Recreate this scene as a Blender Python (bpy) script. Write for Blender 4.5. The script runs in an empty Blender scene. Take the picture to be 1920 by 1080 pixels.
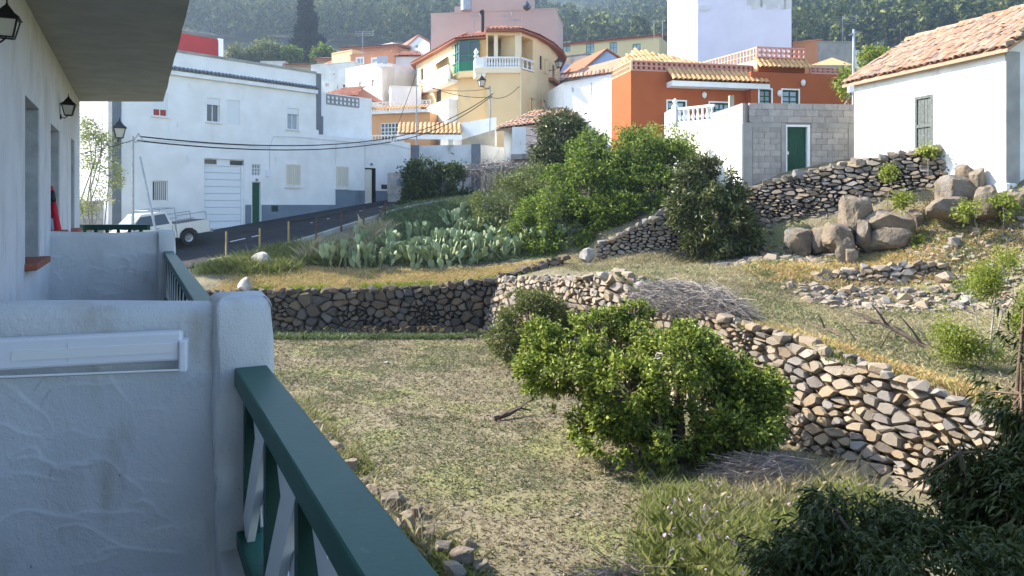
import bpy, bmesh, math, random
import numpy as np
from mathutils import Vector, Matrix
random.seed(11); RN = np.random.default_rng(11)
S = bpy.context.scene; COL = S.collection
EYE = 4.6; F = 1400.0; HZ = 385.0          # eye height over the lower field, focal length and horizon row in photo pixels
R = math.radians
# ------------------------------------------------------------------ camera, sky, sun, exposure
cd = bpy.data.cameras.new('camera'); cam = bpy.data.objects.new('camera', cd); COL.objects.link(cam)
cam.location = (0, 0, EYE); cam.rotation_euler = (R(90), 0, 0)
cd.sensor_width = 36; cd.lens = 36 * F / 1920; cd.shift_y = -(540 - HZ) / 1920
cd.clip_start = 0.05; cd.clip_end = 9000; S.camera = cam
SUN_EL = 37.0; SUN_AZ = 68.0               # degrees above the horizon / to the left of the view
w = bpy.data.worlds.new('World'); S.world = w; w.use_nodes = True
wn = w.node_tree.nodes; wl = w.node_tree.links
bg = wn['Background']; sky = wn.new('ShaderNodeTexSky'); sky.sky_type = 'NISHITA'
sky.sun_disc = False; sky.sun_elevation = R(SUN_EL); sky.sun_rotation = R(360 - SUN_AZ)
sky.air_density = 1.0; sky.dust_density = 1.5; sky.ozone_density = 1.0; sky.altitude = 800
wl.new(sky.outputs[0], bg.inputs[0]); bg.inputs[1].default_value = 0.15
sd = bpy.data.lights.new('sun', 'SUN'); sd.energy = 5.0; sd.angle = R(0.5); sd.color = (1, 0.93, 0.82)
sun = bpy.data.objects.new('sun', sd); COL.objects.link(sun)
to_sun = Vector((-math.sin(R(SUN_AZ)) * math.cos(R(SUN_EL)), math.cos(R(SUN_AZ)) * math.cos(R(SUN_EL)), math.sin(R(SUN_EL))))
sun.rotation_euler = (-to_sun).to_track_quat('-Z', 'Y').to_euler(); sun.location = to_sun * 60
vs = S.view_settings; vs.view_transform = 'Standard'; vs.look = 'None'; vs.gamma = 1; vs.exposure = 1.7; vs.use_curve_mapping = False
S.cycles.max_bounces = 6; S.cycles.diffuse_bounces = 3; S.cycles.transparent_max_bounces = 6; S.cycles.volume_bounces = 0
S.cycles.use_denoising = True
S.cycles.caustics_reflective = False; S.cycles.caustics_refractive = False

# ------------------------------------------------------------------ helpers
def px(x, y, Y):
    """the point that stands Y metres ahead and shows at photo pixel (x, y)"""
    return Vector(((x - 960) / F * Y, Y, EYE + (HZ - y) / F * Y))
def pxz(x, y, z):
    Y = (EYE - z) * F / (y - HZ); return px(x, y, Y)
def lerp(a, b, t): return a + (b - a) * t

def vnoise(P, seed=0):
    P = np.asarray(P, float); I = np.floor(P).astype(np.int64); f = P - I; f = f * f * (3 - 2 * f)
    def h(a, b, c):
        n = (a * 374761393 + b * 668265263 + c * 2147483647 + seed * 144665) & 0xffffffff
        n = ((n ^ (n >> 13)) * 1274126177) & 0xffffffff; n = n ^ (n >> 16)
        return (n & 0xffff) / 32767.5 - 1
    r = 0
    for i in (0, 1):
        for j in (0, 1):
            for k in (0, 1):
                wt = (f[:, 0] if i else 1 - f[:, 0]) * (f[:, 1] if j else 1 - f[:, 1]) * (f[:, 2] if k else 1 - f[:, 2])
                r = r + wt * h(I[:, 0] + i, I[:, 1] + j, I[:, 2] + k)
    return r
def fbm(P, oct=3, seed=0):
    P = np.asarray(P, float); r = 0; a = 1; n = 0
    for o in range(oct):
        r = r + a * vnoise(P * 2 ** o, seed + o); n += a; a *= .5
    return r / n

MATS = {}
def mat(name, c1, c2=None, scale=2.0, rough=.85, bump=.15, bscale=40, rand=0.0, c3=None, spec=.25, metal=0, stain=None, dist=.01, contrast=(.35, .65)):
    m = bpy.data.materials.new(name); MATS[name] = m; m.use_nodes = True
    nt = m.node_tree; N = nt.nodes; L = nt.links; b = N['Principled BSDF']
    b.inputs['Roughness'].default_value = rough; b.inputs['Metallic'].default_value = metal
    b.inputs['Specular IOR Level'].default_value = spec
    geo = N.new('ShaderNodeNewGeometry'); pos = geo.outputs['Position']
    def noise(sc, det=4, sq=1):
        t = N.new('ShaderNodeTexNoise'); t.inputs['Scale'].default_value = sc; t.inputs['Detail'].default_value = det
        if sq != 1:
            vm = N.new('ShaderNodeVectorMath'); vm.operation = 'MULTIPLY'; L.new(pos, vm.inputs[0]); vm.inputs[1].default_value = (1, 1, sq); L.new(vm.outputs[0], t.inputs['Vector'])
        else: L.new(pos, t.inputs['Vector'])
        return t.outputs['Fac']
    def mix(fac, a, bb, typ='MIX'):
        x = N.new('ShaderNodeMix'); x.data_type = 'RGBA'; x.blend_type = typ
        for k, v in ((0, fac), (6, a), (7, bb)):
            if hasattr(v, 'is_linked') or isinstance(v, bpy.types.NodeSocket): L.new(v, x.inputs[k])
            else: x.inputs[k].default_value = v if k == 0 else (*v, 1)
        return x.outputs[2]
    def ramp(v, a, bb):
        x = N.new('ShaderNodeMapRange'); L.new(v, x.inputs[0]); x.inputs[1].default_value = a; x.inputs[2].default_value = bb; return x.outputs[0]
    col = None
    if c2 is not None: col = mix(ramp(noise(scale), *contrast), c1, c2)
    if rand or c3 is not None:
        oi = N.new('ShaderNodeObjectInfo'); ad = N.new('ShaderNodeMath'); ad.operation = 'ADD'
        L.new(oi.outputs['Random'], ad.inputs[0]); L.new(geo.outputs['Random Per Island'], ad.inputs[1])
        fr = N.new('ShaderNodeMath'); fr.operation = 'FRACT'; L.new(ad.outputs[0], fr.inputs[0]); rv = fr.outputs[0]
        if c3 is not None:
            cr = N.new('ShaderNodeValToRGB'); e = cr.color_ramp.elements
            cs = [c3] if not isinstance(c3, list) else c3
            e[0].position = 0; e[0].color = (*cs[0], 1); e[1].position = 1; e[1].color = (*cs[-1], 1)
            for i, c in enumerate(cs[1:-1]): x = e.new((i + 1) / (len(cs) - 1)); x.color = (*c, 1)
            cr.color_ramp.interpolation = 'LINEAR'; L.new(rv, cr.inputs[0])
            col = mix(.75 if col else 1.0, col if col else c1, cr.outputs[0])
        if rand:
            m2 = N.new('ShaderNodeMath'); m2.operation = 'MULTIPLY'; L.new(rv, m2.inputs[0]); m2.inputs[1].default_value = 7.31
            f2 = N.new('ShaderNodeMath'); f2.operation = 'FRACT'; L.new(m2.outputs[0], f2.inputs[0])
            hv = N.new('ShaderNodeHueSaturation'); hv.inputs['Saturation'].default_value = 1
            mr = N.new('ShaderNodeMapRange'); mr.inputs[3].default_value = 1 - rand; mr.inputs[4].default_value = 1 + rand; L.new(f2.outputs[0], mr.inputs[0])
            L.new(mr.outputs[0], hv.inputs['Value'])
            if col: L.new(col, hv.inputs['Color'])
            else: hv.inputs['Color'].default_value = (*c1, 1)
            col = hv.outputs[0]
    for sc, lo, hi, c in ([] if stain is None else stain if isinstance(stain, list) else [stain]):
        col = mix(ramp(noise(sc, 6, .35 if sc < 20 else 1), lo, hi), col if col else c1, c)
    if col: L.new(col, b.inputs['Base Color'])
    else: b.inputs['Base Color'].default_value = (*c1, 1)
    if bump:
        bn = N.new('ShaderNodeBump'); bn.inputs['Strength'].default_value = min(1, bump); bn.inputs['Distance'].default_value = dist
        L.new(noise(bscale, 5), bn.inputs['Height']); L.new(bn.outputs[0], b.inputs['Normal'])
    return m
def leafmat(name, cols, rough=.55, trans=.35, spec=.3):
    m = bpy.data.materials.new(name); MATS[name] = m; m.use_nodes = True
    nt = m.node_tree; N = nt.nodes; L = nt.links; b = N['Principled BSDF']
    geo = N.new('ShaderNodeNewGeometry'); cr = N.new('ShaderNodeValToRGB'); e = cr.color_ramp.elements
    e[0].color = (*cols[0], 1); e[1].color = (*cols[-1], 1)
    for i, c in enumerate(cols[1:-1]): x = e.new((i + 1) / (len(cols) - 1)); x.color = (*c, 1)
    L.new(geo.outputs['Random Per Island'], cr.inputs[0]); L.new(cr.outputs[0], b.inputs['Base Color'])
    b.inputs['Roughness'].default_value = rough; b.inputs['Specular IOR Level'].default_value = spec
    if trans:
        t = N.new('ShaderNodeBsdfTranslucent'); mx = N.new('ShaderNodeMixShader'); mx.inputs[0].default_value = trans
        L.new(cr.outputs[0], t.inputs[0]); L.new(b.outputs[0], mx.inputs[1]); L.new(t.outputs[0], mx.inputs[2])
        L.new(mx.outputs[0], N['Material Output'].inputs[0])
    return m
def glassmat(name, c=(.03, .04, .05), rough=.08):
    m = mat(name, c, rough=rough, bump=0, spec=.6); return m

class MB:
    def __init__(s): s.v = []; s.f = []; s.m = []
    def add(s, vs, fs, m=0):
        o = len(s.v); s.v += [tuple(v) for v in vs]
        for f in fs: s.f.append(tuple(i + o for i in f)); s.m.append(m)
        return s
    def quad(s, a, b, c, d, m=0): return s.add([a, b, c, d], [(0, 1, 2, 3)], m)
    def hexa(s, p, m=0):   # 4 bottom + 4 top points
        return s.add(p, [(3, 2, 1, 0), (4, 5, 6, 7), (0, 1, 5, 4), (1, 2, 6, 5), (2, 3, 7, 6), (3, 0, 4, 7)], m)
    def box(s, c, d, rz=0, m=0):
        c = Vector(c); q = Matrix.Rotation(rz, 3, 'Z'); x, y, z = d[0] / 2, d[1] / 2, d[2] / 2
        return s.hexa([c + q @ Vector(k) for k in ((-x, -y, -z), (x, -y, -z), (x, y, -z), (-x, y, -z), (-x, -y, z), (x, -y, z), (x, y, z), (-x, y, z))], m)
    def beam(s, a, b, wd, h, up=(0, 0, 1), m=0):
        a = Vector(a); b = Vector(b); d = (b - a).normalized(); u = Vector(up)
        sd_ = d.cross(u)
        if sd_.length < 1e-4: sd_ = d.cross(Vector((1, 0, 0)))
        sd_.normalize(); u = sd_.cross(d); X = sd_ * wd / 2; Z = u * h / 2
        return s.hexa([a - X - Z, a + X - Z, b + X - Z, b - X - Z, a - X + Z, a + X + Z, b + X + Z, b - X + Z], m)
    def prism(s, poly, z0, z1, m=0):
        n = len(poly); vs_ = [(p[0], p[1], z0) for p in poly] + [(p[0], p[1], z1) for p in poly]
        return s.add(vs_, [tuple(range(n - 1, -1, -1)), tuple(range(n, 2 * n))] + [(i, (i + 1) % n, n + (i + 1) % n, n + i) for i in range(n)], m)
    def tube(s, pts, rs, n=6, m=0, cap=True):
        pts = [Vector(p) for p in pts]
        if not hasattr(rs, '__len__'): rs = [rs] * len(pts)
        vs_ = []; ref = None
        for i, p in enumerate(pts):
            d = (pts[min(i + 1, len(pts) - 1)] - pts[max(i - 1, 0)])
            if d.length < 1e-6: d = Vector((0, 0, 1))
            d.normalize()
            if ref is None: ref = Vector((1, 0, 0)) if abs(d.x) < .8 else Vector((0, 1, 0))
            a = (ref - d * ref.dot(d)).normalized(); ref = a; b = d.cross(a)
            for k in range(n):
                t = 2 * math.pi * k / n; vs_.append(p + (a * math.cos(t) + b * math.sin(t)) * rs[i])
        fs = [(i * n + k, i * n + (k + 1) % n, (i + 1) * n + (k + 1) % n, (i + 1) * n + k) for i in range(len(pts) - 1) for k in range(n)]
        if cap: fs += [tuple(range(n - 1, -1, -1)), tuple((len(pts) - 1) * n + k for k in range(n))]
        return s.add(vs_, fs, m)
    def lathe(s, c, prof, n=10, m=0):
        c = Vector(c); return s.tube([c + Vector((0, 0, z)) for r, z in prof], [r for r, z in prof], n, m)
    def build(s, name, mt, parent=None, smooth=False, bevel=0):
        me = bpy.data.meshes.new(name); me.from_pydata(s.v, [], s.f); 
        for mm in (mt if isinstance(mt, (list, tuple)) else [mt]): me.materials.append(MATS[mm])
        if any(s.m): me.polygons.foreach_set('material_index', s.m)
        if smooth: me.polygons.foreach_set('use_smooth', [True] * len(me.polygons))
        o = link(name, me, parent)
        if bevel:
            md = o.modifiers.new('bevel', 'BEVEL'); md.width = bevel; md.segments = 2; md.limit_method = 'ANGLE'
        return o
def link(name, me, parent=None, mx=None):
    o = bpy.data.objects.new(name, me); COL.objects.link(o)
    if mx is not None: o.matrix_basis = mx
    if parent is not None:
        o.parent = parent
        if parent.type == 'EMPTY': o.matrix_parent_inverse = Matrix.Translation(-Vector(parent.location))
    return o
def tag(o, label, cat=None, group=None, kind=None):
    if label: o['label'] = label
    if cat: o['category'] = cat
    if group: o['group'] = group
    if kind: o['kind'] = kind
    return o
def thing(name, label, cat, loc, group=None):
    o = bpy.data.objects.new(name, None); COL.objects.link(o); o.location = loc; o.empty_display_size = .2
    return tag(o, label, cat, group)
def structure(o): o['kind'] = 'structure'; return o
def np_mesh(name, V, Fq, mt, parent=None, smooth=False, link_it=True):
    me = bpy.data.meshes.new(name); V = np.ascontiguousarray(V, dtype=np.float32); Fq = np.ascontiguousarray(Fq, dtype=np.int32)
    n, k = Fq.shape
    me.vertices.add(len(V)); me.vertices.foreach_set('co', V.ravel())
    me.loops.add(n * k); me.loops.foreach_set('vertex_index', Fq.ravel())
    me.polygons.add(n); me.polygons.foreach_set('loop_start', np.arange(0, n * k, k, dtype=np.int32))
    me.polygons.foreach_set('use_smooth', np.full(n, smooth))
    me.update(calc_edges=True); me.validate(); me.materials.append(MATS[mt])
    return link(name, me, parent) if link_it else me

class Fac:
    """a vertical wall plane from plan point p0 to p1, p0 on the left for someone outside"""
    def __init__(s, p0, p1):
        s.o = Vector(p0[:2]); e = Vector(p1[:2]) - s.o; s.L = e.length; s.d = e.normalized(); s.n = Vector((s.d.y, -s.d.x))
    def P(s, u, z, out=0): q = s.o + s.d * u + s.n * out; return Vector((q.x, q.y, z))
    def hit(s, x, y):
        rx = (x - 960) / F; a = s.d; den = a.x - rx * a.y
        u = (rx * s.o.y - s.o.x) / den; k = s.o.y + u * a.y
        return u, EYE + (HZ - y) / F * k
    def rect(s, x0, y0, x1, y1):
        ym = (y0 + y1) / 2; xm = (x0 + x1) / 2
        return (s.hit(x0, ym)[0], s.hit(x1, ym)[0], s.hit(xm, y1)[1], s.hit(xm, y0)[1])
    def box(s, mb, u0, u1, z0, z1, o0, o1, m=0):
        mb.hexa([s.P(u0, z0, o1), s.P(u1, z0, o1), s.P(u1, z0, o0), s.P(u0, z0, o0), s.P(u0, z1, o1), s.P(u1, z1, o1), s.P(u1, z1, o0), s.P(u0, z1, o0)], m)
def panel(mb, fc, u0, u1, z0, z1, ops=(), depth=.18, m=0, back=True):
    us = sorted({u0, u1, *[min(max(v, u0), u1) for o in ops for v in o[:2]]}); zs = sorted({z0, z1, *[min(max(v, z0), z1) for o in ops for v in o[2:4]]})
    for a, b in zip(us, us[1:]):
        for c, d in zip(zs, zs[1:]):
            if b - a < 1e-5 or d - c < 1e-5: continue
            um, zm = (a + b) / 2, (c + d) / 2
            if any(o[0] < um < o[1] and o[2] < zm < o[3] for o in ops): continue
            mb.quad(fc.P(a, c), fc.P(b, c), fc.P(b, d), fc.P(a, d), m)
    for o in ops:
        a, b, c, d = o[:4]; dp = o[4] if len(o) > 4 else depth
        mb.quad(fc.P(a, c), fc.P(a, d), fc.P(a, d, -dp), fc.P(a, c, -dp), m); mb.quad(fc.P(b, d), fc.P(b, c), fc.P(b, c, -dp), fc.P(b, d, -dp), m)
        mb.quad(fc.P(a, d), fc.P(b, d), fc.P(b, d, -dp), fc.P(a, d, -dp), m); mb.quad(fc.P(b, c), fc.P(a, c), fc.P(a, c, -dp), fc.P(b, c, -dp), m)
        if back: mb.quad(fc.P(a, c, -dp), fc.P(b, c, -dp), fc.P(b, d, -dp), fc.P(a, d, -dp), m)
def shell(mb, poly, z0, z1, ops={}, m=0, top=True, depth=.18):
    """walls round a counterclockwise plan, openings by edge number"""
    fs = []
    for i in range(len(poly)):
        fc = Fac(poly[i], poly[(i + 1) % len(poly)]); fs.append(fc)
        panel(mb, fc, 0, fc.L, z0, z1, ops.get(i, ()), depth, m)
    if top: mb.add([(p[0], p[1], z1) for p in poly], [tuple(range(len(poly)))], m)
    return fs
def window(parent, fc, r, kind='sash', nx=2, ny=1, fw=.06, depth=.14, frame='white_paint', glass='dark_glass', surround=None, sw=.1, sill=None):
    """window of a facade: frame with mullions, pane as sub-part"""
    u0, u1, z0, z1 = r[:4]; mb = MB(); o0, o1 = -depth, -depth + .05
    if kind in ('sash', 'grid', 'bars', 'door'):  # depth: how far the frame sits back in its reveal
        for a, b, c, d in ((u0, u0 + fw, z0, z1), (u1 - fw, u1, z0, z1), (u0 + fw, u1 - fw, z0, z0 + fw), (u0 + fw, u1 - fw, z1 - fw, z1)): fc.box(mb, a, b, c, d, o0, o1)
        iu, iz = (u1 - u0 - 2 * fw), (z1 - z0 - 2 * fw)
        for k in range(1, nx):
            c = u0 + fw + iu * k / nx; t = .013 if kind == 'bars' else fw * .42; fc.box(mb, c - t, c + t, z0 + fw, z1 - fw, o0 + .005, o1 + (.06 if kind == 'bars' else -.003))
        for k in range(1, ny):
            c = z0 + fw + iz * k / ny; t = fw * .36; fc.box(mb, u0 + fw, u1 - fw, c - t, c + t, o0 + .008, o1 - .006)
    elif kind == 'shutter':
        md = (u0 + u1) / 2
        for a, b in ((u0, md - .015), (md + .015, u1)):
            for p, q, c, d in ((a, a + fw, z0, z1), (b - fw, b, z0, z1), (a + fw, b - fw, z0, z0 + fw), (a + fw, b - fw, z1 - fw, z1)): fc.box(mb, p, q, c, d, .0, .05)
            k = z0 + fw
            while k < z1 - fw - .02:
                mb.hexa([fc.P(a + fw, k, .045), fc.P(b - fw, k, .045), fc.P(b - fw, k + .01, .005), fc.P(a + fw, k + .01, .005), fc.P(a + fw, k + .015, .045), fc.P(b - fw, k + .015, .045), fc.P(b - fw, k + .075, .005), fc.P(a + fw, k + .075, .005)]); k += .075
    wd = mb.build('window' if kind != 'door' else 'door', frame, parent)
    if kind != 'shutter':
        g = MB(); fc.box(g, u0 + .01, u1 - .01, z0 + .01, z1 - .01, o0 - .02, o0 + .012); g.build('pane', glass, wd)
    if surround:
        t = MB()
        for a, b, c, d in ((u0 - sw, u0, z0 - sw, z1 + sw), (u1, u1 + sw, z0 - sw, z1 + sw), (u0, u1, z1, z1 + sw), (u0, u1, z0 - sw, z0)): fc.box(t, a, b, c, d, -.02, .03)
        t.build('surround', surround, wd)
    if sill:
        t = MB(); fc.box(t, u0 - .08, u1 + .08, z0 - .06, z0, -depth, .1); t.build('sill', sill, wd)
    return wd

# ------------------------------------------------------------------ shared small meshes: stones, tiles, blocks
def hull_mesh(name, pts, mt):
    bm = bmesh.new()
    for p in pts: bm.verts.new(p)
    r = bmesh.ops.convex_hull(bm, input=bm.verts)
    bmesh.ops.delete(bm, geom=list({g for g in r['geom_interior'] + r['geom_unused'] if isinstance(g, bmesh.types.BMVert)}), context='VERTS')
    bmesh.ops.recalc_face_normals(bm, faces=bm.faces)
    me = bpy.data.meshes.new(name); bm.to_mesh(me); bm.free(); me.materials.append(MATS[mt]); return me
def stone_points(n=18, sq=.55):
    P = RN.normal(size=(n, 3)); P /= np.linalg.norm(P, axis=1)[:, None]
    P = np.sign(P) * np.abs(P) ** sq; P /= np.abs(P).max(axis=0); return P * RN.uniform(.82, 1.05, (n, 1))
def stone_set(mt, count=14, sq=.6, n=18): return [hull_mesh('stone', stone_points(n, sq), mt) for _ in range(count)]
def mesh_arrays(me):
    me.calc_loop_triangles(); v = np.empty(len(me.vertices) * 3); me.vertices.foreach_get('co', v)
    t = np.empty(len(me.loop_triangles) * 3, int); me.loop_triangles.foreach_get('vertices', t); return v.reshape(-1, 3), t.reshape(-1, 3)
def merged(name, items, mt, parent=None, smooth=False):
    """many small pieces too small to pick apart, one mesh; items: (mesh, matrix)"""
    c = {}; V = []; T = []; o = 0
    for me, mx in items:
        if me.name not in c: c[me.name] = mesh_arrays(me)
        v, t = c[me.name]; A = np.array(mx); V.append(v @ A[:3, :3].T + A[:3, 3]); T.append(t + o); o += len(v)
    return np_mesh(name, np.concatenate(V), np.concatenate(T), mt, parent, smooth)
def boulder_mesh(mt, seed, sub=3):
    bm = bmesh.new(); bmesh.ops.create_icosphere(bm, subdivisions=sub, radius=1); g = np.random.default_rng(seed)
    V = np.array([v.co[:] for v in bm.verts])
    for _ in range(15):
        n = g.normal(size=3); n /= np.linalg.norm(n); d = g.uniform(.5, .86); V -= np.maximum(0, V @ n - d)[:, None] * n
    V *= (1 + .09 * fbm(V * 2.6 + seed * 3.1, 4, seed))[:, None]
    V *= (1 + .035 * fbm(V * 9 + seed, 3, seed + 5) - .05 * np.maximum(0, .12 - np.abs(fbm(V * 1.7 + 3 * seed, 2, seed + 8))) / .12)[:, None]
    for v, c in zip(bm.verts, V): v.co = c
    me = bpy.data.meshes.new('boulder'); bm.to_mesh(me); bm.free(); me.materials.append(MATS[mt])
    me.polygons.foreach_set('use_smooth', [sub > 2] * len(me.polygons)); me.set_sharp_from_angle(angle=R(24)); return me
def basis(X, Y, Z, o):
    return Matrix(((X[0], Y[0], Z[0], o[0]), (X[1], Y[1], Z[1], o[1]), (X[2], Y[2], Z[2], o[2]), (0, 0, 0, 1)))

# ------------------------------------------------------------------ materials
W8 = (.80, .80, .78)
mat('white_paint', W8, (.72, .72, .69), 1.2, .8, .12, 25, stain=[(.9, .60, .95, (.64, .63, .59)), (3.5, .64, .9, (.58, .57, .53))])
mat('white_plaster', (.63, .65, .67), (.55, .575, .60), 2.5, .8, .6, 130, stain=[(2.2, .56, .80, (.44, .44, .42)), (7, .60, .80, (.42, .41, .37)), (75, .70, .76, (.22, .22, .21))], dist=.005)
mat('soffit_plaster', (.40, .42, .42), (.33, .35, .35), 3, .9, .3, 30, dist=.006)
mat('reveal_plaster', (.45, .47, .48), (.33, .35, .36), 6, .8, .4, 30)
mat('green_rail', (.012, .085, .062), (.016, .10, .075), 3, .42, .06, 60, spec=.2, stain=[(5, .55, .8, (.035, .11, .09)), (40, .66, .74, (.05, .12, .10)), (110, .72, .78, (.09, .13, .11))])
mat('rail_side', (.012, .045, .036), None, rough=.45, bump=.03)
mat('white_slat', (.74, .76, .77), None, rough=.4, bump=.05)
mat('plastic', (.72, .74, .80), None, rough=.35, bump=0)
mat('black_metal', (.015, .016, .018), None, rough=.4, bump=.05)
mat('grey_metal', (.36, .38, .40), (.28, .30, .32), 6, .45, .05, metal=.6)
mat('lamp_glass', (.50, .47, .40), None, rough=.3, bump=0)
mat('brick_sill', (.32, .11, .065), (.25, .09, .06), 14, .8, .2)
mat('red_cloth', (.50, .02, .04), None, rough=.7, bump=.1)
mat('dark_glass', (.035, .045, .055), None, rough=.12, bump=0, spec=.6)
mat('pale_glass', (.30, .36, .40), (.22, .27, .31), 2, .15, 0, spec=.6)
mat('curtain_red', (.35, .07, .05), None, rough=.8, bump=.1)
mat('grey_trim', (.17, .19, .21), (.14, .16, .18), 2, .8, .1)
mat('blue_grey_plinth', (.19, .23, .27), (.15, .19, .23), 1.2, .85, .15, stain=(1.5, .6, .75, (.11, .13, .15)))
mat('garage_metal', (.72, .75, .76), None, rough=.5, bump=.02)
mat('door_green', (.012, .085, .045), (.010, .07, .04), 4, .5, .05)
mat('cream_metal', (.66, .62, .52), None, rough=.5, bump=.03)
mat('shutter_grey', (.55, .57, .57), None, rough=.6, bump=.05)
mat('asphalt', (.022, .023, .025), (.033, .033, .034), 1.3, .9, .4, 90, stain=(.35, .55, .75, (.028, .028, .03)))
mat('road_paint', (.7, .7, .68), None, rough=.7, bump=.1)
mat('concrete', (.36, .35, .32), (.27, .265, .25), 1.5, .9, .3, 25, stain=(1.1, .58, .75, (.19, .18, .17)))
mat('block', (.40, .37, .34), (.32, .30, .28), 5, .95, .5, 60, rand=.14)
mat('block_mortar', (.20, .19, .175), None, rough=.95, bump=.4)
mat('old_plaster', (.78, .77, .73), (.66, .64, .58), 1.5, .85, .35, 14, stain=(1.3, .62, .75, (.40, .36, .30)))
mat('peeling_plaster', (.62, .63, .62), (.48, .49, .49), 1.0, .85, .35, 12, stain=(1.8, .6, .7, (.28, .26, .24)))
mat('yellow_wall', (.78, .58, .32), (.72, .53, .29), .8, .85, .15, stain=[(1.2, .6, .9, (.62, .47, .28))])
mat('yellow_light', (.78, .66, .46), None, rough=.85, bump=.1)
mat('orange_wall', (.37, .095, .027), (.33, .085, .025), .9, .85, .2, 30, stain=[(1.1, .58, .85, (.34, .11, .045))])
mat('orange_dull', (.55, .25, .13), (.50, .22, .12), 1, .85, .1)
mat('apricot_wall', (.62, .33, .16), None, rough=.85, bump=.1)
mat('pink_wall', (.49, .37, .32), (.45, .34, .30), .6, .9, .15)
mat('school_wall', (.60, .50, .28), (.56, .46, .26), .5, .85, .1)
mat('lavender_wall', (.70, .69, .78), (.64, .63, .72), .6, .85, .12, stain=(.6, .66, .8, (.5, .49, .55)))
mat('blue_wall', (.42, .50, .66), None, rough=.85, bump=.1)
mat('red_wall', (.36, .045, .04), (.31, .04, .04), 1, .8, .1)
mat('tan_block', (.42, .36, .26), (.36, .31, .22), 3, .9, .3)
mat('roof_tile', (.48, .19, .10), c3=[(.32, .11, .06), (.44, .18, .10), (.37, .15, .09), (.26, .10, .065)], rough=.9, bump=.3, bscale=30, rand=.12)
mat('old_tile', (.45, .20, .12), c3=[(.33, .165, .10), (.40, .23, .145), (.36, .215, .14), (.25, .18, .14), (.41, .27, .18)], rough=.95, bump=.5, bscale=40, rand=.2, stain=(6, .56, .70, (.33, .31, .25)))
mat('gold_tile', (.70, .36, .10), c3=[(.48, .26, .10), (.58, .345, .15), (.52, .29, .125)], rough=.6, bump=.1, rand=.08)
mat('lattice_pink', (.62, .33, .26), None, rough=.85, bump=.1)
mat('lattice_cream', (.74, .50, .30), None, rough=.85, bump=.1)
mat('lattice_grey', (.25, .25, .26), None, rough=.85, bump=.1)
mat('green_wood', (.02, .16, .09), None, rough=.5, bump=.05)
mat('old_wood', (.15, .165, .15), (.09, .10, .095), 14, .9, .4, 50)
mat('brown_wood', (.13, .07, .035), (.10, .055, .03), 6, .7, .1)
mat('post_wood', (.42, .30, .13), (.35, .24, .10), 9, .85, .2)
mat('cable', (.012, .012, .013), None, rough=.6, bump=0)
mat('solar', (.16, .18, .20), None, rough=.2, bump=0, spec=.6)
mat('awning', (.70, .68, .62), None, rough=.8, bump=.1)
mat('truck_paint', (.66, .64, .57), (.62, .60, .53), 2, .35, .02, spec=.5, stain=(3, .62, .8, (.45, .41, .33)))
mat('tyre', (.02, .02, .021), None, rough=.85, bump=.2)
mat('hub', (.30, .30, .30), None, rough=.4, bump=0, metal=.7)
mat('tail_lamp', (.45, .02, .02), None, rough=.3, bump=0)
mat('bark', (.17, .12, .085), (.11, .08, .06), 8, .95, .6, 40, dist=.02)
mat('grey_bark', (.33, .30, .27), (.22, .20, .18), 6, .95, .4, 40)
mat('twig', (.36, .32, .29), c3=[(.30, .27, .25), (.20, .175, .16), (.36, .31, .27)], rough=.95, bump=0)
mat('dead_branch', (.14, .105, .085), (.10, .075, .06), 7, .95, .4)
STN = [(.22, .18, .13), (.28, .235, .18), (.14, .128, .12), (.30, .23, .145), (.18, .172, .17), (.25, .185, .115)]
mat('field_stone', (.21, .175, .14), (.15, .13, .11), 9, .92, .5, 28, c3=STN, rand=.2, dist=.02)
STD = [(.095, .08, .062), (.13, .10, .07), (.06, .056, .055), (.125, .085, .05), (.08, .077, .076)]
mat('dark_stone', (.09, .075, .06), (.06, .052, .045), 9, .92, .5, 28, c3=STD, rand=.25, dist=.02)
STL = [(.255, .195, .13), (.31, .24, .16), (.17, .163, .158), (.28, .205, .125), (.20, .195, .19), (.33, .265, .19)]
mat('light_stone', (.27, .21, .15), (.20, .16, .12), 8, .92, .5, 26, c3=STL, rand=.18, dist=.02)
mat('boulder', (.225, .175, .12), (.13, .108, .085), 2.2, .95, .9, 9, rand=.12, stain=(2, .55, .72, (.22, .205, .185)), dist=.05)
mat('pale_boulder', (.40, .37, .33), (.27, .245, .22), 4, .92, .5, 14, dist=.03)
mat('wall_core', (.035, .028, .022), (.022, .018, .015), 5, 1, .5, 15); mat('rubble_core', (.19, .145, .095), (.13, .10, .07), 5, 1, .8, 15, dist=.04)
mat('soil', (.195, .165, .10), (.14, .118, .072), 1.1, 1, .9, 9, stain=(.55, .50, .64, (.185, .18, .075)), dist=.06, contrast=(.4, .6))
mat('mountain_soil', (.06, .07, .035), (.10, .085, .05), .02, 1, 0)
mat('lowland_soil', (.14, .13, .08), (.10, .11, .06), .01, 1, 0)
leafmat('leaf_fig', [(.035, .055, .010), (.10, .145, .02), (.19, .245, .033), (.29, .34, .05), (.38, .40, .08)], trans=.34)
leafmat('leaf_olive', [(.07, .09, .025), (.13, .15, .035), (.19, .20, .05)], trans=.3)
leafmat('leaf_shrub', [(.035, .06, .010), (.10, .16, .02), (.18, .25, .032), (.28, .34, .055)], trans=.34)
leafmat('leaf_greygreen', [(.08, .11, .03), (.14, .17, .045), (.21, .23, .07)], trans=.3)
leafmat('leaf_loquat', [(.03, .045, .012), (.07, .09, .025), (.13, .145, .045), (.22, .22, .09)], rough=.4, trans=.15)
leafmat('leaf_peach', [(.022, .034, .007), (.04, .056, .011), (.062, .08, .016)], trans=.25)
leafmat('leaf_lime', [(.16, .21, .025), (.23, .27, .035), (.28, .30, .06)], trans=.4)
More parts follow.
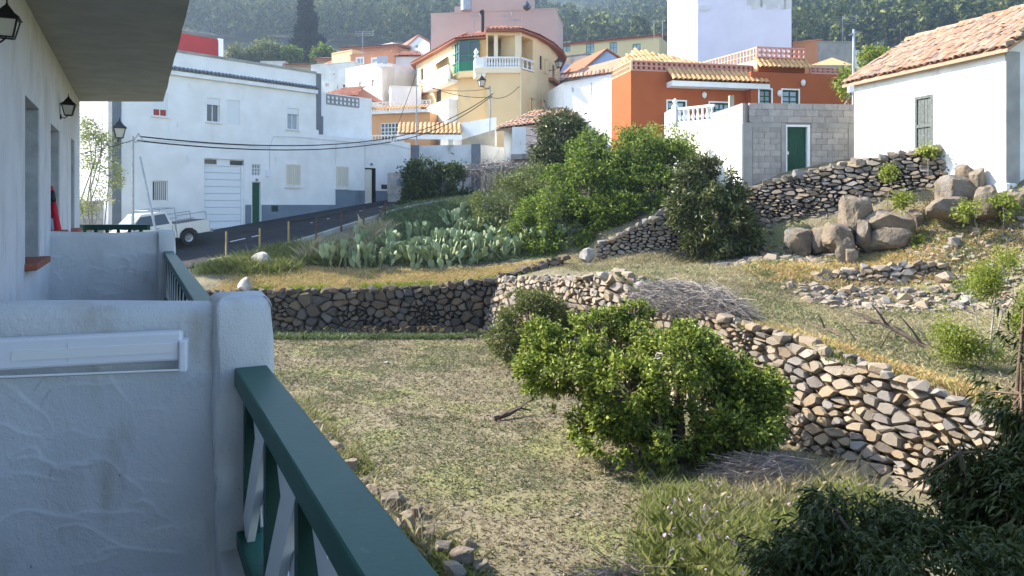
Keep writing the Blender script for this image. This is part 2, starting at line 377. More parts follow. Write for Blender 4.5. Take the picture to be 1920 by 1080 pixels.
leafmat('leaf_vine', [(.025, .05, .012), (.055, .09, .02), (.11, .13, .035)], trans=.25)
leafmat('leaf_dry', [(.24, .16, .07), (.33, .22, .10), (.40, .30, .15)], trans=.25, rough=.8)
leafmat('leaf_pale', [(.17, .22, .06), (.26, .29, .10), (.33, .33, .15)], trans=.4)
leafmat('grass_dry', [(.37, .31, .18), (.46, .40, .25), (.30, .27, .13)], trans=.25, rough=.8)
leafmat('grass_orange', [(.46, .29, .14), (.56, .40, .20), (.50, .42, .17), (.40, .37, .12)], trans=.25, rough=.8)
leafmat('grass_green', [(.13, .17, .035), (.21, .23, .06), (.30, .29, .11)], trans=.3)
leafmat('weed_green', [(.10, .145, .05), (.15, .195, .08), (.21, .24, .11)], trans=.25)
leafmat('litter', [(.235, .19, .115), (.18, .14, .08), (.13, .10, .055), (.29, .235, .15)], trans=0, rough=.95)
leafmat('petal', [(.45, .30, .45), (.6, .5, .6)], trans=.2)
leafmat('pine', [(.035, .05, .014), (.085, .11, .025), (.15, .175, .035), (.21, .22, .05)], trans=.15, rough=.8)
leafmat('cypress_leaf', [(.010, .012, .007), (.017, .019, .010), (.028, .028, .015)], trans=.1, rough=.8)
mat('cactus_pad', (.17, .22, .13), (.12, .17, .09), 4, .6, .1, c3=[(.17, .22, .09), (.24, .29, .145), (.31, .35, .19), (.12, .17, .065)], rand=.12)
# ------------------------------------------------------------------ terrain
FO = Vector((-14.66, 38.0)); FD = Vector((.66, .751)).normalized(); FN = Vector((FD.y, -FD.x))   # street front of the long white house
def front(t, out=0): return FO + FD * t + FN * out
ROADW = 6.3
def road_far(t): return EYE - 1.14 + .14 * t
def road_near(t): return road_far(t) - min(.7, max(0, .63 - .1 * t))
DA = Vector((-1.15, 26.8)); DB = Vector((5.6, 13.56)); DD = (DB - DA).normalized(); DN = Vector((-DD.y, DD.x)); DLEN = (DB - DA).length
CP = [(-9.5, 27.3, 1.4), (-5, 27.3, 1.5), (-1, 27.6, 1.75), (1.5, 27.6, 2.35), (-12, 27.6, 1.5), (-9, 30, 2.0), (-5, 30.5, 2.05), (0, 31, 2.4), (3, 30.5, 2.8),
      (-2, 36, 3.4), (2, 36, 3.9), (-3, 44, 4.6), (0, 46, 5.0), (3.26, 28.4, 2.35), (6.7, 27.8, 2.4), (4, 30.8, 3.6), (6.8, 30.2, 4.3), (5, 36, 4.6),
      (1.0, 24, 2.1), (2.5, 21.3, 2.6), (4, 18.4, 2.1), (5.6, 15.4, 1.8), (7, 12.6, 1.5), (8, 10.5, 1.3), (9, 8, 1.2), (8.3, 18.2, 1.8), (8.1, 12.3, 1.4), (6.6, 19, 1.9),
      (11, 14, 1.6), (12, 18, 1.9), (5.4, 22.4, 2.5), (2.3, 26.8, 2.4), (9.5, 21.2, 1.85), (13, 20.4, 1.9), (9.5, 22.8, 2.6), (13, 22.2, 2.8), (8, 24, 2.7), (12.5, 24.3, 3.25),
      (15, 23, 3.9), (9, 26, 2.75), (8.6, 28.0, 2.7), (9.7, 27.5, 2.75), (10.8, 26.7, 2.9), (12.0, 26.0, 3.2), (13.2, 25.3, 3.8), (14.4, 24.5, 4.5), (9.6, 30.1, 4.95), (10.7, 29.3, 5.35), (12.1, 28.5, 5.7), (13.6, 27.6, 6.0), (15.2, 26.6, 6.2), (14.4, 31, 6.5), (15.5, 23.2, 5.0),
      (18, 22, 5.2), (17, 20.5, 4.0), (8.5, 40, 6.0), (7, 44, 7), (14, 44, 8), (-2, 52, 8.6), (4, 55, 9), (-8, 60, 8.5), (-12, 52, 7), (-17, 50, 5), (-26, 46, 2.0), (-34, 30, -1.5),
      (-26, 22, -1), (0, 70, 13), (-20, 80, 10), (20, 70, 15), (32, 50, 13), (30, 30, 9), (30, 10, 5), (20, 3, 2.5), (-44, 60, 0), (-20, 112, 21), (10, 112, 24), (46, 112, 26), (-46, 112, 3), (12, -6, 1)]
for t in (-14, -10, -6, -2, 2, 6, 10, 13):
    a = front(t); b_ = front(t, ROADW); CP += [(a.x, a.y, road_far(t)), (b_.x, b_.y, road_near(t))]
CPA = np.array(CP); _r = np.linalg.norm(CPA[:, None, :2] - CPA[None, :, :2], axis=2); _n = len(CPA)
_A = np.zeros((_n + 3, _n + 3)); _A[:_n, :_n] = _r; _A[:_n, _n:] = np.c_[np.ones(_n), CPA[:, :2]]; _A[_n:, :_n] = _A[:_n, _n:].T
_W = np.linalg.solve(_A, np.r_[CPA[:, 2], 0, 0, 0])
def upper(P):
    d = np.linalg.norm(P[:, None, :2] - CPA[None, :, :2], axis=2); return d @ _W[:_n] + _W[_n] + P[:, :2] @ _W[_n + 1:]
def heights(P, road=True):
    P = np.asarray(P, float); z = upper(P)
    sdist = (P[:, 0] - DA.x) * DN.x + (P[:, 1] - DA.y) * DN.y
    low = (P[:, 1] < 27.2) & (sdist < .98)
    wob = .035 * fbm(np.c_[P[:, :2] * .9, P[:, 0] * 0], 3, 3) + .02 * fbm(np.c_[P[:, :2] * 3, P[:, 0] * 0], 2, 9)
    z = np.where(low, 0, z + np.where(P[:, 1] < 45, .06 * fbm(np.c_[P[:, :2] * 1.3, P[:, 0] * 0], 3, 5), 0)) + wob
    q = np.c_[P[:, 0] - FO.x, P[:, 1] - FO.y]; t = q @ np.array(FD); o = q @ np.array(FN)
    inroad = (o > -.3) & (o < ROADW + .1) & (t > -16) & (t < 12.6)
    if road:
        k = np.clip(o / ROADW, 0, 1); far = EYE - 1.14 + .14 * t; near = far - np.clip(.63 - .1 * t, 0, .7)
        z = np.where(inroad, far + (near - far) * k - .12, z)
    return z
def H(x, y): return float(heights(np.array([[x, y, 0]]), False)[0])
xs = np.r_[np.arange(-48, -16, 2.0), np.arange(-16, 20, .25), np.arange(20, 49, 2.0)]
ys = np.r_[np.arange(-8, 4, 2.0), np.arange(4, 46, .25), np.arange(46, 116, 2.0)]
GX, GY = np.meshgrid(xs, ys); P = np.c_[GX.ravel(), GY.ravel(), np.zeros(GX.size)]; P[:, 2] = heights(P)
nx_, ny_ = len(xs), len(ys); I = np.arange(nx_ * ny_).reshape(ny_, nx_)
Q = np.stack([I[:-1, :-1].ravel(), I[:-1, 1:].ravel(), I[1:, 1:].ravel(), I[1:, :-1].ravel()], 1)
structure(np_mesh('ground', P, Q, 'soil', smooth=True))
mb = MB(); T = [-15 + i * 1.0 for i in range(28)]
for a, b_ in zip(T, T[1:]):
    p, q = front(a, .05), front(b_, .05); r, s_ = front(a, ROADW), front(b_, ROADW)
    mb.quad((p.x, p.y, road_far(a)), (r.x, r.y, road_near(a)), (s_.x, s_.y, road_near(b_)), (q.x, q.y, road_far(b_)))
structure(mb.build('road', 'asphalt'))
def road_pt(t, o): p = front(t, o); return Vector((p.x, p.y, lerp(road_far(t), road_near(t), o / ROADW)))
for i, (a, b_) in enumerate(((-1.4, .4), (2.2, 4.2), (6.0, 7.8))):
    m_ = MB(); p = [road_pt(a, 3.2), road_pt(a, 3.32), road_pt(b_, 3.32), road_pt(b_, 3.2)]; m_.quad(*[v + Vector((0, 0, .004)) for v in p]); structure(m_.build('road_marking', 'road_paint'))
kb = MB()
for a, b_ in zip(T[11:], T[12:]):
    p, q = road_pt(a, ROADW), road_pt(b_, ROADW); o3 = Vector((FN.x, FN.y, 0)) * .25
    kb.hexa([p + Vector((0, 0, -.6)), p + o3 + Vector((0, 0, -.6)), q + o3 + Vector((0, 0, -.6)), q + Vector((0, 0, -.6)), p + Vector((0, 0, .16)), p + o3 + Vector((0, 0, .16)), q + o3 + Vector((0, 0, .16)), q + Vector((0, 0, .16))])
structure(kb.build('kerb', 'concrete'))
lw = MB(); lw.quad((-9000, -9000, -14), (9000, -9000, -14), (9000, 9000, -14), (-9000, 9000, -14)); structure(lw.build('lowland', 'lowland_soil'))

# ------------------------------------------------------------------ dry stone walls
def hull2(Pt):
    p = sorted(map(tuple, Pt)); h = []
    for seq in (p, p[::-1]):
        s = []
        for q in seq:
            while len(s) > 1 and (s[-1][0] - s[-2][0]) * (q[1] - s[-2][1]) - (s[-1][1] - s[-2][1]) * (q[0] - s[-2][0]) <= 0: s.pop()
            s.append(q)
        h += s[:-1]
    while len(h) > 8:   # drop the corner that matters least
        k = min(range(len(h)), key=lambda i: abs((h[i][0] - h[i - 1][0]) * (h[(i + 1) % len(h)][1] - h[i - 1][1]) - (h[i][1] - h[i - 1][1]) * (h[(i + 1) % len(h)][0] - h[i - 1][0]))); h.pop(k)
    return h
def fit_stone(h, dp, out, mt, grow, face):
    n = len(h); a = RN.normal(0, .22, 2); r_ = math.sqrt(sum(x * x + y * y for x, y in h) / n); out = out + .12 * r_; v = []
    for sc, z in ((grow, -dp), (grow, out * .25), (grow * RN.uniform(*face), out)):
        for x, y in h:
            j = RN.uniform(.94, 1.05); x2, y2 = x * sc * j, y * sc * j; v.append((x2, y2, z + (x2 * a[0] + y2 * a[1] if z > 0 else 0) + (RN.normal(0, .05 * r_) if z > 0 else 0)))
    f = [(k * n + i, k * n + (i + 1) % n, (k + 1) * n + (i + 1) % n, (k + 1) * n + i) for k in range(2) for i in range(n)] + [tuple(2 * n + i for i in range(n))]
    me = bpy.data.meshes.new('stone'); me.from_pydata(v, [], f); me.materials.append(MATS[mt]); return me
def lloyd(Lx, ztop, zbot, n, asp, it=3):
    """n seeds spread evenly over the wall face; returns centre, long axis, half extents"""
    M_ = n * 22; sx = RN.uniform(0, Lx, M_ * 2); zt = ztop(sx); zb = zbot(sx); hm = (zt - zb).max()
    keep = RN.uniform(0, hm, M_ * 2) < (zt - zb); sx = sx[keep][:M_]; sz = lerp(zbot(sx), ztop(sx), RN.uniform(0, 1, len(sx)))
    A = np.c_[sx, sz * asp]; wt = np.exp(1.1 * vnoise(np.c_[A * 1.3, A[:, :1] * 0 + n], 77)); C = A[RN.choice(len(A), n, False, wt / wt.sum())].copy()
    for _ in range(it):
        lab = np.concatenate([np.argmin(((A[i:i + 2000, None] - C[None]) ** 2).sum(2), 1) for i in range(0, len(A), 2000)])
        cnt = np.bincount(lab, minlength=n)[:, None]; mv = np.c_[np.bincount(lab, A[:, 0], n), np.bincount(lab, A[:, 1], n)] / np.maximum(cnt, 1)
        C = np.where(cnt > 0, C * .35 + mv * .65 if _ < it - 1 else mv, C)
    out = []
    for k in range(n):
        B = A[lab == k]
        if len(B) < 5: continue
        B = np.c_[B[:, 0], B[:, 1] / asp]; c = B.mean(0); w_, v_ = np.linalg.eigh(np.cov((B - c).T)); out.append((c, v_[:, 1], 1.8 * math.sqrt(w_[1]), 1.8 * math.sqrt(w_[0]), hull2(B - c)))
    return out

def dry_wall(label, pts, zb, zt, stones, mt, n, batter=.2, thick=.6, asp=1.35, cap=.0, group='dry stone walls', depth=.16, rough=.03, face=(.8, .92)):
    """pts plan polyline with the visible face on its right-hand side; zb, zt lists of (fraction, height)"""
    pts = [Vector(p) for p in pts]; Ls = [0]
    for a, b_ in zip(pts, pts[1:]): Ls.append(Ls[-1] + (b_ - a).length)
    Lx = Ls[-1]
    fz = lambda tab: (lambda s: np.interp(np.asarray(s) / Lx, [a for a, _ in tab], [b_ for _, b_ in tab]))
    fb, ft = fz(zb), fz(zt)
    def at(s):
        k = min(max(np.searchsorted(Ls, s) - 1, 0), len(pts) - 2); d = (pts[k + 1] - pts[k]).normalized(); return pts[k] + d * (s - Ls[k]), d, Vector((d.y, -d.x))
    mbk = MB(); SS = np.linspace(0, Lx, 30); ring = []
    for s in SS:
        p, d, n_ = at(s); b0, t0 = float(fb(s)) - .3, float(ft(s)) - .06; f1 = p - n_ * .2; f2 = p - n_ * (.2 + batter); k2 = p - n_ * (thick + batter)
        ring.append([(f1.x, f1.y, b0), (f2.x, f2.y, t0), (k2.x, k2.y, t0), (k2.x, k2.y, b0)])
    for a, b_ in zip(ring, ring[1:]):
        for k in range(4): mbk.quad(a[k], b_[k], b_[(k + 1) % 4], a[(k + 1) % 4])
    mbk.add(ring[0], [(0, 1, 2, 3)]); mbk.add(ring[-1], [(3, 2, 1, 0)])
    core = mbk.build('stone_wall', 'rubble_core' if stones is ST_L else 'wall_core'); tag(core, label, 'stone wall', group)
    items = []
    for c, ax, ea, eb, hp in lloyd(Lx, ft, fb, n, asp):
        p, d, n_ = at(c[0]); h = (c[1] - float(fb(c[0]))) / max(.2, float(ft(c[0]) - fb(c[0])))
        nf = Vector((n_.x, n_.y, batter / max(.4, float(ft(c[0]) - fb(c[0]))))).normalized(); tx = Vector((d.x, d.y, 0)); up = nf.cross(tx) * -1
        up = tx.cross(nf) if tx.cross(nf).z > 0 else nf.cross(tx)
        th = RN.normal(0, .06); t2 = tx * math.cos(th) + up * math.sin(th); u2 = up * math.cos(th) - tx * math.sin(th)
        o = Vector((p.x, p.y, c[1])) - Vector((n_.x, n_.y, 0)) * (batter * h + .06 + abs(RN.normal(0, rough)))
        items.append((ea * eb, fit_stone(hp, .12, RN.uniform(.02, .08), mt, RN.uniform(.98, 1.08), face), basis(t2, u2, nf, o)))
    if cap:
        s = 0
        while s < Lx:
            w_ = cap * RN.uniform(.6, 1.5); p, d, n_ = at(min(s + w_ / 2, Lx)); q = p - n_ * (batter + RN.uniform(.05, .3)); h_ = cap * RN.uniform(.28, .5)
            th = RN.normal(0, .4); tx = Vector((d.x * math.cos(th) - d.y * math.sin(th), d.x * math.sin(th) + d.y * math.cos(th), RN.normal(0, .1))); ty = Vector((-tx.y, tx.x, RN.normal(0, .1)))
            items.append((w_ * w_ * .3, random.choice(ST_C + stones if stones is ST_L else stones), basis(tx * w_ * .56, ty * w_ * RN.uniform(.4, .7), Vector((RN.normal(0, .12) * h_, RN.normal(0, .12) * h_, h_)), (q.x, q.y, float(ft(s)) + h_ * .25)))); s += w_ * .9
    items.sort(key=lambda i: -i[0])
    for _, me, mx in items[:300]: link('stone', me, core, mx)
    if len(items) > 300: o = merged('small_stones', [(a, b_) for _, a, b_ in items[300:]], mt, core); o['kind'] = 'stuff'
    return core
ST_C = stone_set('light_stone', 12, .5, 24); ST_F = stone_set('field_stone', 16, .8, 14); ST_D = stone_set('dark_stone', 16, .9, 18); ST_L = stone_set('light_stone', 18, .85, 14)
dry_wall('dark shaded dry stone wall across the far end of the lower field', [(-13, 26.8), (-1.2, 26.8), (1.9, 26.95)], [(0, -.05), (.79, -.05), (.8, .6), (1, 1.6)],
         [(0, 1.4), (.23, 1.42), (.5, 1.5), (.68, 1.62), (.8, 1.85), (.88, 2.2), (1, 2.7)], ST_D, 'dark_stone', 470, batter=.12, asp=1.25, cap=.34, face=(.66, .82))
d_tab = [(0, 1.95), (.22, 2.25), (.37, 2.75), (.41, 2.35), (.55, 2.05), (.67, 1.87), (.79, 1.56), (.89, 1.3), (1, 1.12)]
e_ = DA + DD * DLEN * 1.35
dry_wall('long pale rubble stone wall running from the small bush to the right edge', [DA, e_], [(0, -.05), (1, -.05)], d_tab, ST_L, 'light_stone', 1150, batter=.62, thick=.5, asp=1.75, cap=.26, rough=.06)
dry_wall('short stepped dry stone wall left of the dark leafy tree', [(3.2, 28.75), (7.0, 28.0)], [(0, 2.25), (1, 2.25)], [(0, 3.1), (.15, 3.3), (.3, 3.65), (.5, 4.0), (.66, 4.5), (1, 4.7)], ST_F, 'field_stone', 250, batter=.2, asp=1.9, cap=.36)
dry_wall('high dry stone wall under the old white house with shuttered window', [(8.7, 28.9), (11.2, 27.4), (14.95, 25.2)], [(0, 2.6), (.3, 2.6), (.55, 2.9), (.75, 3.5), (1, 4.2)],
         [(0, 5.15), (.2, 5.6), (.4, 5.95), (.7, 6.35), (.9, 6.55), (1, 6.45)], ST_F, 'field_stone', 520, batter=.45, asp=2.3, cap=.42)
dry_wall('low tumbledown stone wall below the dry slope on the right', [(7.6, 21.9), (10.5, 21.5), (14.4, 20.9)], [(0, 1.6), (1, 1.6)], [(0, 2.0), (.22, 2.5), (.6, 2.85), (.8, 2.7), (1, 2.65)], ST_L, 'light_stone', 330, batter=.8, thick=.4, asp=1.5, cap=.3, rough=.07)

# ------------------------------------------------------------------ plants
def unit(a): return a / np.maximum(1e-9, np.linalg.norm(a, axis=1))[:, None]
def leaf_arrays(tips, dirs, per, L, W, spread, droop=.15, rnd=.9, g=RN):
    n = len(tips) * per; B = np.repeat(tips, per, 0) + g.normal(0, spread, (n, 3)); D = unit(np.repeat(dirs, per, 0) + g.normal(0, rnd, (n, 3)) * np.array([1, 1, .8]) + np.array([0, 0, -droop]))
    Sd = unit(np.cross(D, unit(g.normal(size=(n, 3)) + np.array([0, 0, 1.2])))); Nn = np.cross(Sd, D); l = (L * g.uniform(.65, 1.25, n))[:, None]; wd = (W * g.uniform(.7, 1.2, n))[:, None] / 2
    md = B + D * l * .5 + Nn * l * .07; V = np.stack([B, md + Sd * wd, B + D * l - np.array([0, 0, 1]) * l * droop * .4, md - Sd * wd], 1).reshape(-1, 3)
    return V, np.arange(n * 4).reshape(n, 4)
def crown_tips(lobes, n, seed, freq=1.6, thr=-.25, shell=(.55, 1.0)):
    g = np.random.default_rng(seed); Lb = np.array(lobes, float); vol = Lb[:, 3] * Lb[:, 4] * Lb[:, 5]; pick = g.choice(len(Lb), n * 4, p=vol ** .75 / (vol ** .75).sum())
    D = unit(g.normal(size=(n * 4, 3))); rr = g.uniform(shell[0] ** 2, shell[1], n * 4) ** .5; P_ = Lb[pick, :3] + D * Lb[pick, 3:] * (rr * (1 + .22 * vnoise(D * 2.6 + pick[:, None] * 7.7, seed) + .14 * vnoise(D * 6.1 + pick[:, None] * 3.3, seed + 9)))[:, None]
    keep = vnoise(P_ * freq, seed + 3) > thr
    dist = np.min(np.linalg.norm((P_[:, None] - Lb[None, :, :3]) / Lb[None, :, 3:], axis=2), 1); keep &= dist > shell[0] * .8
    P_, D = P_[keep][:n], D[keep][:n]; return P_, D
def limbs(mb, base, lobes, r0, seed, tips=None, twigs=0):
    g = random.Random(seed); base = Vector(base)
    for lb in lobes:
        c = Vector(lb[:3]); m1 = base.lerp(c, .4) + Vector((g.uniform(-.15, .15), g.uniform(-.15, .15), g.uniform(0, .25))) * (c - base).length * .5
        mb.tube([base, m1, base.lerp(c, .75) + Vector((g.uniform(-.1, .1), g.uniform(-.1, .1), .05)), c, c + Vector((0, 0, lb[5] * .5))], [r0, r0 * .7, r0 * .45, r0 * .28, r0 * .1], 6)
    if tips is not None and twigs:
        idx = [g.randrange(len(tips)) for _ in range(twigs)]
        for i in idx:
            t = Vector(tips[i]); lb = min(lobes, key=lambda l: (Vector(l[:3]) - t).length); c = Vector(lb[:3]); mb.tube([c, c.lerp(t, .55) + Vector((g.uniform(-.06, .06), g.uniform(-.06, .06), g.uniform(-.05, .1))), t], [r0 * .22, r0 * .14, r0 * .05], 4)
def plant(name, label, cat, base, lobes, ntips, per, L, W, leaf, bark='bark', r0=.07, spread=.08, seed=1, thr=-.25, freq=1.6, droop=.15, twigs=60, group=None, shell=(.55, 1.0), trunk='trunk', rnd=.9):
    t = thing(name, label, cat, base, group); tips, D = crown_tips(lobes, ntips, seed, freq, thr, shell); m_ = MB(); limbs(m_, Vector(base) - Vector((0, 0, .15)), lobes, r0, seed, tips, twigs)
    m_.build(trunk, bark, t, smooth=True); V, Q_ = leaf_arrays(tips, D, per, L, W, spread, droop, rnd, np.random.default_rng(seed + 50)); np_mesh('crown', V, Q_, leaf, t); return t
def lobe(x, y, Y, rw, rh, rd=None):
    c = px(x, y, Y); s = Y / F; return (c.x, c.y, c.z, rw * s, (rd if rd else rw * s), rh * s)
# lower field tree
fig = [lobe(1050, 700, 14.0, 80, 55, .9), lobe(1130, 630, 14.6, 75, 45, .9), lobe(1180, 740, 13.4, 95, 75, 1.0), lobe(1275, 675, 13.9, 95, 48, 1.0), lobe(1395, 728, 13.8, 68, 55, .9), lobe(1240, 820, 12.9, 105, 55, .8), lobe(1370, 800, 13.2, 85, 60, .8),
       lobe(1130, 800, 13.2, 60, 45, .7), lobe(1015, 640, 14.6, 40, 35, .6), lobe(1430, 760, 13.6, 40, 60, .6), lobe(1290, 632, 14.3, 42, 24, .5), lobe(1190, 590, 14.8, 35, 25, .4)]
plant('fruit_tree', 'broad bright green leafy tree standing alone in the lower field', 'tree', (2.95, 13.4, 0), fig, 3700, 16, .095, .052, 'leaf_fig', r0=.12, spread=.045, seed=5, thr=-.08, freq=2.4, twigs=260, shell=(.35, 1.12), rnd=.75)
sb_ = [lobe(980, 600, 21.4, 48, 45, .8), lobe(1030, 600, 21.6, 40, 42, .7), lobe(950, 640, 21.0, 38, 38, .6), lobe(990, 570, 21.5, 50, 25, .6), lobe(1005, 650, 21.2, 40, 40, .6)]
plant('rounded_bush', 'rounded olive green bush against the pale rubble wall behind the fruit tree', 'bush', (.55, 21.2, 0), sb_, 2200, 9, .085, .05, 'leaf_olive', r0=.06, spread=.06, seed=8, thr=-.2, freq=2.2)
# shrubs in front of the orange house
big = [lobe(1110, 360, 33.5, 90, 75, 2.0), lobe(1190, 310, 34, 70, 65, 1.6), lobe(1040, 420, 32.5, 80, 55, 1.6), lobe(1230, 370, 33, 70, 60, 1.5), lobe(1140, 420, 32, 90, 55, 1.5), lobe(1260, 310, 34, 45, 50, 1.2), lobe(1000, 455, 31.8, 60, 30, 1.0), lobe(1060, 465, 31.2, 70, 30, 1.0), lobe(1120, 300, 35, 55, 50, 1.4), lobe(1190, 440, 31.5, 60, 35, 1.0)]
plant('green_shrub', 'large fresh green shrub spreading below the orange house', 'shrub', (3.6, 33, H(3.6, 33)), big, 6200, 13, .17, .08, 'leaf_shrub', 'grey_bark', r0=.10, spread=.10, seed=13, thr=-.12, freq=1.3, twigs=420, shell=(.5, 1.08))
yl = [lobe(1175, 265, 35, 30, 28, .7), lobe(1245, 262, 35, 36, 32, .8), lobe(1290, 275, 35, 22, 26, .5), lobe(1215, 250, 35.2, 14, 20, .4)]
plant('yellowing_bush', 'thin yellowing bush rising above the green shrub before the orange wall', 'bush', (6.4, 35, H(6.4, 35)), yl, 260, 8, .16, .08, 'leaf_lime', 'grey_bark', r0=.05, spread=.15, seed=14, thr=-.2, freq=1.2)
gg = [lobe(960, 380, 36, 55, 50, 1.3), lobe(930, 420, 35, 45, 40, 1.2), lobe(1000, 350, 37, 50, 40, 1.2), lobe(910, 385, 36, 25, 30, .8), lobe(980, 430, 34.5, 50, 40, 1.2), lobe(1010, 395, 35, 55, 60, 1.3), lobe(950, 445, 33.5, 50, 30, 1.0)]
plant('grey_green_shrub', 'dull grey green shrub between the vine pergola and the fresh green shrub', 'shrub', (-.2, 35.8, H(-.2, 35.8)), gg, 3600, 9, .15, .07, 'leaf_greygreen', 'grey_bark', r0=.07, spread=.15, seed=17, thr=-.15, freq=1.0, twigs=140)
lq = [lobe(1055, 255, 42, 45, 45, 1.3), lobe(1030, 290, 41.5, 30, 35, 1.0), lobe(1080, 280, 42, 32, 45, 1.0), lobe(1060, 315, 41.5, 30, 25, .9)]
plant('loquat_tree', 'dark round topped tree beside the lean-to tiled roof', 'tree', (2.8, 42, H(2.8, 42)), lq, 1300, 9, .28, .10, 'leaf_loquat', 'grey_bark', r0=.12, spread=.15, seed=21, thr=-.3, freq=1.1)
l2 = [lobe(1345, 350, 28.3, 36, 42, .9), lobe(1390, 440, 28, 30, 38, .7), lobe(1340, 425, 28, 62, 50, 1.2), lobe(1290, 345, 28.2, 26, 24, .5), lobe(1300, 400, 28, 45, 55, .9), lobe(1370, 400, 28.3, 40, 60, .9), lobe(1320, 465, 27.8, 55, 28, .9), lobe(1320, 325, 28.4, 38, 28, .7)]
plant('loquat_tree', 'dark glossy leafed tree standing against the stepped stone wall', 'tree', (7.5, 28, 2.3), l2, 2400, 11, .21, .075, 'leaf_loquat', 'grey_bark', r0=.10, spread=.08, seed=22, thr=-.2, freq=1.7, shell=(.4, 1.1))
vn = [lobe(795, 330, 43, 38, 28, .9), lobe(780, 365, 42.8, 25, 35, .8), lobe(830, 350, 42.6, 24, 32, .8), lobe(800, 385, 42.4, 38, 22, .8), lobe(850, 325, 43, 18, 15, .6), lobe(872, 378, 43, 26, 20, .7), lobe(905, 395, 42.5, 34, 14, .7), lobe(760, 392, 42.5, 16, 16, .5)]  # dark lobes at the right end stand in for shaded gaps by the pergola
plant('ivy_mound', 'dark ivy mound smothering the ruined block wall', 'ivy', (-5.0, 42.6, H(-5, 42.6)), vn, 3000, 9, .17, .11, 'leaf_vine', 'grey_bark', r0=.07, spread=.14, seed=25, thr=-.3, freq=1.2)
lt = [lobe(180, 235, 32, 22, 32, .7), lobe(190, 285, 32, 26, 30, .7), lobe(170, 330, 32, 22, 30, .6), lobe(205, 330, 31.8, 20, 32, .6), lobe(180, 380, 31.8, 34, 22, .7), lobe(165, 250, 32.2, 16, 20, .4), lobe(192, 215, 32.2, 10, 16, .3)]
plant('airy_tree', 'airy pale green tree left of the long white house', 'tree', (-17.9, 32, H(-17.9, 32) - .3), lt, 420, 7, .13, .06, 'leaf_pale', 'grey_bark', r0=.05, spread=.14, seed=31, thr=-.05, freq=1.6, twigs=60)
# dark tree in the building's own shade, close on the right
fp = [lobe(1900, 945, 6.3, 110, 80, .8), lobe(1700, 1030, 6.0, 150, 60, .8), lobe(1580, 1050, 5.8, 100, 48, .6), lobe(1915, 740, 6.6, 30, 120, .4), lobe(1800, 850, 6.4, 45, 28, .4), lobe(1570, 965, 5.9, 48, 35, .3), lobe(1840, 1075, 5.6, 180, 70, .9), lobe(1918, 610, 6.8, 24, 60, .3),
      lobe(1480, 1085, 5.7, 90, 50, .6), lobe(1660, 1110, 5.4, 230, 90, .9), lobe(2050, 800, 6.5, 150, 240, .9), lobe(2000, 1050, 6.0, 180, 160, .9)]
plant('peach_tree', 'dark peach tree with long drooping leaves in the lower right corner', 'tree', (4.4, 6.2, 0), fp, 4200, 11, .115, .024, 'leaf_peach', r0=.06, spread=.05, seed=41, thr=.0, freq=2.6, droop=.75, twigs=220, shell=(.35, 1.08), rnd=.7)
rs = [lobe(1830, 590, 14.5, 60, 60, .7), lobe(1880, 520, 15, 45, 45, .6), lobe(1790, 640, 14.2, 40, 32, .5), lobe(1870, 640, 14, 45, 40, .6), lobe(1900, 560, 14.6, 40, 60, .6)]
plant('lime_shrub', 'feathery lime green shrub on the upper terrace at the right edge', 'shrub', (9.2, 14.4, H(9.2, 14.4)), rs, 1900, 10, .06, .03, 'leaf_lime', 'grey_bark', r0=.03, spread=.10, seed=44, thr=.0, freq=1.6, twigs=160)
for i, (x, y, Y, r_, lab) in enumerate(((1690, 375, 25.2, 14, 'small bright vine sprouting beside the boulder pile'), (1715, 460, 24, 18, 'low yellow green vine on the dry slope below the boulders'), (1830, 400, 22.5, 28, 'young bush with fresh leaves left of the gable corner'), (1880, 390, 22.3, 24, 'young bush with fresh leaves under the shaded gable'), (1665, 325, 26.1, 10, 'tiny green shoot growing out of the high stone wall'), (1740, 275, 25.9, 14, 'grass tuft bush below the weathered shutter'))):
    c = px(x, y, Y); gz = H(c.x, c.y); plant('vine_shoot', lab, 'plant', (c.x, c.y, min(gz, c.z)), [lobe(x, y, Y, r_, r_ * .8)], 60, 8, .11, .08, 'leaf_lime', 'grey_bark', r0=.02, spread=.10, seed=60 + i, thr=-.1, twigs=12)
gvs = [lobe(1650, 112, 40, 36, 20, .8), lobe(1590, 155, 36, 18, 24, .6), lobe(1625, 108, 40, 18, 16, .5)]
plant('climbing_vine', 'bright climbing vine at the corner between orange house and old roof', 'vine', (16.6, 37, H(16.6, 37)), gvs, 380, 8, .16, .12, 'leaf_fig', 'grey_bark', r0=.05, spread=.16, seed=71, thr=-.3)

def blades(area, n, L, W, mt, name, label, cat, seed, lean=.5, hfun=None, dens=None):
    g = np.random.default_rng(seed); P_ = area(g, n)
    if dens is not None: P_ = P_[dens(P_)]
    z = heights(np.c_[P_, np.zeros(len(P_))], False) if hfun is None else hfun(P_); B = np.c_[P_, z - .01]; n = len(B)
    a = g.uniform(0, 6.283, n); D = unit(np.c_[np.cos(a) * lean, np.sin(a) * lean, np.ones(n)] + g.normal(0, .3, (n, 3))); D[:, 2] = np.abs(D[:, 2]) + .05; b_ = a + 1.57 + g.normal(0, .6, n); Sd = np.c_[np.cos(b_), np.sin(b_), np.zeros(n)]
    l = (L * g.uniform(.45, 1.3, n))[:, None]; wd = (W * g.uniform(.6, 1.3, n))[:, None]; md = B + D * l * .55; tp = B + D * l + np.c_[np.cos(a), np.sin(a), -.35 * np.ones(n)] * l * .3
    V = np.stack([B - Sd * wd * .4, B + Sd * wd * .4, md + Sd * wd * .5, tp, md - Sd * wd * .5], 1).reshape(-1, 3); i = np.arange(n)[:, None] * 5
    o = np_mesh(name, V, i + np.array([[0, 1, 2, 3, 4]]), mt); return tag(o, label, cat, kind='stuff')
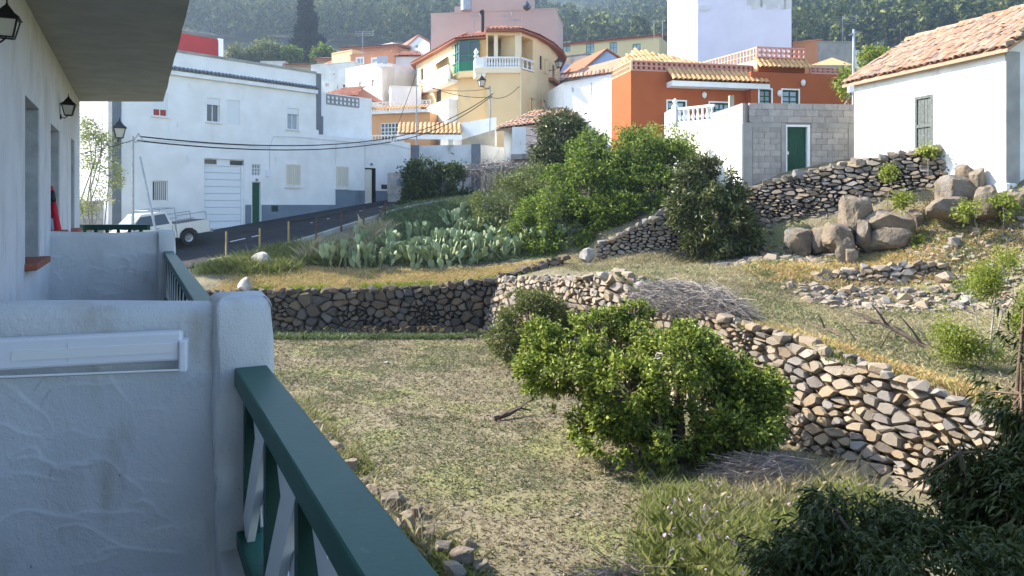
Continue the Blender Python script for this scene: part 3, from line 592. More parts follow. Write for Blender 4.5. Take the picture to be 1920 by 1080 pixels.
def poly_area(pts, soft=.22):
    """random points over convex pieces given as plan quads"""
    def f(g, n):
        q = np.array(pts, float); ar = []; jt = g.normal(0, soft, (n, 2)) * g.uniform(0, 1.6, (n, 1))
        for k in q: ar.append(abs(np.cross(k[1] - k[0], k[2] - k[0])) / 2 + abs(np.cross(k[2] - k[0], k[3] - k[0])) / 2)
        ar = np.array(ar); p = g.choice(len(q), n, p=ar / ar.sum()); u, v = g.uniform(0, 1, (2, n)); K = q[p]
        return K[:, 0] * ((1 - u) * (1 - v))[:, None] + K[:, 1] * (u * (1 - v))[:, None] + K[:, 2] * (u * v)[:, None] + K[:, 3] * ((1 - u) * v)[:, None] + jt
    return f
def n2(P_, f, s): return fbm(np.c_[P_ * f, P_[:, 0] * 0], 3, s)
FIELD = poly_area(soft=.05, pts=[[(-2.2, 8.4), (4.5, 8.4), (6, 13), (-5, 17)], [(-5, 17), (6, 13), (-1.4, 26.5), (-9.5, 26.5)]])
lowz = lambda P_: heights(np.c_[P_, P_[:, 0] * 0], False)
blades(FIELD, 60000, .07, .022, 'litter', 'leaf_litter', 'dry clods and leaf litter covering the lower field', 'litter', 101, 1.6)
blades(FIELD, 140000, .05, .016, 'weed_green', 'field_weeds', 'low green weeds spread thinly over the lower field', 'weeds', 102, 1.1, dens=lambda P_: n2(P_, .55, 4) + .55 * n2(P_, 2.3, 8) > .02)
blades(FIELD, 14000, .09, .012, 'grass_dry', 'field_straw', 'short dry straw lying over the lower field', 'straw', 103, 1.5, dens=lambda P_: n2(P_, .7, 14) > -.1)
blades(poly_area([[(-9.5, 25.6), (-1.3, 25.6), (-1.3, 26.5), (-9.5, 26.5)]], .1), 9000, .2, .03, 'weed_green', 'wall_foot_weeds', 'green weeds along the foot of the dark stone wall', 'weeds', 104, .8, dens=lambda P_: n2(P_, .9, 5) > -.1)
blades(poly_area([[(-11, 27.4), (1.8, 27.4), (2.5, 29.6), (-11, 30.6)]]), 26000, .13, .02, 'grass_orange', 'dry_terrace_grass', 'short orange dry grass on the strip above the dark stone wall', 'grass', 105, .8)
blades(poly_area([[(-9.5, 27.15), (1, 27.2), (1, 27.75), (-9.5, 27.75)]]), 7000, .2, .03, 'leaf_lime', 'wall_top_weeds', 'yellow green succulents along the rim of the dark stone wall', 'weeds', 106, .9, dens=lambda P_: n2(P_, .8, 6) > .05)
blades(poly_area([[(-12.5, 29.5), (-6.8, 29.8), (-6.5, 33.2), (-10.5, 32.6)]]), 20000, .5, .018, 'grass_green', 'verge_grass', 'tall green and straw grass on the verge below the road', 'grass', 107, .5, dens=lambda P_: n2(P_, .6, 7) > -.1)
blades(poly_area([[(-11, 30), (-6.4, 31), (-5.9, 35.6), (-10, 33)]]), 12000, .85, .013, 'grass_dry', 'verge_straw', 'dry straw stalks on the verge below the road fence', 'straw', 108, .45, dens=lambda P_: n2(P_, .7, 11) > .0)
UP2 = poly_area([[(6.6, 14.6), (8.6, 9.5), (12, 12), (12, 20.6)], [(6.6, 14.6), (12, 20.6), (7.5, 22), (3.2, 21)], [(3.4, 21), (8, 22), (6.5, 27.6), (2, 27.2)]])
blades(UP2, 60000, .08, .018, 'weed_green', 'terrace_weeds', 'low weeds on the upper right terrace', 'weeds', 109, 1.0, dens=lambda P_: n2(P_, .6, 17) > .05)
blades(UP2, 50000, .11, .014, 'grass_dry', 'terrace_straw', 'thin straw over the upper right terrace', 'straw', 110, 1.3)
blades(poly_area([[(7.4, 22.3), (15, 21.5), (15.2, 24.6), (8.6, 27.8)]], .35), 34000, .15, .018, 'grass_orange', 'slope_grass', 'dry brown grass on the slope under the boulders', 'grass', 111, .7)
blades(poly_area([[(7.4, 22.3), (15, 21.5), (15.2, 24.6), (8.6, 27.4)]]), 9000, .2, .03, 'weed_green', 'slope_weeds', 'green weed patches on the slope under the boulders', 'weeds', 112, .8, dens=lambda P_: n2(P_, .7, 23) > .2)
WEED = poly_area([[(2.2, 7.2), (3.7, 7.6), (5.6, 11.6), (3.2, 12.4)], [(1.6, 8.2), (2.6, 7.6), (3.2, 12.4), (2.4, 11.6)]])
blades(WEED, 46000, .36, .008, 'grass_green', 'tall_weeds', 'tall green weeds in front of the pale rubble wall', 'weeds', 113, .45, dens=lambda P_: n2(P_, 1.0, 29) > -.25)
blades(WEED, 22000, .13, .03, 'weed_green', 'mallow_weeds', 'broad leafed weeds under the tall grass at the bottom', 'weeds', 114, .9, dens=lambda P_: n2(P_, 1.0, 31) > -.1)
blades(poly_area([[(2.4, 10.4), (4, 11.2), (5.8, 12.4), (4.6, 13.4)]]), 8000, .4, .006, 'grass_dry', 'tall_straw', 'tall dry straw under the fruit tree by the wall', 'straw', 115, .4)
blades(WEED, 260, .06, .05, 'petal', 'mallow_flowers', 'small mauve flowers among the tall weeds', 'flowers', 116, .5, hfun=lambda P_: lowz(P_) + .28, dens=lambda P_: n2(P_, 1.2, 33) > 0)
BORD = poly_area([[(-.9, 8.2), (-.2, 8.6), (-3.2, 13.9), (-3.9, 13.5)], [(-3.9, 13.5), (-3.2, 13.9), (-5.0, 17.6), (-5.7, 17.2)]])
blades(BORD, 2200, .4, .006, 'grass_dry', 'border_straw', 'tall dry grass along the stone border beside the balcony', 'straw', 117, .45, dens=lambda P_: n2(P_, 1.1, 37) > -.05)
blades(BORD, 16000, .15, .018, 'grass_green', 'border_weeds', 'green weeds among the border stones beside the balcony', 'weeds', 118, .8, dens=lambda P_: n2(P_, 1.0, 39) > -.1)
blades(poly_area([[(-3, 5), (-.9, 8.2), (-5.7, 17.2), (-7.5, 14)]]), 16000, .16, .02, 'grass_green', 'shade_grass', 'grass in the shade between building and border stones', 'grass', 119, .8)
blades(poly_area([[(-6.2, 31), (1.8, 30.6), (2.6, 34), (-5.4, 37.5)]]), 16000, .25, .03, 'weed_green', 'cactus_bed_weeds', 'green undergrowth between the prickly pear cacti', 'weeds', 120, .7)
# border stones beside the balcony, loose rocks, boulders
BL = [boulder_mesh('boulder', k, 4) for k in range(6)]; PBL = [boulder_mesh('pale_boulder', 20 + k, 3) for k in range(3)]
def rock(x, y, Y, wpx, hpx, label, me, group=None, name='boulder', cat='boulder', rz=0, dep=.8, ground=True):
    c = px(x, y, Y); s = Y / F / 2; gz = H(c.x, c.y) - .12
    if ground and c.z - hpx * s > gz: t_ = c.z + hpx * s; h0 = hpx; hpx = (t_ - gz) / 2 / s; wpx *= (hpx / h0) ** .45; c.z = (t_ + gz) / 2
    o = link(name, me, None, Matrix.Translation(c) @ Matrix.Rotation(rz, 4, 'Z') @ Matrix.Diagonal((wpx * s, wpx * s * dep, hpx * s, 1))); return tag(o, label, cat, group)
spots = [(590, 800, 22), (560, 775, 18), (628, 845, 34), (655, 880, 36), (612, 820, 22), (700, 925, 30), (735, 945, 46), (765, 985, 44), (800, 1005, 40), (835, 1030, 36), (870, 1055, 50), (905, 1062, 34), (880, 1020, 22), (640, 862, 20), (545, 748, 16), (850, 1075, 44), (720, 965, 30), (680, 905, 22), (575, 790, 16), (780, 960, 24)]
spots.sort(key=lambda s_: s_[1]); ORD = 'first second third fourth fifth sixth seventh eighth ninth tenth eleventh twelfth thirteenth fourteenth fifteenth sixteenth seventeenth eighteenth nineteenth twentieth'.split()
for i, (x, y, w_) in enumerate(spots):
    g = pxz(x, y, .05); rock(x, y - w_ * .15, g.y, w_ * 1.25, w_ * .95, ('farthest' if i == 0 else 'nearest' if i == len(spots) - 1 else ORD[i]) + ' brown stone counted from the far end of the border beside the balcony', BL[i % 6], 'border stones beside the balcony', 'border_stone', 'stone', rz=i * 1.3)
for x, y, Y, w_, h_, lab in ((490, 487, 30.4, 44, 34, 'pale rounded boulder in the grass below the road'), (458, 531, 27.3, 34, 28, 'grey rock on the left end of the dark stone wall'), (437, 540, 27.1, 28, 20, 'tan rock on the left end of the dark stone wall'), (1165, 527, 20.6, 46, 26, 'white flat rock at the tip of the brush pile'), (1135, 520, 20.9, 38, 22, 'pale tan rock left of the brush pile'), (1100, 478, 28.4, 36, 28, 'squat pale stone at the lower end of the stepped wall')):
    rock(x, y, Y, w_, h_, lab, random.choice(PBL if 'tan rock on' not in lab else BL), None, rz=x, ground='brush' not in lab)
bl = [(1660, 405, 24.6, 82, 52, 'large smooth boulder at the top of the boulder pile'), (1600, 385, 25.2, 66, 48, 'dark angular boulder left behind the smooth boulder'), (1578, 430, 24.7, 64, 54, 'split tan boulder on the left of the pile'), (1662, 442, 24.3, 84, 40, 'flat tan boulder under the smooth boulder'), (1585, 462, 24.2, 56, 40, 'low brown boulder at the foot of the pile'), (1622, 430, 24.6, 42, 50, 'brown boulder wedged in the middle of the pile'),
      (1712, 400, 24.9, 36, 30, 'small round boulder right of the pile'), (1595, 485, 23.9, 30, 40, 'narrow boulder lowest on the slope'), (1500, 425, 26.2, 46, 26, 'rounded foundation stone left of the pile'), (1535, 432, 26, 36, 26, 'grey foundation stone next to the pile'),
      (1790, 352, 24.4, 96, 54, 'big sloping boulder under the old white house'), (1790, 380, 23.8, 88, 34, 'long flat boulder below the sloping boulder'), (1832, 318, 24.2, 34, 32, 'tan boulder at the foot of the white wall'), (1808, 316, 24.6, 30, 24, 'small brown boulder beside the white wall'), (1890, 358, 22.9, 60, 24, 'flat ledge rock under the shaded gable'), (1850, 352, 23.2, 50, 22, 'ledge rock under the corner of the white house')]
for i, (x, y, Y, w_, h_, lab) in enumerate(bl): rock(x, y, Y, w_ * 1.04, h_ * 1.18, lab, BL[(i * 5) % 6], 'boulders below the old house', rz=i * .9, dep=.75)
# rubble strewn on slopes
def rubble(label, quadpts, n, size, mt, stones, seed, zoff=0.0):
    g = np.random.default_rng(seed); P_ = poly_area(quadpts)(g, n); z = heights(np.c_[P_, P_[:, 0] * 0], False); it = []
    for (x, y), zz in zip(P_, z):
        s = size * g.lognormal(0, .4); a = g.uniform(0, 6.28); X = Vector((math.cos(a), math.sin(a), g.normal(0, .2))); Yv = Vector((-math.sin(a), math.cos(a), g.normal(0, .2)))
        it.append((stones[g.integers(len(stones))], basis(X * s, Yv * s * .75, X.cross(Yv) * s * .5, (x, y, zz + s * .2 + zoff))))
    return tag(merged('rubble', it, mt), label, 'rubble', kind='stuff')
rubble('loose stones scattered over the slope by the leafy dark tree', [[(7.4, 25.0), (10.8, 24.4), (10.2, 27.6), (7.4, 28)]], 1000, .11, 'field_stone', ST_F, 301)
blades(poly_area([[(1.6, 26.6), (7.6, 26), (7.6, 28.2), (2.4, 30.4)]], .3), 16000, .15, .014, 'grass_dry', 'path_straw', 'dry grass on the path before the stepped stone wall', 'grass', 121, .8)
blades(poly_area([[(-6.5, 37), (2, 33.5), (3.5, 42), (-4.5, 43.5)]], .3), 22000, .35, .03, 'weed_green', 'slope_undergrowth', 'green undergrowth on the bank behind the cacti', 'weeds', 122, .7)
blades(poly_area([[(7.6, 25), (13, 24.2), (12.5, 26), (8.6, 28)]], .3), 14000, .16, .02, 'weed_green', 'bank_weeds', 'weeds on the bank at the foot of the high stone wall', 'weeds', 123, .7, dens=lambda P_: n2(P_, .8, 51) > -.05)
_q = lambda s0, s1, o0, o1: [tuple(DA + DD * DLEN * s0 + DN * o0), tuple(DA + DD * DLEN * s1 + DN * o0), tuple(DA + DD * DLEN * s1 + DN * o1), tuple(DA + DD * DLEN * s0 + DN * o1)]
blades(poly_area([_q(.75, 1.3, 1.15, 1.6)], .12), 12000, .17, .012, 'grass_orange', 'rim_grass', 'brown dry grass fringe behind the pale rubble wall', 'grass', 124, .6)
blades(poly_area([_q(.25, 1.3, .6, 1.0)], .1), 1500, .2, .016, 'grass_green', 'wall_tufts', 'green tufts sprouting along the top of the pale rubble wall', 'weeds', 125, .6, hfun=lambda P_: np.interp(((P_ - np.array(DA)) @ np.array(DD)) / (DLEN * 1.35), [a for a, _ in d_tab], [b for _, b in d_tab]) - .02, dens=lambda P_: n2(P_, 1.5, 61) > .15)
rubble('fallen stones at the foot of the high stone wall', [[(8.6, 26.4), (12.4, 24.6), (12.8, 25.8), (8.8, 28)]], 420, .11, 'field_stone', ST_F, 307)
rubble('loose pale stones spilling from the tumbledown wall', [[(8.2, 20.2), (14, 19.4), (14.4, 21.4), (8, 22)]], 650, .10, 'light_stone', ST_L, 302)
rubble('loose stones on the right slope below the white house', [[(12.6, 22), (15.4, 21.4), (15.6, 24), (12.6, 24.2)]], 420, .10, 'light_stone', ST_L, 303)
rubble('stones along the top of the pale rubble wall', [[(.2, 25.2), (1.2, 25.6), (3.6, 20.6), (2.6, 20.4)]], 260, .10, 'light_stone', ST_L, 304)
rubble('small stones along the foot of the dark stone wall', [[(-9, 26), (-1.3, 26), (-1.3, 26.7), (-9, 26.7)]], 140, .07, 'dark_stone', ST_D, 305)
rubble('clods and pebbles over the lower field', [[(-2.2, 8.4), (4.5, 8.4), (6, 13), (-5, 17)], [(-5, 17), (6, 13), (-1.4, 26.5), (-9.5, 26.5)]], 1500, .022, 'field_stone', ST_F, 306, -.005)
# brush piles of cut twigs
def brush(name, label, c, rx, ry, rz_, n, ang, seed, r=.008, L=1.1):
    g = random.Random(seed); m_ = MB(); c = Vector(c)
    for _ in range(n):
        while True:
            a, b_, d = g.uniform(-1, 1), g.uniform(-1, 1), g.uniform(0, 1)
            if a * a + b_ * b_ + d * d < 1: break
        ca, sa = math.cos(ang), math.sin(ang); p = c + Vector((a * rx * ca - b_ * ry * sa, a * rx * sa + b_ * ry * ca, d * rz_)); th = ang + g.gauss(0, .5); l = L * g.uniform(.4, 1.1)
        dv = Vector((math.cos(th), math.sin(th), g.gauss(-.12, .22))) * l / 2; bend = Vector((g.gauss(0, .08), g.gauss(0, .08), g.gauss(.05, .08))) * l; k = r * g.uniform(.5, 1.6)
        m_.tube([p - dv, p + bend, p + dv], [k, k * .8, k * .3], 3, cap=False)
    return tag(m_.build(name, 'twig'), label, 'brush pile')
bp = px(1290, 585, 17.8); brush('brush_pile', 'grey pile of cut twigs lying on top of the pale rubble wall', (bp.x + .15, bp.y + .5, bp.z - .05), 1.7, .55, .62, 4200, -.95, 1, .007)
b2 = pxz(1440, 910, .05); brush('brush_pile', 'straw coloured twig heap among the weeds in front of the rubble wall', b2, 1.0, .55, .45, 1500, .2, 2, .005, .8)
b3 = pxz(1160, 1092, .0); brush('brush_pile', 'dark flat bundle of twigs at the bottom edge of the field', b3, .8, .3, .12, 160, .15, 3, .005, .9)
# fallen branches
def branch(label, pts, r0, seed, side=6):
    g = random.Random(seed); m_ = MB(); pts = [Vector(p) for p in pts]; n = len(pts); m_.tube(pts, [r0 * (1 - .75 * i / (n - 1)) for i in range(n)], 6)
    for _ in range(side):
        i = g.randrange(0, n - 1); a = pts[i].lerp(pts[i + 1], g.random()); d = (pts[i + 1] - pts[i]).normalized(); v = (d + Vector((g.gauss(0, .6), g.gauss(0, .6), g.gauss(.25, .3)))).normalized(); l = g.uniform(.3, .9)
        m_.tube([a, a + v * l * .5 + Vector((0, 0, .03)), a + v * l], [r0 * .45, r0 * .3, r0 * .1], 4)
    return tag(m_.build('fallen_branch', 'dead_branch'), label, 'branch')
fb_ = lambda L_: [px(x, y, Y) for x, y, Y in L_]
branch('long dark fallen branch forking across the upper terrace', fb_([(1845, 680, 14.6), (1770, 668, 15), (1735, 650, 15.3), (1690, 625, 15.6), (1650, 606, 16), (1608, 604, 16.4)]), .075, 1, 14)
branch('thin curved fallen branch left on the upper terrace', fb_([(1700, 660, 15.0), (1640, 660, 15.2), (1590, 642, 15.6), (1570, 625, 16), (1540, 612, 16.6)]), .045, 2, 7)
branch('crooked stick lying at the left of the upper terrace', fb_([(1455, 628, 17.4), (1490, 622, 17.4), (1530, 608, 17.3), (1552, 620, 16.8)]), .045, 3, 2)
branch('dark broken stump lying on the field left of the fruit tree', [pxz(925, 785, .05), pxz(955, 776, .1), pxz(975, 765, .16), pxz(997, 770, .08)], .06, 4, 3)
# prickly pears
def pad_mesh():
    m_ = MB(); rings = [(0.0, .05), (.18, .26), (.45, .46), (.7, .5), (.9, .34), (1.0, .06)]; n = 6; vs_ = []
    for z, r_ in rings:
        for k in range(n):
            t = 2 * math.pi * k / n; vs_.append((r_ * math.cos(t), .5 * math.sin(t) * (.35 + r_), z))
    fs = [(i * n + k, i * n + (k + 1) % n, (i + 1) * n + (k + 1) % n, (i + 1) * n + k) for i in range(len(rings) - 1) for k in range(n)]; m_.add(vs_, fs)
    me = bpy.data.meshes.new('pad'); me.from_pydata(m_.v, [], m_.f); me.materials.append(MATS['cactus_pad']); me.polygons.foreach_set('use_smooth', [True] * len(me.polygons)); return me
PAD = pad_mesh()
def cactus(label, x, y, hgt, n, seed):
    g = random.Random(seed); z = H(x, y); t = thing('prickly_pear', label, 'cactus', (x, y, z), 'prickly pear cacti above the dark stone wall'); todo = []
    for _ in range(max(3, n // 6)): todo.append((Vector((x + g.uniform(-.45, .45), y + g.uniform(-.35, .35), z - .05)), Vector((g.gauss(0, .25), g.gauss(0, .25), 1)).normalized(), 0))
    cnt = 0
    while todo and cnt < n:
        p, d, lv = todo.pop(0); s = .385 * g.uniform(.75, 1.15) * (1.15 if lv == 0 else 1); a = g.uniform(0, 6.28); sdv = Vector((math.cos(a), math.sin(a), 0)); X = (sdv - d * sdv.dot(d)).normalized(); Yv = d.cross(X)
        link('pad', PAD, t, basis(X * s * .66, Yv * s * .12, d * s, p)); cnt += 1
        for k in range(g.choice((1, 2, 2, 3))):
            if p.z - z > hgt: break
            th = g.uniform(-1.0, 1.0); q = p + d * s * (.93 - abs(th) * .16) + X * s * .3 * math.sin(th); nd = (d + X * math.sin(th) * .8 + Yv * g.gauss(0, .35) + Vector((0, 0, .25))).normalized(); todo.append((q, nd, lv + 1))
        if not todo and cnt < n: todo.append((Vector((x + g.uniform(-.6, .6), y + g.uniform(-.4, .4), z - .05)), Vector((g.gauss(0, .3), g.gauss(0, .3), 1)).normalized(), 0))
    return t
cl = [(610, 487, 30.6, .5, 12), (655, 478, 30.8, .7, 18), (700, 478, 30.6, .9, 24), (745, 470, 31, 1.1, 26), (735, 455, 32.4, 1.1, 20), (790, 465, 31.4, 1.4, 28), (830, 455, 32.6, 1.7, 30), (845, 475, 31, 1.2, 28), (880, 458, 32.2, 1.8, 32), (905, 472, 31.2, 1.3, 28), (935, 455, 32.4, 1.6, 28), (955, 470, 31.4, 1.1, 24), (990, 468, 31.6, .9, 20), (1030, 462, 31.6, .6, 14), (780, 440, 33.8, 1.1, 20), (860, 432, 34.4, 1.4, 24), (680, 450, 32.6, .7, 12), (915, 428, 34.2, 1.2, 20)]
cl.sort(); words = ['leftmost and smallest', 'second from the left, low', 'rear low one left of the middle,', 'third front one from the left, broad padded', 'rear one beside the broad padded plant,', 'fourth front one from the left,', 'shaded back one near the ivy,', 'middle left, tall front', 'tall, left of the crown of the clump,', 'middle front', 'back row middle', 'tallest, at the crown of the clump,', 'front right of the tallest,', 'back row right', 'tall right-hand', 'right front', 'second from the right', 'rightmost']
for i, (x, y, Y, h_, n, lab) in enumerate(((765, 490, 30.3, .4, 22, 'low front cactus of the prickly pears, left of the middle'), (825, 488, 30.4, .5, 26, 'low front cactus of the prickly pears, in the middle'), (885, 486, 30.5, .5, 26, 'low front cactus of the prickly pears, right of the middle'), (945, 482, 30.7, .5, 24, 'low front cactus of the prickly pears, toward the green shrub'), (1010, 476, 31, .45, 22, 'low cactus at the right front of the prickly pears'), (1055, 470, 31.2, .4, 18, 'last low cactus on the right touching the green shrub'), (850, 405, 36, 1.0, 34, 'far back cactus in front of the ivy and pergola'))):
    c = px(x, y, Y); cactus(lab, c.x, c.y, h_, n, 560 + i)
for i, (x, y, Y, h_, n) in enumerate(cl):
    c = px(x, y, Y); cactus(words[i] + ' prickly pear cactus above the dark stone wall', c.x, c.y, h_ * 1.05, int(n * 2.3), 500 + i)
# ------------------------------------------------------------------ the building we stand in: balconies on the left
BD = Vector((-.450, .893)); BN = Vector((.893, .450))
def bp_(c, k): return Vector((c, 0)) + BD * k          # c: offset of a line parallel to the front (at Y=0), k: metres along it
def bq(c, Y): return bp_(c, Y / BD.y)
FLOOR = EYE - 1.6; CW = -.9; CR = .358; CS = .443; ZS = EYE + 1.667; YEND = 12.0
apt = thing('apartment_building', 'white plastered apartment building with balconies on the left, seen along its front', 'building', (-4, 4, 0))
fw_ = Fac(bq(CW, -6), bq(CW, YEND)); ops = []
for x0, y0, x1, y1 in ((47, 178, 74, 485), (95, 231, 112, 434), (133, 258, 140, 430)):
    u0 = fw_.hit(x0, 300)[0]; u1 = fw_.hit(x1, 300)[0]; ops.append((u0, u1, max(FLOOR + .25, fw_.hit(x1, y1)[1]), fw_.hit(x0, y0)[1], .28))
mb = MB(); panel(mb, fw_, 0, fw_.L, -.6, 11.6, ops)  # upper storey is unseen, carried this high for the shadow it casts
pe = bq(CW, YEND); back = pe - BN * 9; ps = bq(CW, -6); bs = ps - BN * 9
for a, b_ in ((pe, back), (back, bs), (bs, ps)): mb.quad((a.x, a.y, -.6), (b_.x, b_.y, -.6), (b_.x, b_.y, 11.6), (a.x, a.y, 11.6))
mb.quad((ps.x, ps.y, 11.6), (pe.x, pe.y, 11.6), (back.x, back.y, 11.6), (bs.x, bs.y, 11.6))
mb.build('wall', 'white_plaster', apt)
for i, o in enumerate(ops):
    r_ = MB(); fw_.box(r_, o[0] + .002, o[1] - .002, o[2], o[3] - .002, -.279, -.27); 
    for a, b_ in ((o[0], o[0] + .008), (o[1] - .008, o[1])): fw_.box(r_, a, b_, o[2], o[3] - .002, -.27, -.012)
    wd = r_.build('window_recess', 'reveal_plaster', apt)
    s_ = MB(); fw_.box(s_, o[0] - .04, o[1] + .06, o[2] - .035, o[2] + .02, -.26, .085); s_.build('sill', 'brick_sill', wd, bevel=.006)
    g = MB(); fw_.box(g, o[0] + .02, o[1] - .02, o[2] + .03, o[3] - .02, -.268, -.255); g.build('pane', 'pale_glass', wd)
# soffit slab of the storey above
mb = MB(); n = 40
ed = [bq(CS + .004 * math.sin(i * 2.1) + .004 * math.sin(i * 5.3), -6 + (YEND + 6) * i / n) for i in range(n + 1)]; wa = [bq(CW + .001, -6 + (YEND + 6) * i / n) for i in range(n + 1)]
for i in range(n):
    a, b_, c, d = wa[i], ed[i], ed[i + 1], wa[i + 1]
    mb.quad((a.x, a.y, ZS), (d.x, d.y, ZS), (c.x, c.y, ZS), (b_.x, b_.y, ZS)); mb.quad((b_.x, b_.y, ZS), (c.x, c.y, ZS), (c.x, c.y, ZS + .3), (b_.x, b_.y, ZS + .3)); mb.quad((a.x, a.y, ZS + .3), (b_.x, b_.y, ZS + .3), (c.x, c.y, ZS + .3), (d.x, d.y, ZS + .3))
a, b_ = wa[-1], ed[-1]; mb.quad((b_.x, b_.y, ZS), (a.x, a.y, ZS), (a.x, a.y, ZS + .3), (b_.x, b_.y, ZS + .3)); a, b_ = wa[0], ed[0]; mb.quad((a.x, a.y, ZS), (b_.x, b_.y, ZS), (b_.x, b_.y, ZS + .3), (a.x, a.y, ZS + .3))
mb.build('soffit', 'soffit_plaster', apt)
# balcony floors, plinths
mb = MB(); q = [bq(CW + .001, -6), bq(CR + .10, -6), bq(CR + .10, YEND), bq(CW + .001, YEND)]; mb.prism([(p.x, p.y) for p in q], FLOOR - .22, FLOOR); mb.build('balcony_floor', 'concrete', apt)
mb = MB(); q = [bq(CR - .10, -6), bq(CR + .10, -6), bq(CR + .10, YEND), bq(CR - .10, YEND)]; mb.prism([(p.x, p.y) for p in q], FLOOR + .001, EYE - 1.06); mb.build('balcony_plinth', 'white_plaster', apt)
# lower storey front under the balconies
mb = MB(); q = [bq(CW + .3, -6), bq(CR - .3, -6), bq(CR - .3, YEND), bq(CW + .3, YEND)]; mb.prism([(p.x, p.y) for p in q], -.5, FLOOR - .23); mb.build('lower_wall', 'white_plaster', apt)
PN = Vector((.955, .296)); PB = Vector((-.296, .955))
def partition(Y, top, arcs, seed, res):
    """plastered parapet between two balconies with trowelled arcs standing proud, and its end pillar"""
    P0 = bq(CR - .02, Y); g = np.random.default_rng(seed); Lu = (CR - CW) / 1.104; nu, nz = res
    U, Z = np.meshgrid(np.linspace(-.02, Lu + .0, nu), np.linspace(0, top - FLOOR, nz)); Hh = .006 * fbm(np.c_[U.ravel() * 5, Z.ravel() * 5, U.ravel() * 0], 3, seed).reshape(U.shape) + .0012 * fbm(np.c_[U.ravel() * 60, Z.ravel() * 60, U.ravel() * 0], 2, seed + 1).reshape(U.shape)
    for _ in range(arcs):
        uc, zc = g.uniform(0, Lu), g.uniform(.05, top - FLOOR - .1); Rr = g.uniform(.07, .2); tl = g.normal(-.1, .4); wd = g.uniform(.45, .95); am = g.uniform(.003, .0075)
        du, dz = (U - uc), (Z - zc + Rr) * 1.3; rr = np.hypot(du, dz); th = np.arctan2(du, dz) - tl; m_ = np.exp(-(th / wd) ** 4); e = Rr - rr + .012 * np.sin(th * 5)
        Hh += am * m_ * np.where(e > 0, np.exp(-e / .035), np.exp(e / .003))
    edge = np.clip((Z - (top - FLOOR - .05)) / .05, 0, 1); Hh -= .04 * edge ** 2.5; th_ = .075
    zt = Z + FLOOR + .012 * np.sin(U * 4 + seed) * (Z / (top - FLOOR)); out = Hh + th_
    def pos(u, z, o): return np.stack([P0.x - PN.x * u - PB.x * o, P0.y - PN.y * u - PB.y * o, z], -1)
    A = pos(U, zt, out).reshape(-1, 3); B = pos(U, zt, -out * 0 - th_ + .04 * edge ** 2.5).reshape(-1, 3); k = nu * nz; I = np.arange(k).reshape(nz, nu)
    Qa = np.stack([I[:-1, :-1].ravel(), I[1:, :-1].ravel(), I[1:, 1:].ravel(), I[:-1, 1:].ravel()], 1); Qb = Qa[:, ::-1] + k; Qt = np.stack([I[-1, :-1], I[-1, :-1] + k, I[-1, 1:] + k, I[-1, 1:]], 1)
    np_mesh('parapet', np.r_[A, B], np.r_[Qa, Qb, Qt], 'white_plaster', apt, smooth=True)
    m_ = MB(); c = P0 + BN * .0; hx, hy = .088, .115; n_ = 14; rows = []
    for z in list(np.linspace(FLOOR + .001, top - .02, n_)) + [top + .0, top + .012]:
        sh = 1 if z < top - .01 else (.93 if z < top + .005 else .78); row = []
        for a in range(24):
            t = 2 * math.pi * a / 24; e = .2; x = math.copysign(abs(math.cos(t)) ** e, math.cos(t)) * hx * sh; y = math.copysign(abs(math.sin(t)) ** e, math.sin(t)) * hy * sh
            j = .004 * math.sin(z * 9 + a) + .003 * math.sin(z * 23 + a * 2.1); q_ = c + BN * (x + j) + BD * (y + j); row.append((q_.x, q_.y, z))
        rows.append(row)
    v = [p for r_ in rows for p in r_]; f = [(i * 24 + k, i * 24 + (k + 1) % 24, (i + 1) * 24 + (k + 1) % 24, (i + 1) * 24 + k) for i in range(len(rows) - 1) for k in range(24)] + [tuple((len(rows) - 1) * 24 + k for k in range(24))]
    m_.add(v, f); m_.build('pillar', 'white_plaster', apt, smooth=True)
partition(2.42, EYE - .30, 70, 5, (460, 340)); partition(8.25, EYE - .285, 60, 9, (160, 110))
# railings
def railing(label, Y0, Y1, z=EYE - .5):
    t = thing('balcony_railing', label, 'railing', (*bq(CR, Y0), z - .55), 'balcony railings'); k0, k1 = Y0 / BD.y, Y1 / BD.y
    def at(k, zz, o=0): p = bp_(CR, k) + BN * o; return Vector((p.x, p.y, zz))
    m_ = MB(); m_.beam(at(k0, z - .03), at(k1, z - .03), .098, .06); m_.build('top_rail', 'green_rail', t, bevel=.006)
    m_ = MB(); m_.beam(at(k0, z - .53), at(k1, z - .53), .085, .05); m_.build('bottom_rail', 'green_rail', t, bevel=.004)
    nb = max(1, round((k1 - k0) / .42)); st = (k1 - k0) / nb
    for i in range(nb + 1):
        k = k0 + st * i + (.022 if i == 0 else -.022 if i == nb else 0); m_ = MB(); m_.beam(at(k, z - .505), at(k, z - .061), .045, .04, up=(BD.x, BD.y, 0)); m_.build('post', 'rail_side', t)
    for i in range(nb):
        a, b_ = k0 + st * i + .035, k0 + st * (i + 1) - .035
        for o, p, q in ((.012, a, b_), (-.012, b_, a)):
            m_ = MB(); m_.beam(at(p, z - .50, o), at(q, z - .066, o), .022, .1, up=(0, 0, 1)); m_.build('slat', 'white_slat', t)
    return t
railing('dark green balcony railing with crossed white slats in the foreground', -3.0, 2.32)
railing('green balcony railing beyond the near pillar with light glancing off its top', 2.56, 8.14)
end = thing('end_railing', 'short dark green railing at the far end of the balconies', 'railing', px(215, 440, 12.1))
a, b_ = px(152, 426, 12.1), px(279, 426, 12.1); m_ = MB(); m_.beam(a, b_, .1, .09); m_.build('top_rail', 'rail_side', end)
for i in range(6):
    p = a.lerp(b_, (i + .3) / 6); m_ = MB(); m_.beam(p - Vector((0, 0, .9)), p - Vector((0, 0, .046)), .04, .04); m_.build('post', 'rail_side', end)
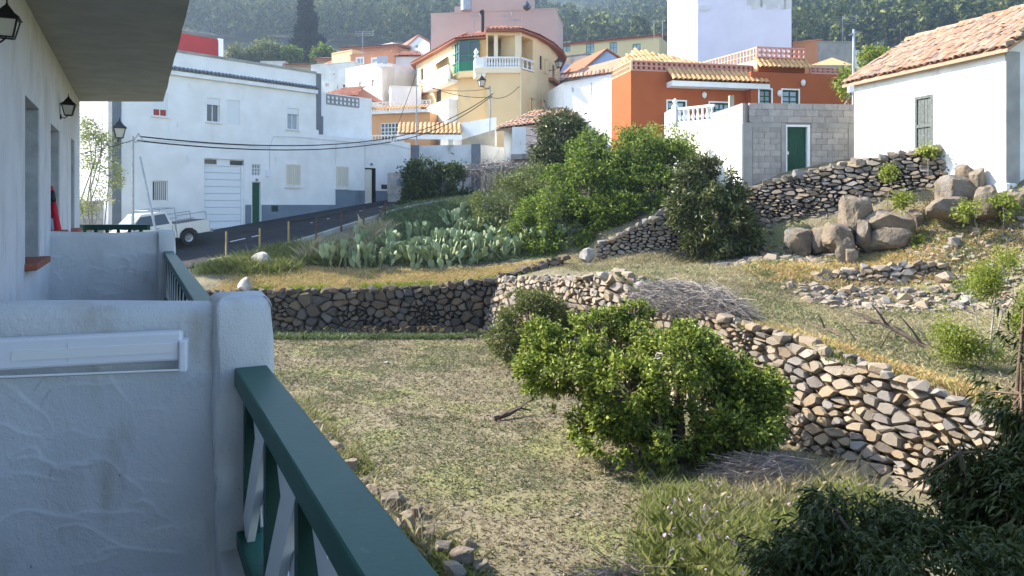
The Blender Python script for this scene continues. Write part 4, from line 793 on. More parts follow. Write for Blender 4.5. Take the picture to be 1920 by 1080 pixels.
# folding wall drying rack on the near parapet
rk = thing('wall_drying_rack', 'white plastic folding drying rack fixed to the near balcony parapet', 'drying rack', (*bq(0, 2.2), EYE - .6))
_p0 = bq(CR - .02, 2.42) - PB * .092; fp_ = Fac(_p0 - PN * 1.1, _p0)
def fr(x0, y0, x1, y1, o0, o1, mt, name, bev=.004):
    u0, z1 = fp_.hit(x0, y0); u1, z0 = fp_.hit(x1, y1); m_ = MB(); fp_.box(m_, u0, u1, z0, z1, o0, o1); return m_.build(name, mt, rk, bevel=bev)
fr(-140, 638, 345, 670, .004, .05, 'plastic', 'housing', .008); fr(340, 632, 355, 690, .004, .065, 'plastic', 'end_cap', .006); fr(135, 637, 136.5, 671, .004, .052, 'shutter_grey', 'seam', 0); fr(33, 652, 338, 654.5, .05, .053, 'white_slat', 'ridge', 0)
m_ = MB(); m_.tube([fp_.P(fp_.hit(-140, 694)[0], fp_.hit(100, 691)[1], .06), fp_.P(fp_.hit(342, 686)[0], fp_.hit(342, 686)[1], .06)], .0035, 8); m_.build('rod', 'white_slat', rk)
m_ = MB(); m_.tube([fp_.P(fp_.hit(-140, 697)[0], fp_.hit(100, 693.2)[1], .052), fp_.P(fp_.hit(342, 688)[0], fp_.hit(342, 687.7)[1], .052)], .003, 8); m_.build('rod', 'black_metal', rk)
# lanterns
def lantern(label, c, s, bracket=None, rz=0, group='iron lanterns', cat='lantern', name='lantern', pole=None):
    c = Vector(c); t = thing(name, label, cat, c, group); q = Matrix.Rotation(rz, 3, 'Z')
    def sq(r_, z): return [c + q @ Vector((x * r_, y * r_, z)) for x, y in ((-1, -1), (1, -1), (1, 1), (-1, 1))]
    lo, hi = sq(.20 * s, -.5 * s), sq(.34 * s, .12 * s); f = MB()
    for i in range(4):
        f.beam(lo[i], hi[i], .045 * s, .045 * s); f.beam(lo[i], lo[(i + 1) % 4], .05 * s, .05 * s); f.beam(hi[i], hi[(i + 1) % 4], .05 * s, .06 * s)
    f.build('frame', 'black_metal', t); g = MB(); g.hexa([p.lerp(c, .06) for p in lo] + [p.lerp(c, .06) for p in hi]); g.build('glass', 'lamp_glass', t)
    r_ = MB(); lv = [sq(.42 * s, .13 * s), sq(.40 * s, .17 * s), sq(.24 * s, .32 * s), sq(.14 * s, .48 * s), sq(.05 * s, .60 * s)]
    for a, b_ in zip(lv, lv[1:]):
        for i in range(4): r_.quad(a[i], a[(i + 1) % 4], b_[(i + 1) % 4], b_[i])
    r_.add(lv[0], [(3, 2, 1, 0)]); r_.lathe(c, [(.03 * s, .58 * s), (.05 * s, .64 * s), (.02 * s, .70 * s), (.035 * s, .76 * s), (.004 * s, .84 * s)], 6); r_.build('cap', 'black_metal', t)
    if bracket is not None:
        b_ = Vector(bracket); m_ = MB(); a = c + Vector((0, 0, -.5 * s)); m_.tube([b_, lerp(b_, a, .5) + Vector((0, 0, -.12 * s)), a], .035 * s, 6); m_.beam(b_ - Vector((0, 0, .15 * s)), b_ + Vector((0, 0, .15 * s)), .12 * s, .03 * s); m_.build('bracket', 'black_metal', t)
    if pole is not None:
        m_ = MB(); m_.tube([Vector(pole), Vector((pole[0], pole[1], c.z - .45 * s))], [.07, .05], 8); m_.build('pole', 'grey_metal', t)
    return t
def wall_lan(label, x, y, s, off):
    u, z = fw_.hit(x, y); p = fw_.P(u, z, off); return lantern(label, p, s, fw_.P(u, z - .62 * s, .01), rz=math.atan2(BN.y, BN.x))
wall_lan('iron wall lantern cut off by the left edge of the picture', -16, 40, .185, .08)
wall_lan('iron wall lantern under the far end of the soffit', 112, 200, .195, .09)
# folded parasol against the wall of the next balcony
pb = px(108, 436, 8.75); pt = px(95, 349, 8.75); dv = (pt - pb); base = pb - dv * 1.3
ps_ = thing('folded_parasol', 'folded red and black parasol leaning on the wall of the next balcony', 'parasol', base); m_ = MB()
m_.tube([base + dv * .4, base + dv * 1.2, base + dv * 1.75, base + dv * 1.95], [.055, .05, .035, .03], 8); m_.build('canopy', 'red_cloth', ps_, smooth=True)
m_ = MB(); m_.tube([base + dv * 1.95, base + dv * 2.0, base + dv * 2.18, base + dv * 2.22], [.028, .035, .035, .02], 8); m_.build('handle', 'black_metal', ps_, smooth=True); m_ = MB(); m_.tube([base, base + dv * .4], .012, 6); m_.build('shaft', 'grey_metal', ps_)
m_ = MB(); m_.tube([base + dv * 2.2, base + dv * 2.3], [.03, .02], 8); m_.build('knob', 'red_cloth', ps_)
m_ = MB(); o = Vector((-.03, -.02, 0)); m_.tube([base + dv * 1.2 + o, base + dv * 1.6 + o], [.03, .03], 8); m_.build('sleeve', 'blue_wall', ps_)
# ------------------------------------------------------------------ roof tiles and parapet lattices
def tile_mesh(mt):
    m_ = MB(); n = 5; vs_ = []
    for y, r_ in ((0, .52), (1, .44)):
        for k in range(n + 1): t = math.pi * k / n; vs_.append((r_ * math.cos(t), y, r_ * math.sin(t)))
        for k in range(n + 1): t = math.pi * k / n; vs_.append(((r_ - .09) * math.cos(t), y, (r_ - .09) * math.sin(t)))
    a = n + 1; fs = []
    for k in range(n): fs += [(k, k + 1, 2 * a + k + 1, 2 * a + k), (a + k + 1, a + k, 3 * a + k, 3 * a + k + 1), (k + 1, k, a + k, a + k + 1)]
    me = bpy.data.meshes.new('roof_tile'); m_.add(vs_, fs); me.from_pydata(m_.v, [], m_.f); me.materials.append(MATS[mt]); return me
TILE = {k: tile_mesh(k) for k in ('roof_tile', 'old_tile', 'gold_tile', 'grey_trim')}
def tiles(parent, o, U, V, width, length, pitch, course, kind, jit=.02, lim=300, skip=None, hfac=.75):
    """courses of barrel tiles from eave corner o along U, up the slope V"""
    o, U, V = Vector(o), Vector(U).normalized(), Vector(V).normalized(); Wn = U.cross(V).normalized(); 
    if Wn.z < 0: Wn = -Wn
    nc = max(1, int(width / pitch)); nr = max(1, int(math.ceil(length / course))); pt_ = width / nc; items = []
    for r_ in range(nr):
        for c in range(nc):
            if skip and skip((c + .5) / nc, (r_ + .5) / nr): continue
            j = RN.normal(0, jit, 4); p = o + U * (pt_ * (c + .5) + j[0] * pitch) + V * (course * r_ + j[1] * course) + Wn * (.02 + .015 * (r_ % 2) + abs(j[2]) * .3)
            ca = math.cos(j[3]); sa = math.sin(j[3]); u2 = U * ca + V * sa; v2 = V * ca - U * sa + Wn * .05
            items.append((TILE[kind], basis(u2 * pt_ * .98, v2 * course * 1.12, Wn * pt_ * hfac, p)))
    for me, mx in items[:lim]: link('roof_tile', me, parent, mx)
    if len(items) > lim: x = merged('roof_tiles', items[lim:], kind, parent); x['kind'] = 'stuff'
def lattice(parent, fc, u0, u1, z0, z1, mt, pitch=.28, ring=True, out=.0, th=.08, name='lattice_parapet'):
    m_ = MB()
    for a, b_ in ((z0, z0 + .05), (z1 - .06, z1), ((z0 + z1) / 2 - .015, (z0 + z1) / 2 + .015)): fc.box(m_, u0, u1, a, b_, out - th, out)
    n = max(1, round((u1 - u0) / pitch)); st = (u1 - u0) / n; zm = (z0 + z1) / 2
    for i in range(n + 1): c = u0 + st * i; fc.box(m_, c - .02, c + .02, z0 + .05, z1 - .06, out - th + .004, out - .004)
    if ring:
        for i in range(n):
            for zc in ((z0 + .05 + zm) / 2, (zm + z1 - .06) / 2):
                c = u0 + st * (i + .5); r_ = min(st, zm - z0) * .40; k = 8
                for q_ in range(k):
                    t0, t1 = 2 * math.pi * q_ / k, 2 * math.pi * (q_ + 1) / k
                    m_.beam(fc.P(c + r_ * math.cos(t0), zc + r_ * math.sin(t0), out - th / 2), fc.P(c + r_ * math.cos(t1), zc + r_ * math.sin(t1), out - th / 2), .03, th * .8, up=(fc.n.x, fc.n.y, 0))
    return m_.build(name, mt, parent)
def house(name, label, base, cat='house', group=None): return thing(name, label, cat, base, group)

# ------------------------------------------------------------------ long white house along the street
fA = Fac(front(-5.1), front(12.45)); U0 = 5.1; UU = 5.1 + 5.64; UL = fA.L
lh = house('street_house', 'long white two storey house along the street with garage door and grey corner strips', (FO.x, FO.y, road_far(0)))
ZB = road_far(-6) - .3; ZC = EYE + 6.62; ZP = EYE + 7.48; ZW = EYE + 3.97
wins = {'red': (287, 173, 314, 218), 'mid': (388, 184, 412, 229), 'midr': (426, 188, 450, 233), 'right': (539, 203, 560, 243), 'bars': (286, 339, 315, 377), 'garage': (383, 298, 458, 428), 'glassb': (472, 308, 489, 330), 'door': (471, 341, 490, 419), 'sh1': (536, 308, 563, 349), 'sh2': (630, 312, 653, 352), 'gate': (684, 315, 704, 380), 'vent': (508, 385, 521, 397), 'vent2': (715, 346, 725, 354)}
Rr = {k: fA.rect(*v) for k, v in wins.items()}
mb = MB(); panel(mb, fA, 0, UU, ZB, ZP, [(*Rr[k], .2) for k in ('red', 'mid', 'midr', 'right')] + [(*Rr[k], .22) for k in ('bars', 'garage', 'glassb', 'door')] )
panel(mb, fA, UU, UL, ZB, ZW, [(*Rr['gate'], .2)])
def inn(p, d): return p - fA.n * d
c0, c1, c2 = fA.o, fA.o + fA.d * UU, fA.o + fA.d * UL
for p, q, za, zb_ in ((inn(c0, 9), c0, ZB, ZP), (c1, inn(c1, 9), ZW, ZP), (inn(c1, 9), inn(c0, 9), ZB, ZP), (c2, inn(c2, 2.5), ZB, ZW), (inn(c2, 2.5), inn(c1, 2.5), ZB, ZW)): mb.quad((p.x, p.y, za), (q.x, q.y, za), (q.x, q.y, zb_), (p.x, p.y, zb_))
for poly, z in (([c0, c1, inn(c1, 9), inn(c0, 9)], ZP - .3), ([c1, c2, inn(c2, 2.5), inn(c1, 2.5)], ZW)): mb.add([(p.x, p.y, z) for p in poly], [(0, 1, 2, 3)])
mb.build('wall', 'white_paint', lh)
m_ = MB(); fA.box(m_, -.28, .12, ZB, ZP + .02, -.4, .06); m_.build('corner_strip', 'grey_trim', lh); m_ = MB(); fA.box(m_, UU - .16, UU + .14, ZW + .3, ZP - .03, -.3, .05); m_.build('corner_strip', 'grey_trim', lh)
m_ = MB(); fA.box(m_, -.1, UU - .17, ZC - .34, ZC - .14, .001, .2); m_.build('cornice', 'white_paint', lh); m_ = MB(); fA.box(m_, -.1, UU - .17, ZP - .06, ZP + .06, -.25, .05); m_.build('coping', 'concrete', lh)
cr_ = MB(); fA.box(cr_, -.1, UU - .17, ZC - .139, ZC - .11, .001, .22); cr = cr_.build('tile_strip', 'grey_trim', lh)
tiles(cr, fA.P(-.1, ZC - .12, .27), (fA.d.x, fA.d.y, 0), (-fA.n.x, -fA.n.y, .5), UU - .07, .3, .20, .3, 'grey_trim')
for p0, p1, u0, u1 in (('garage', 'sh1', 0, 0),): pass
# blue grey plinth following the slope
def plinth(ua, ub, za, zb_, name='plinth'):
    m_ = MB(); m_.hexa([fA.P(ua, ZB, .03), fA.P(ub, ZB, .03), fA.P(ub, ZB, .001), fA.P(ua, ZB, .001), fA.P(ua, za, .03), fA.P(ub, zb_, .03), fA.P(ub, zb_, .001), fA.P(ua, za, .001)]); return m_.build(name, 'blue_grey_plinth', lh)
g1 = Rr['garage'][1]; d0, d1 = Rr['door'][:2]; zpl = fA.hit(520, 384)[1]; us = fA.hit(629, 360)[0]; z2 = fA.hit(670, 357)[1]
plinth(g1 + .05, d0 - .002, zpl, zpl); plinth(d1 + .002, us, zpl, zpl); plinth(us + .001, Rr['gate'][0] - .01, z2, z2); plinth(Rr['gate'][1] + .01, UL, z2, z2)
window(lh, fA, Rr['mid'], nx=2, fw=.05, depth=.17, glass='dark_glass', sill='white_paint'); window(lh, fA, Rr['right'], nx=2, fw=.05, depth=.17, glass='pale_glass', sill='white_paint')
def roller(r_, zcut):
    m_ = MB(); fA.box(m_, r_[0], r_[1], zcut, r_[3], -.1, -.04); sh = m_.build('roller_shutter', 'garage_metal', lh)
    k = zcut
    l_ = MB()
    while k < r_[3] - .06: fA.box(l_, r_[0] + .02, r_[1] - .02, k + .052, k + .06, -.041, -.034); k += .06
    l_.build('slat_lines', 'shutter_grey', sh)
rr = Rr['red']; zc = rr[2] + .32 * (rr[3] - rr[2]); window(lh, fA, (rr[0], rr[1], rr[2], zc), nx=2, fw=.04, depth=.1, glass='curtain_red', sill='white_paint'); roller(rr, zc + .002)
rr = Rr['midr']; roller(rr, rr[2] + .01); roller(Rr['mid'], lerp(Rr['mid'][2], Rr['mid'][3], .72)); roller(Rr['right'], lerp(Rr['right'][2], Rr['right'][3], .72))
window(lh, fA, Rr['bars'], 'bars', nx=7, fw=.05, depth=.16); window(lh, fA, Rr['glassb'], 'grid', 3, 3, fw=.04, depth=.1, glass='pale_glass')
gr = Rr['garage']; zt_ = lerp(gr[2], gr[3], .90); gp = MB(); fA.box(gp, gr[0], gr[1], gr[2] - .3, gr[2], -.2, -.1); 
gd = gp.build('garage_door', 'garage_metal', lh); n = 9
for i in range(n): m_ = MB(); fA.box(m_, gr[0] + .03, gr[1] - .12, lerp(gr[2], zt_, i / n) + .008, lerp(gr[2], zt_, (i + 1) / n) - .008, -.2, -.14); m_.build('garage_panel', 'garage_metal', gd, bevel=.01)
m_ = MB(); fA.box(m_, gr[0], gr[1], zt_ + .0, zt_ + .06, -.2, -.1); fA.box(m_, gr[1] - .11, gr[1], gr[2], zt_, -.2, -.08); fA.box(m_, gr[0], gr[1], gr[3] - .05, gr[3], -.2, -.1); fA.box(m_, lerp(gr[0], gr[1], .33), lerp(gr[0], gr[1], .66), zt_ + .06, gr[3] - .05, -.2, -.12); m_.build('garage_frame', 'white_slat', gd)
for a, b_ in ((.02, .32), (.67, .98)): m_ = MB(); fA.box(m_, lerp(gr[0], gr[1], a), lerp(gr[0], gr[1], b_), zt_ + .07, gr[3] - .06, -.2, -.15); m_.build('pane', 'dark_glass', gd)
m_ = MB(); fA.box(m_, d0 + .05, d1 - .05, Rr['door'][2], Rr['door'][3] - .05, -.2, -.14); dr = m_.build('door', 'door_green', lh)
for k in range(3):
    m_ = MB(); fA.box(m_, d0 + .14, d1 - .14, lerp(Rr['door'][2], Rr['door'][3], .07 + .3 * k), lerp(Rr['door'][2], Rr['door'][3], .31 + .3 * k), -.14, -.125); m_.build('door_panel', 'door_green', dr, bevel=.01)
m_ = MB(); fA.box(m_, d0, d0 + .05, Rr['door'][2], Rr['door'][3], -.2, .01); fA.box(m_, d1 - .05, d1, Rr['door'][2], Rr['door'][3], -.2, .01); m_.build('door_frame', 'white_slat', dr)
m_ = MB(); fA.box(m_, d0 - .1, d1 + .1, Rr['door'][2] - .25, Rr['door'][2] - .01, -.1, .3); m_.build('doorstep', 'concrete', lh)
for k in ('sh1', 'sh2'):
    window(lh, fA, Rr[k], 'shutter', fw=.07, frame='cream_metal')
    r_ = Rr[k]; m_ = MB(); fA.box(m_, r_[0] - .06, r_[1] + .06, r_[2] - .1, r_[2] - .02, .0, .12); m_.build('sill', 'white_paint', lh)
gt = Rr['gate']; m_ = MB(); fA.box(m_, gt[0], gt[1], gt[2], gt[3], -.2, -.17); gg_ = m_.build('gate_back', 'black_metal', lh)
for i in range(5): m_ = MB(); a = lerp(gt[0] + .05, gt[1] - .25, i / 5); fA.box(m_, a, a + .1, gt[2], gt[3] - .08, -.1, -.05); m_.build('gate_slat', 'cream_metal', gg_)
m_ = MB(); fA.box(m_, gt[0], gt[1], gt[3] - .07, gt[3], -.12, .02); fA.box(m_, gt[1] - .08, gt[1], gt[2], gt[3] - .07, -.12, .02); m_.build('gate_frame', 'black_metal', gg_)
for k in ('vent', 'vent2'): r_ = Rr[k]; m_ = MB(); fA.box(m_, r_[0], r_[1], r_[2], r_[3], .0, .045); v = m_.build('vent', 'door_green' if k == 'vent' else 'dark_glass', lh); m_ = MB(); fA.box(m_, r_[0] + .06, r_[1] - .06, r_[2] + .06, r_[3] - .06, .045, .05); m_.build('grille', 'dark_glass', v)
m_ = MB(); r_ = fA.rect(499, 318, 505, 331); fA.box(m_, *r_, .001, .12); m_.build('meter_box', 'plastic', lh)
for x, y in ((481, 337), (696, 308)):
    r_ = fA.rect(x - 2, y - 2, x + 2.5, y + 2.5); m_ = MB(); fA.box(m_, *r_, .001, .02); m_.build('house_number', 'grey_trim', lh)
cd_ = MB()
for pl in ([(255, 262), (330, 266), (450, 272), (505, 277), (512, 256), (560, 257), (650, 266), (740, 272), (770, 280)], [(505, 277), (505, 318)], [(629, 272), (629, 310)], [(684, 270), (684, 312)]): cd_.tube([fA.P(*fA.hit(x, y), .03) for x, y in pl], .014, 4)
cd_.build('conduit', 'shutter_grey', lh)
ln = fA.P(-.15, fA.hit(222, 246)[1], .55); lantern('iron street lantern on the corner of the long white house', ln, .7, fA.P(-.1, ln.z - .5, .06), rz=.5)
# red wall and chimney on the roof, white storey behind
rd = house('roof_room', 'dark red roof room standing on the long white house', inn(c0, 4).to_3d() + Vector((0, 0, ZP)), 'room'); fr_ = Fac(inn(fA.o + fA.d * .3, 3.5), inn(fA.o + fA.d * 6.6, 3.5)); a = fr_.rect(320, 66, 412, 100); m_ = MB(); shell(m_, [fr_.P(a[0], 0), fr_.P(a[1], 0), fr_.P(a[1], 0, -3), fr_.P(a[0], 0, -3)], ZP - .3, a[3]); m_.build('wall', 'red_wall', rd)
m_ = MB(); b_ = fr_.rect(409, 73, 417, 104); fr_.box(m_, b_[0], b_[1], ZP - .3, b_[3], -.5, .1); m_.build('chimney', 'white_paint', rd)
wb = house('white_annex', 'white annex with grey lattice parapet behind the long white house', (*inn(c1, 1), ZW)); fB = Fac(inn(c1, 1.2), inn(c1, 1.2) + (fA.d * .98 + fA.n * -.0) * 6); a = fB.rect(590, 178, 697, 262)
m_ = MB(); shell(m_, [fB.P(.35, 0), fB.P(a[1], 0), fB.P(a[1], 0, -5), fB.P(.35, 0, -5)], ZW - .4, a[3]); m_.build('wall', 'white_paint', wb); b_ = fB.rect(612, 180, 673, 199); lattice(wb, fB, b_[0], b_[1], b_[2], b_[3], 'lattice_grey', .3, True, .03, .05)
r_ = fB.rect(598, 218, 605, 252); m_ = MB(); fB.box(m_, *r_, .0, .06); m_.build('side_door', 'grey_trim', wb)

# ------------------------------------------------------------------ utility poles, cables, fence
def pole(label, x, ytop, Y, zb_, brace=None, r_=.055):
    tp = px(x, ytop, Y); t = thing('utility_pole', label, 'pole', (tp.x, tp.y, zb_), 'utility poles'); m_ = MB(); m_.tube([(tp.x, tp.y, zb_), tp], [r_, r_ * .8], 8); m_.build('shaft', 'grey_metal', t)
    m_ = MB(); m_.beam(tp + Vector((-.25, 0, -.25)), tp + Vector((.3, 0, -.2)), .04, .04); m_.beam(tp + Vector((0, 0, -.2)), tp + Vector((.22, 0, .1)), .03, .03); m_.beam(tp + Vector((.22, 0, .1)), tp + Vector((.38, 0, -.2)), .03, .03); m_.build('bracket', 'grey_metal', t)
    if brace: m_ = MB(); m_.tube([px(*brace[0]), px(*brace[1])], r_ * .8, 8); m_.build('brace', 'grey_metal', t)
    return tp
P1 = pole('metal utility pole with slanting brace in front of the parked pickup', 249, 255, 27.5, 1.9, ((262, 294, 27.4), (300, 470, 27.0)))
P2 = pole('slim metal pole with guy wire on the end of the long white house', 781, 126, 47.6, EYE + 3.4, None, .045)
P3 = px(919, 165, 49)
def cable(label, pts, sag, r_=.016):
    m_ = MB(); pts = [Vector(p) for p in pts]; L_ = []
    for a, b_ in zip(pts, pts[1:]):
        for i in range(17): t = i / 16; L_.append(a.lerp(b_, t) - Vector((0, 0, sag * 4 * t * (1 - t))))
    m_.tube(L_, r_, 5); return tag(m_.build('cable', 'cable'), label, 'cable', 'overhead cables')
cable('upper black cable hanging from the braced pole across the white house', [px(262, 256, 27.5), px(735, 258, 47), px(925, 175, 49)], .42, .028); cable('lower black cable hanging from the braced pole across the white house', [px(258, 264, 27.5), px(745, 264, 47), px(922, 180, 49)], .45, .028)
cable('black cable leading left from the braced pole', [P1 - Vector((0, 0, .15)), px(60, 300, 20)], .1, .013); cable('cable from the slim pole to the corner of the yellow house', [px(784, 152, 47.6), px(919, 182, 49), px(972, 163, 51.8)], .35, .02); cable('thin cable along the yellow house front', [px(972, 163, 51.8), px(1050, 158, 60)], .1, .016)
cable('guy wire slanting down from the slim pole', [px(783, 132, 47.6), px(735, 264, 46.8)], 0, .018); cable('cable loop between slim pole and street lamp', [px(782, 160, 47.6), px(919, 166, 49)], .25, .016)
fe = thing('wire_fence', 'row of wooden stakes with wires along the road edge', 'fence', road_pt(2, ROADW + .3)); tops = []
for i, (x, yt) in enumerate(((424, 434), (487, 428), (541, 415), (593, 407), (640, 397), (682, 388), (722, 378))):
    t = -3.2 + i * 0; rx = (x - 960) / F; fe_ = Fac(front(-8, ROADW + .3), front(14, ROADW + .3)); u, z = fe_.hit(x, yt); p = fe_.P(u, z); tops.append(p); m_ = MB(); m_.beam((p.x, p.y, z - 1.35), p, .065, .065, up=(FD.x, FD.y, 0)); m_.build('post', 'post_wood' if i < 3 else 'brown_wood', fe, bevel=.008)  # later posts get darker wood in place of the house's shadow
m_ = MB(); m_.tube([p - Vector((0, 0, .04)) for p in tops[2:]], .028, 5); m_.build('top_bar', 'black_metal', fe)
for dz in (.12, .55):
    m_ = MB(); m_.tube([p - Vector((0, 0, dz)) for p in tops], .008, 4); m_.build('wire', 'black_metal', fe)
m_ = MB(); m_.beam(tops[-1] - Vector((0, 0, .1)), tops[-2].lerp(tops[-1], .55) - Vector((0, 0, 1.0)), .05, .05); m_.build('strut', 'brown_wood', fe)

# ------------------------------------------------------------------ parked pickup
pk = bpy.data.objects.new('pickup_truck', None); COL.objects.link(pk); tag(pk, 'dusty white crew cab pickup truck with roof rack parked before the garage', 'pickup truck')
MT = Matrix.Identity(4)
fwd = Vector((-FD.x, -FD.y, -.14)).normalized(); lft = Vector((0, 0, 1)).cross(fwd).normalized(); upv = fwd.cross(lft); rear = road_pt(-2.1, 2.1) + Vector((0, 0, .0)); MT = basis(fwd, lft, upv, rear)
def tk(m_, name, mt, parent=None, smooth=False, bevel=0):
    m_.v = [tuple(MT @ Vector(v)) for v in m_.v]; return m_.build(name, mt, parent or pk, smooth, bevel)
def ext(prof, y0, y1, top_in=None):
    m_ = MB(); n = len(prof); vs_ = [(x, y0, z) for x, z in prof] + [(x, y1, z) for x, z in prof]; m_.add(vs_, [tuple(range(n)), tuple(range(2 * n - 1, n - 1, -1))] + [(i, n + i, n + (i + 1) % n, (i + 1) % n) for i in range(n)]); return m_
body = [(1.55, .48), (1.6, 1.06), (3.55, 1.06), (3.6, 1.04), (4.75, .93), (4.88, .80), (4.9, .45), (4.55, .36), (4.5, .55), (4.35, .78), (4.0, .82), (3.7, .72), (3.55, .40), (1.75, .40)]
tk(ext(body, -.83, .83), 'body', 'truck_paint', bevel=.03)
bed = [(.02, .48), (.0, 1.05), (1.54, 1.05), (1.54, .42), (1.47, .42), (1.4, .66), (1.15, .80), (.85, .78), (.65, .6), (.6, .48)]
tk(ext(bed, -.83, .83), 'cargo_bed', 'truck_paint', bevel=.02)
m_ = MB(); m_.box((.78, 0, 1.052), (1.36, 1.45, .012)); tk(m_, 'bed_floor', 'black_metal')
cabm = MB(); lo = [(1.66, 1.06), (3.62, 1.06)]; hi = [(1.82, 1.66), (2.95, 1.68)]
cabm.hexa([(1.66, -.81, 1.05), (3.68, -.81, 1.05), (3.68, .81, 1.05), (1.66, .81, 1.05), (1.84, -.68, 1.66), (2.92, -.68, 1.69), (2.92, .68, 1.69), (1.84, .68, 1.66)]); cb = tk(cabm, 'cab', 'truck_paint', bevel=.04)
def side_glass(x0, x1, x2, x3, s):
    m_ = MB(); f = lambda x, z: (x, s * (.81 - .13 * (z - 1.05) / .63 + .006), z); m_.add([f(x0, 1.12), f(x1, 1.12), f(x2, 1.58), f(x3, 1.58)], [(0, 1, 2, 3)] if s < 0 else [(3, 2, 1, 0)]); v = m_.v; m_.add([(a, b_ - s * .02, c) for a, b_, c in v[:4]], [(0, 1, 2, 3)]); m_.f += [(i, (i + 1) % 4, 4 + (i + 1) % 4, 4 + i) for i in range(4)]; m_.m += [0] * 4; return m_
for s in (-1, 1):
    for q_ in ((1.80, 2.42, 2.38, 1.92), (2.52, 3.42, 2.98, 2.50)): g = tk(side_glass(*q_, s), 'side_window', 'dark_glass', cb)
    for x, nm in ((1.86, 0), (2.47, 0)): m_ = MB(); m_.box((x + .75 if x > 2 else x + .52, s * .835, .98), (.14, .03, .03)); tk(m_, 'door_handle', 'black_metal')
    for xa in (1.72, 2.46, 3.44): m_ = MB(); m_.box((xa, s * .832, .78), (.012, .006, .5)); tk(m_, 'door_seam', 'black_metal')
    m_ = MB(); m_.box((3.42, s * .92, 1.12), (.12, .16, .14)); tk(m_, 'mirror', 'black_metal', bevel=.02)
    m_ = MB(); m_.box((.01, s * .74, .84), (.03, .14, .28)); tk(m_, 'tail_light', 'tail_lamp'); m_ = MB(); m_.box((4.87, s * .62, .74), (.06, .26, .16)); tk(m_, 'headlight', 'lamp_glass', bevel=.01)
    for wx in (1.05, 4.05):
        m_ = MB(); yy = s * .74; c = Vector((wx, yy, .36)); prof = [(.20, -.11), (.34, -.11), (.36, -.08), (.36, .08), (.34, .11), (.20, .11)]; vs_ = []; n = 20
        for r_, o in prof:
            for k in range(n): t = 2 * math.pi * k / n; vs_.append((wx + r_ * math.cos(t), yy + o, .36 + r_ * math.sin(t)))
        m_.add(vs_, [(i * n + k, i * n + (k + 1) % n, ((i + 1) % 6) * n + (k + 1) % n, ((i + 1) % 6) * n + k) for i in range(6) for k in range(n)]); wh = tk(m_, 'wheel', 'tyre', smooth=False)
        m_ = MB(); vs_ = []; 
        for r_, o in ((.205, .06), (.19, .09), (.10, .07), (.06, .12), (.001, .12)):
            for k in range(n): t = 2 * math.pi * k / n; vs_.append((wx + r_ * math.cos(t), yy + s * o, .36 + r_ * math.sin(t)))
        m_.add(vs_, [(i * n + k, i * n + (k + 1) % n, (i + 1) * n + (k + 1) % n, (i + 1) * n + k) for i in range(4) for k in range(n)]); tk(m_, 'rim', 'hub', wh)
m_ = MB(); f = lambda y, t: (3.68 - .76 * t + .01, y * (1 - .16 * t), 1.05 + .64 * t + .012); m_.add([f(-.72, .1), f(.72, .1), f(.72, .9), f(-.72, .9)], [(0, 1, 2, 3)]); m_.add([(a - .02, b_, c - .02) for a, b_, c in m_.v[:4]], [(3, 2, 1, 0)]); tk(m_, 'windscreen', 'dark_glass', cb)
m_ = MB(); m_.box((-.08, 0, .5), (.16, 1.5, .14)); tk(m_, 'rear_bumper', 'grey_metal', bevel=.02); m_ = MB(); m_.box((4.9, 0, .5), (.2, 1.66, .2)); tk(m_, 'front_bumper', 'grey_metal', bevel=.03); m_ = MB(); m_.box((-.012, 0, .80), (.02, .5, .1)); tk(m_, 'number_plate', 'white_slat')
m_ = MB()
for s in (-1, 1):
    for a, b_ in (((.1, s * .78, 1.05), (.1, s * .78, 1.42)), ((1.5, s * .78, 1.05), (1.5, s * .78, 1.78)), ((.1, s * .78, 1.42), (1.5, s * .78, 1.42)), ((.7, s * .78, 1.22), (1.5, s * .78, 1.22)), ((1.5, s * .78, 1.78), (2.6, s * .6, 1.82))): m_.tube([a, b_], .018, 6)
for x, z in ((1.5, 1.78), (2.6, 1.82)): m_.tube([(x, -.7, z), (x, .7, z)], .018, 6)
tk(m_, 'rack', 'grey_metal')

# ------------------------------------------------------------------ low wall left of the white house
m_ = MB(); fL = Fac(px(120, 400, 35.6), px(226, 400, 35.2)); a = fL.rect(120, 376, 226, 440); bw = MB(); fL.box(bw, a[0], a[1], 1.0, a[3], -.2, 0); lw_ = tag(bw.build('block_wall', 'block_mortar'), 'low weathered block wall left of the long white house', 'wall')
BLK = MB().box((0, 0, 0), (1, 1, 1)).build('concrete_block', 'block'); BLKM = BLK.data; bpy.data.objects.remove(BLK)
def blockwork(parent, fc, u0, u1, z0, z1, bw_=.5, bh=.25, skip=(), out=.02, depth=.1, j=.012):
    r_ = 0; z = z0
    while z < z1 - .02:
        zt = min(z + bh, z1); u = u0 - (bw_ / 2 if r_ % 2 else 0)
        while u < u1 - .01:
            a, b_ = max(u, u0), min(u + bw_, u1); segs = [(a, b_)]
            for s0, s1, t0, t1 in skip:
                if t0 < (z + zt) / 2 < t1:
                    n_ = []
                    for p, q in segs:
                        if q <= s0 or p >= s1: n_.append((p, q))
                        else:
                            if p < s0: n_.append((p, s0))
                            if q > s1: n_.append((s1, q))
                    segs = n_
            for p, q in segs:
                if q - p > .06:
                    o = fc.P((p + q) / 2, (z + zt) / 2, out - depth / 2 + RN.normal(0, .003)); link('concrete_block', BLKM, parent, basis(Vector((fc.d.x, fc.d.y, 0)) * (q - p - j), Vector((fc.n.x, fc.n.y, 0)) * -depth, Vector((0, 0, zt - z - j)), o))
            u += bw_
        z = zt; r_ += 1
blockwork(lw_, fL, a[0], a[1], a[3] - 1.4, a[3], .45, .25)

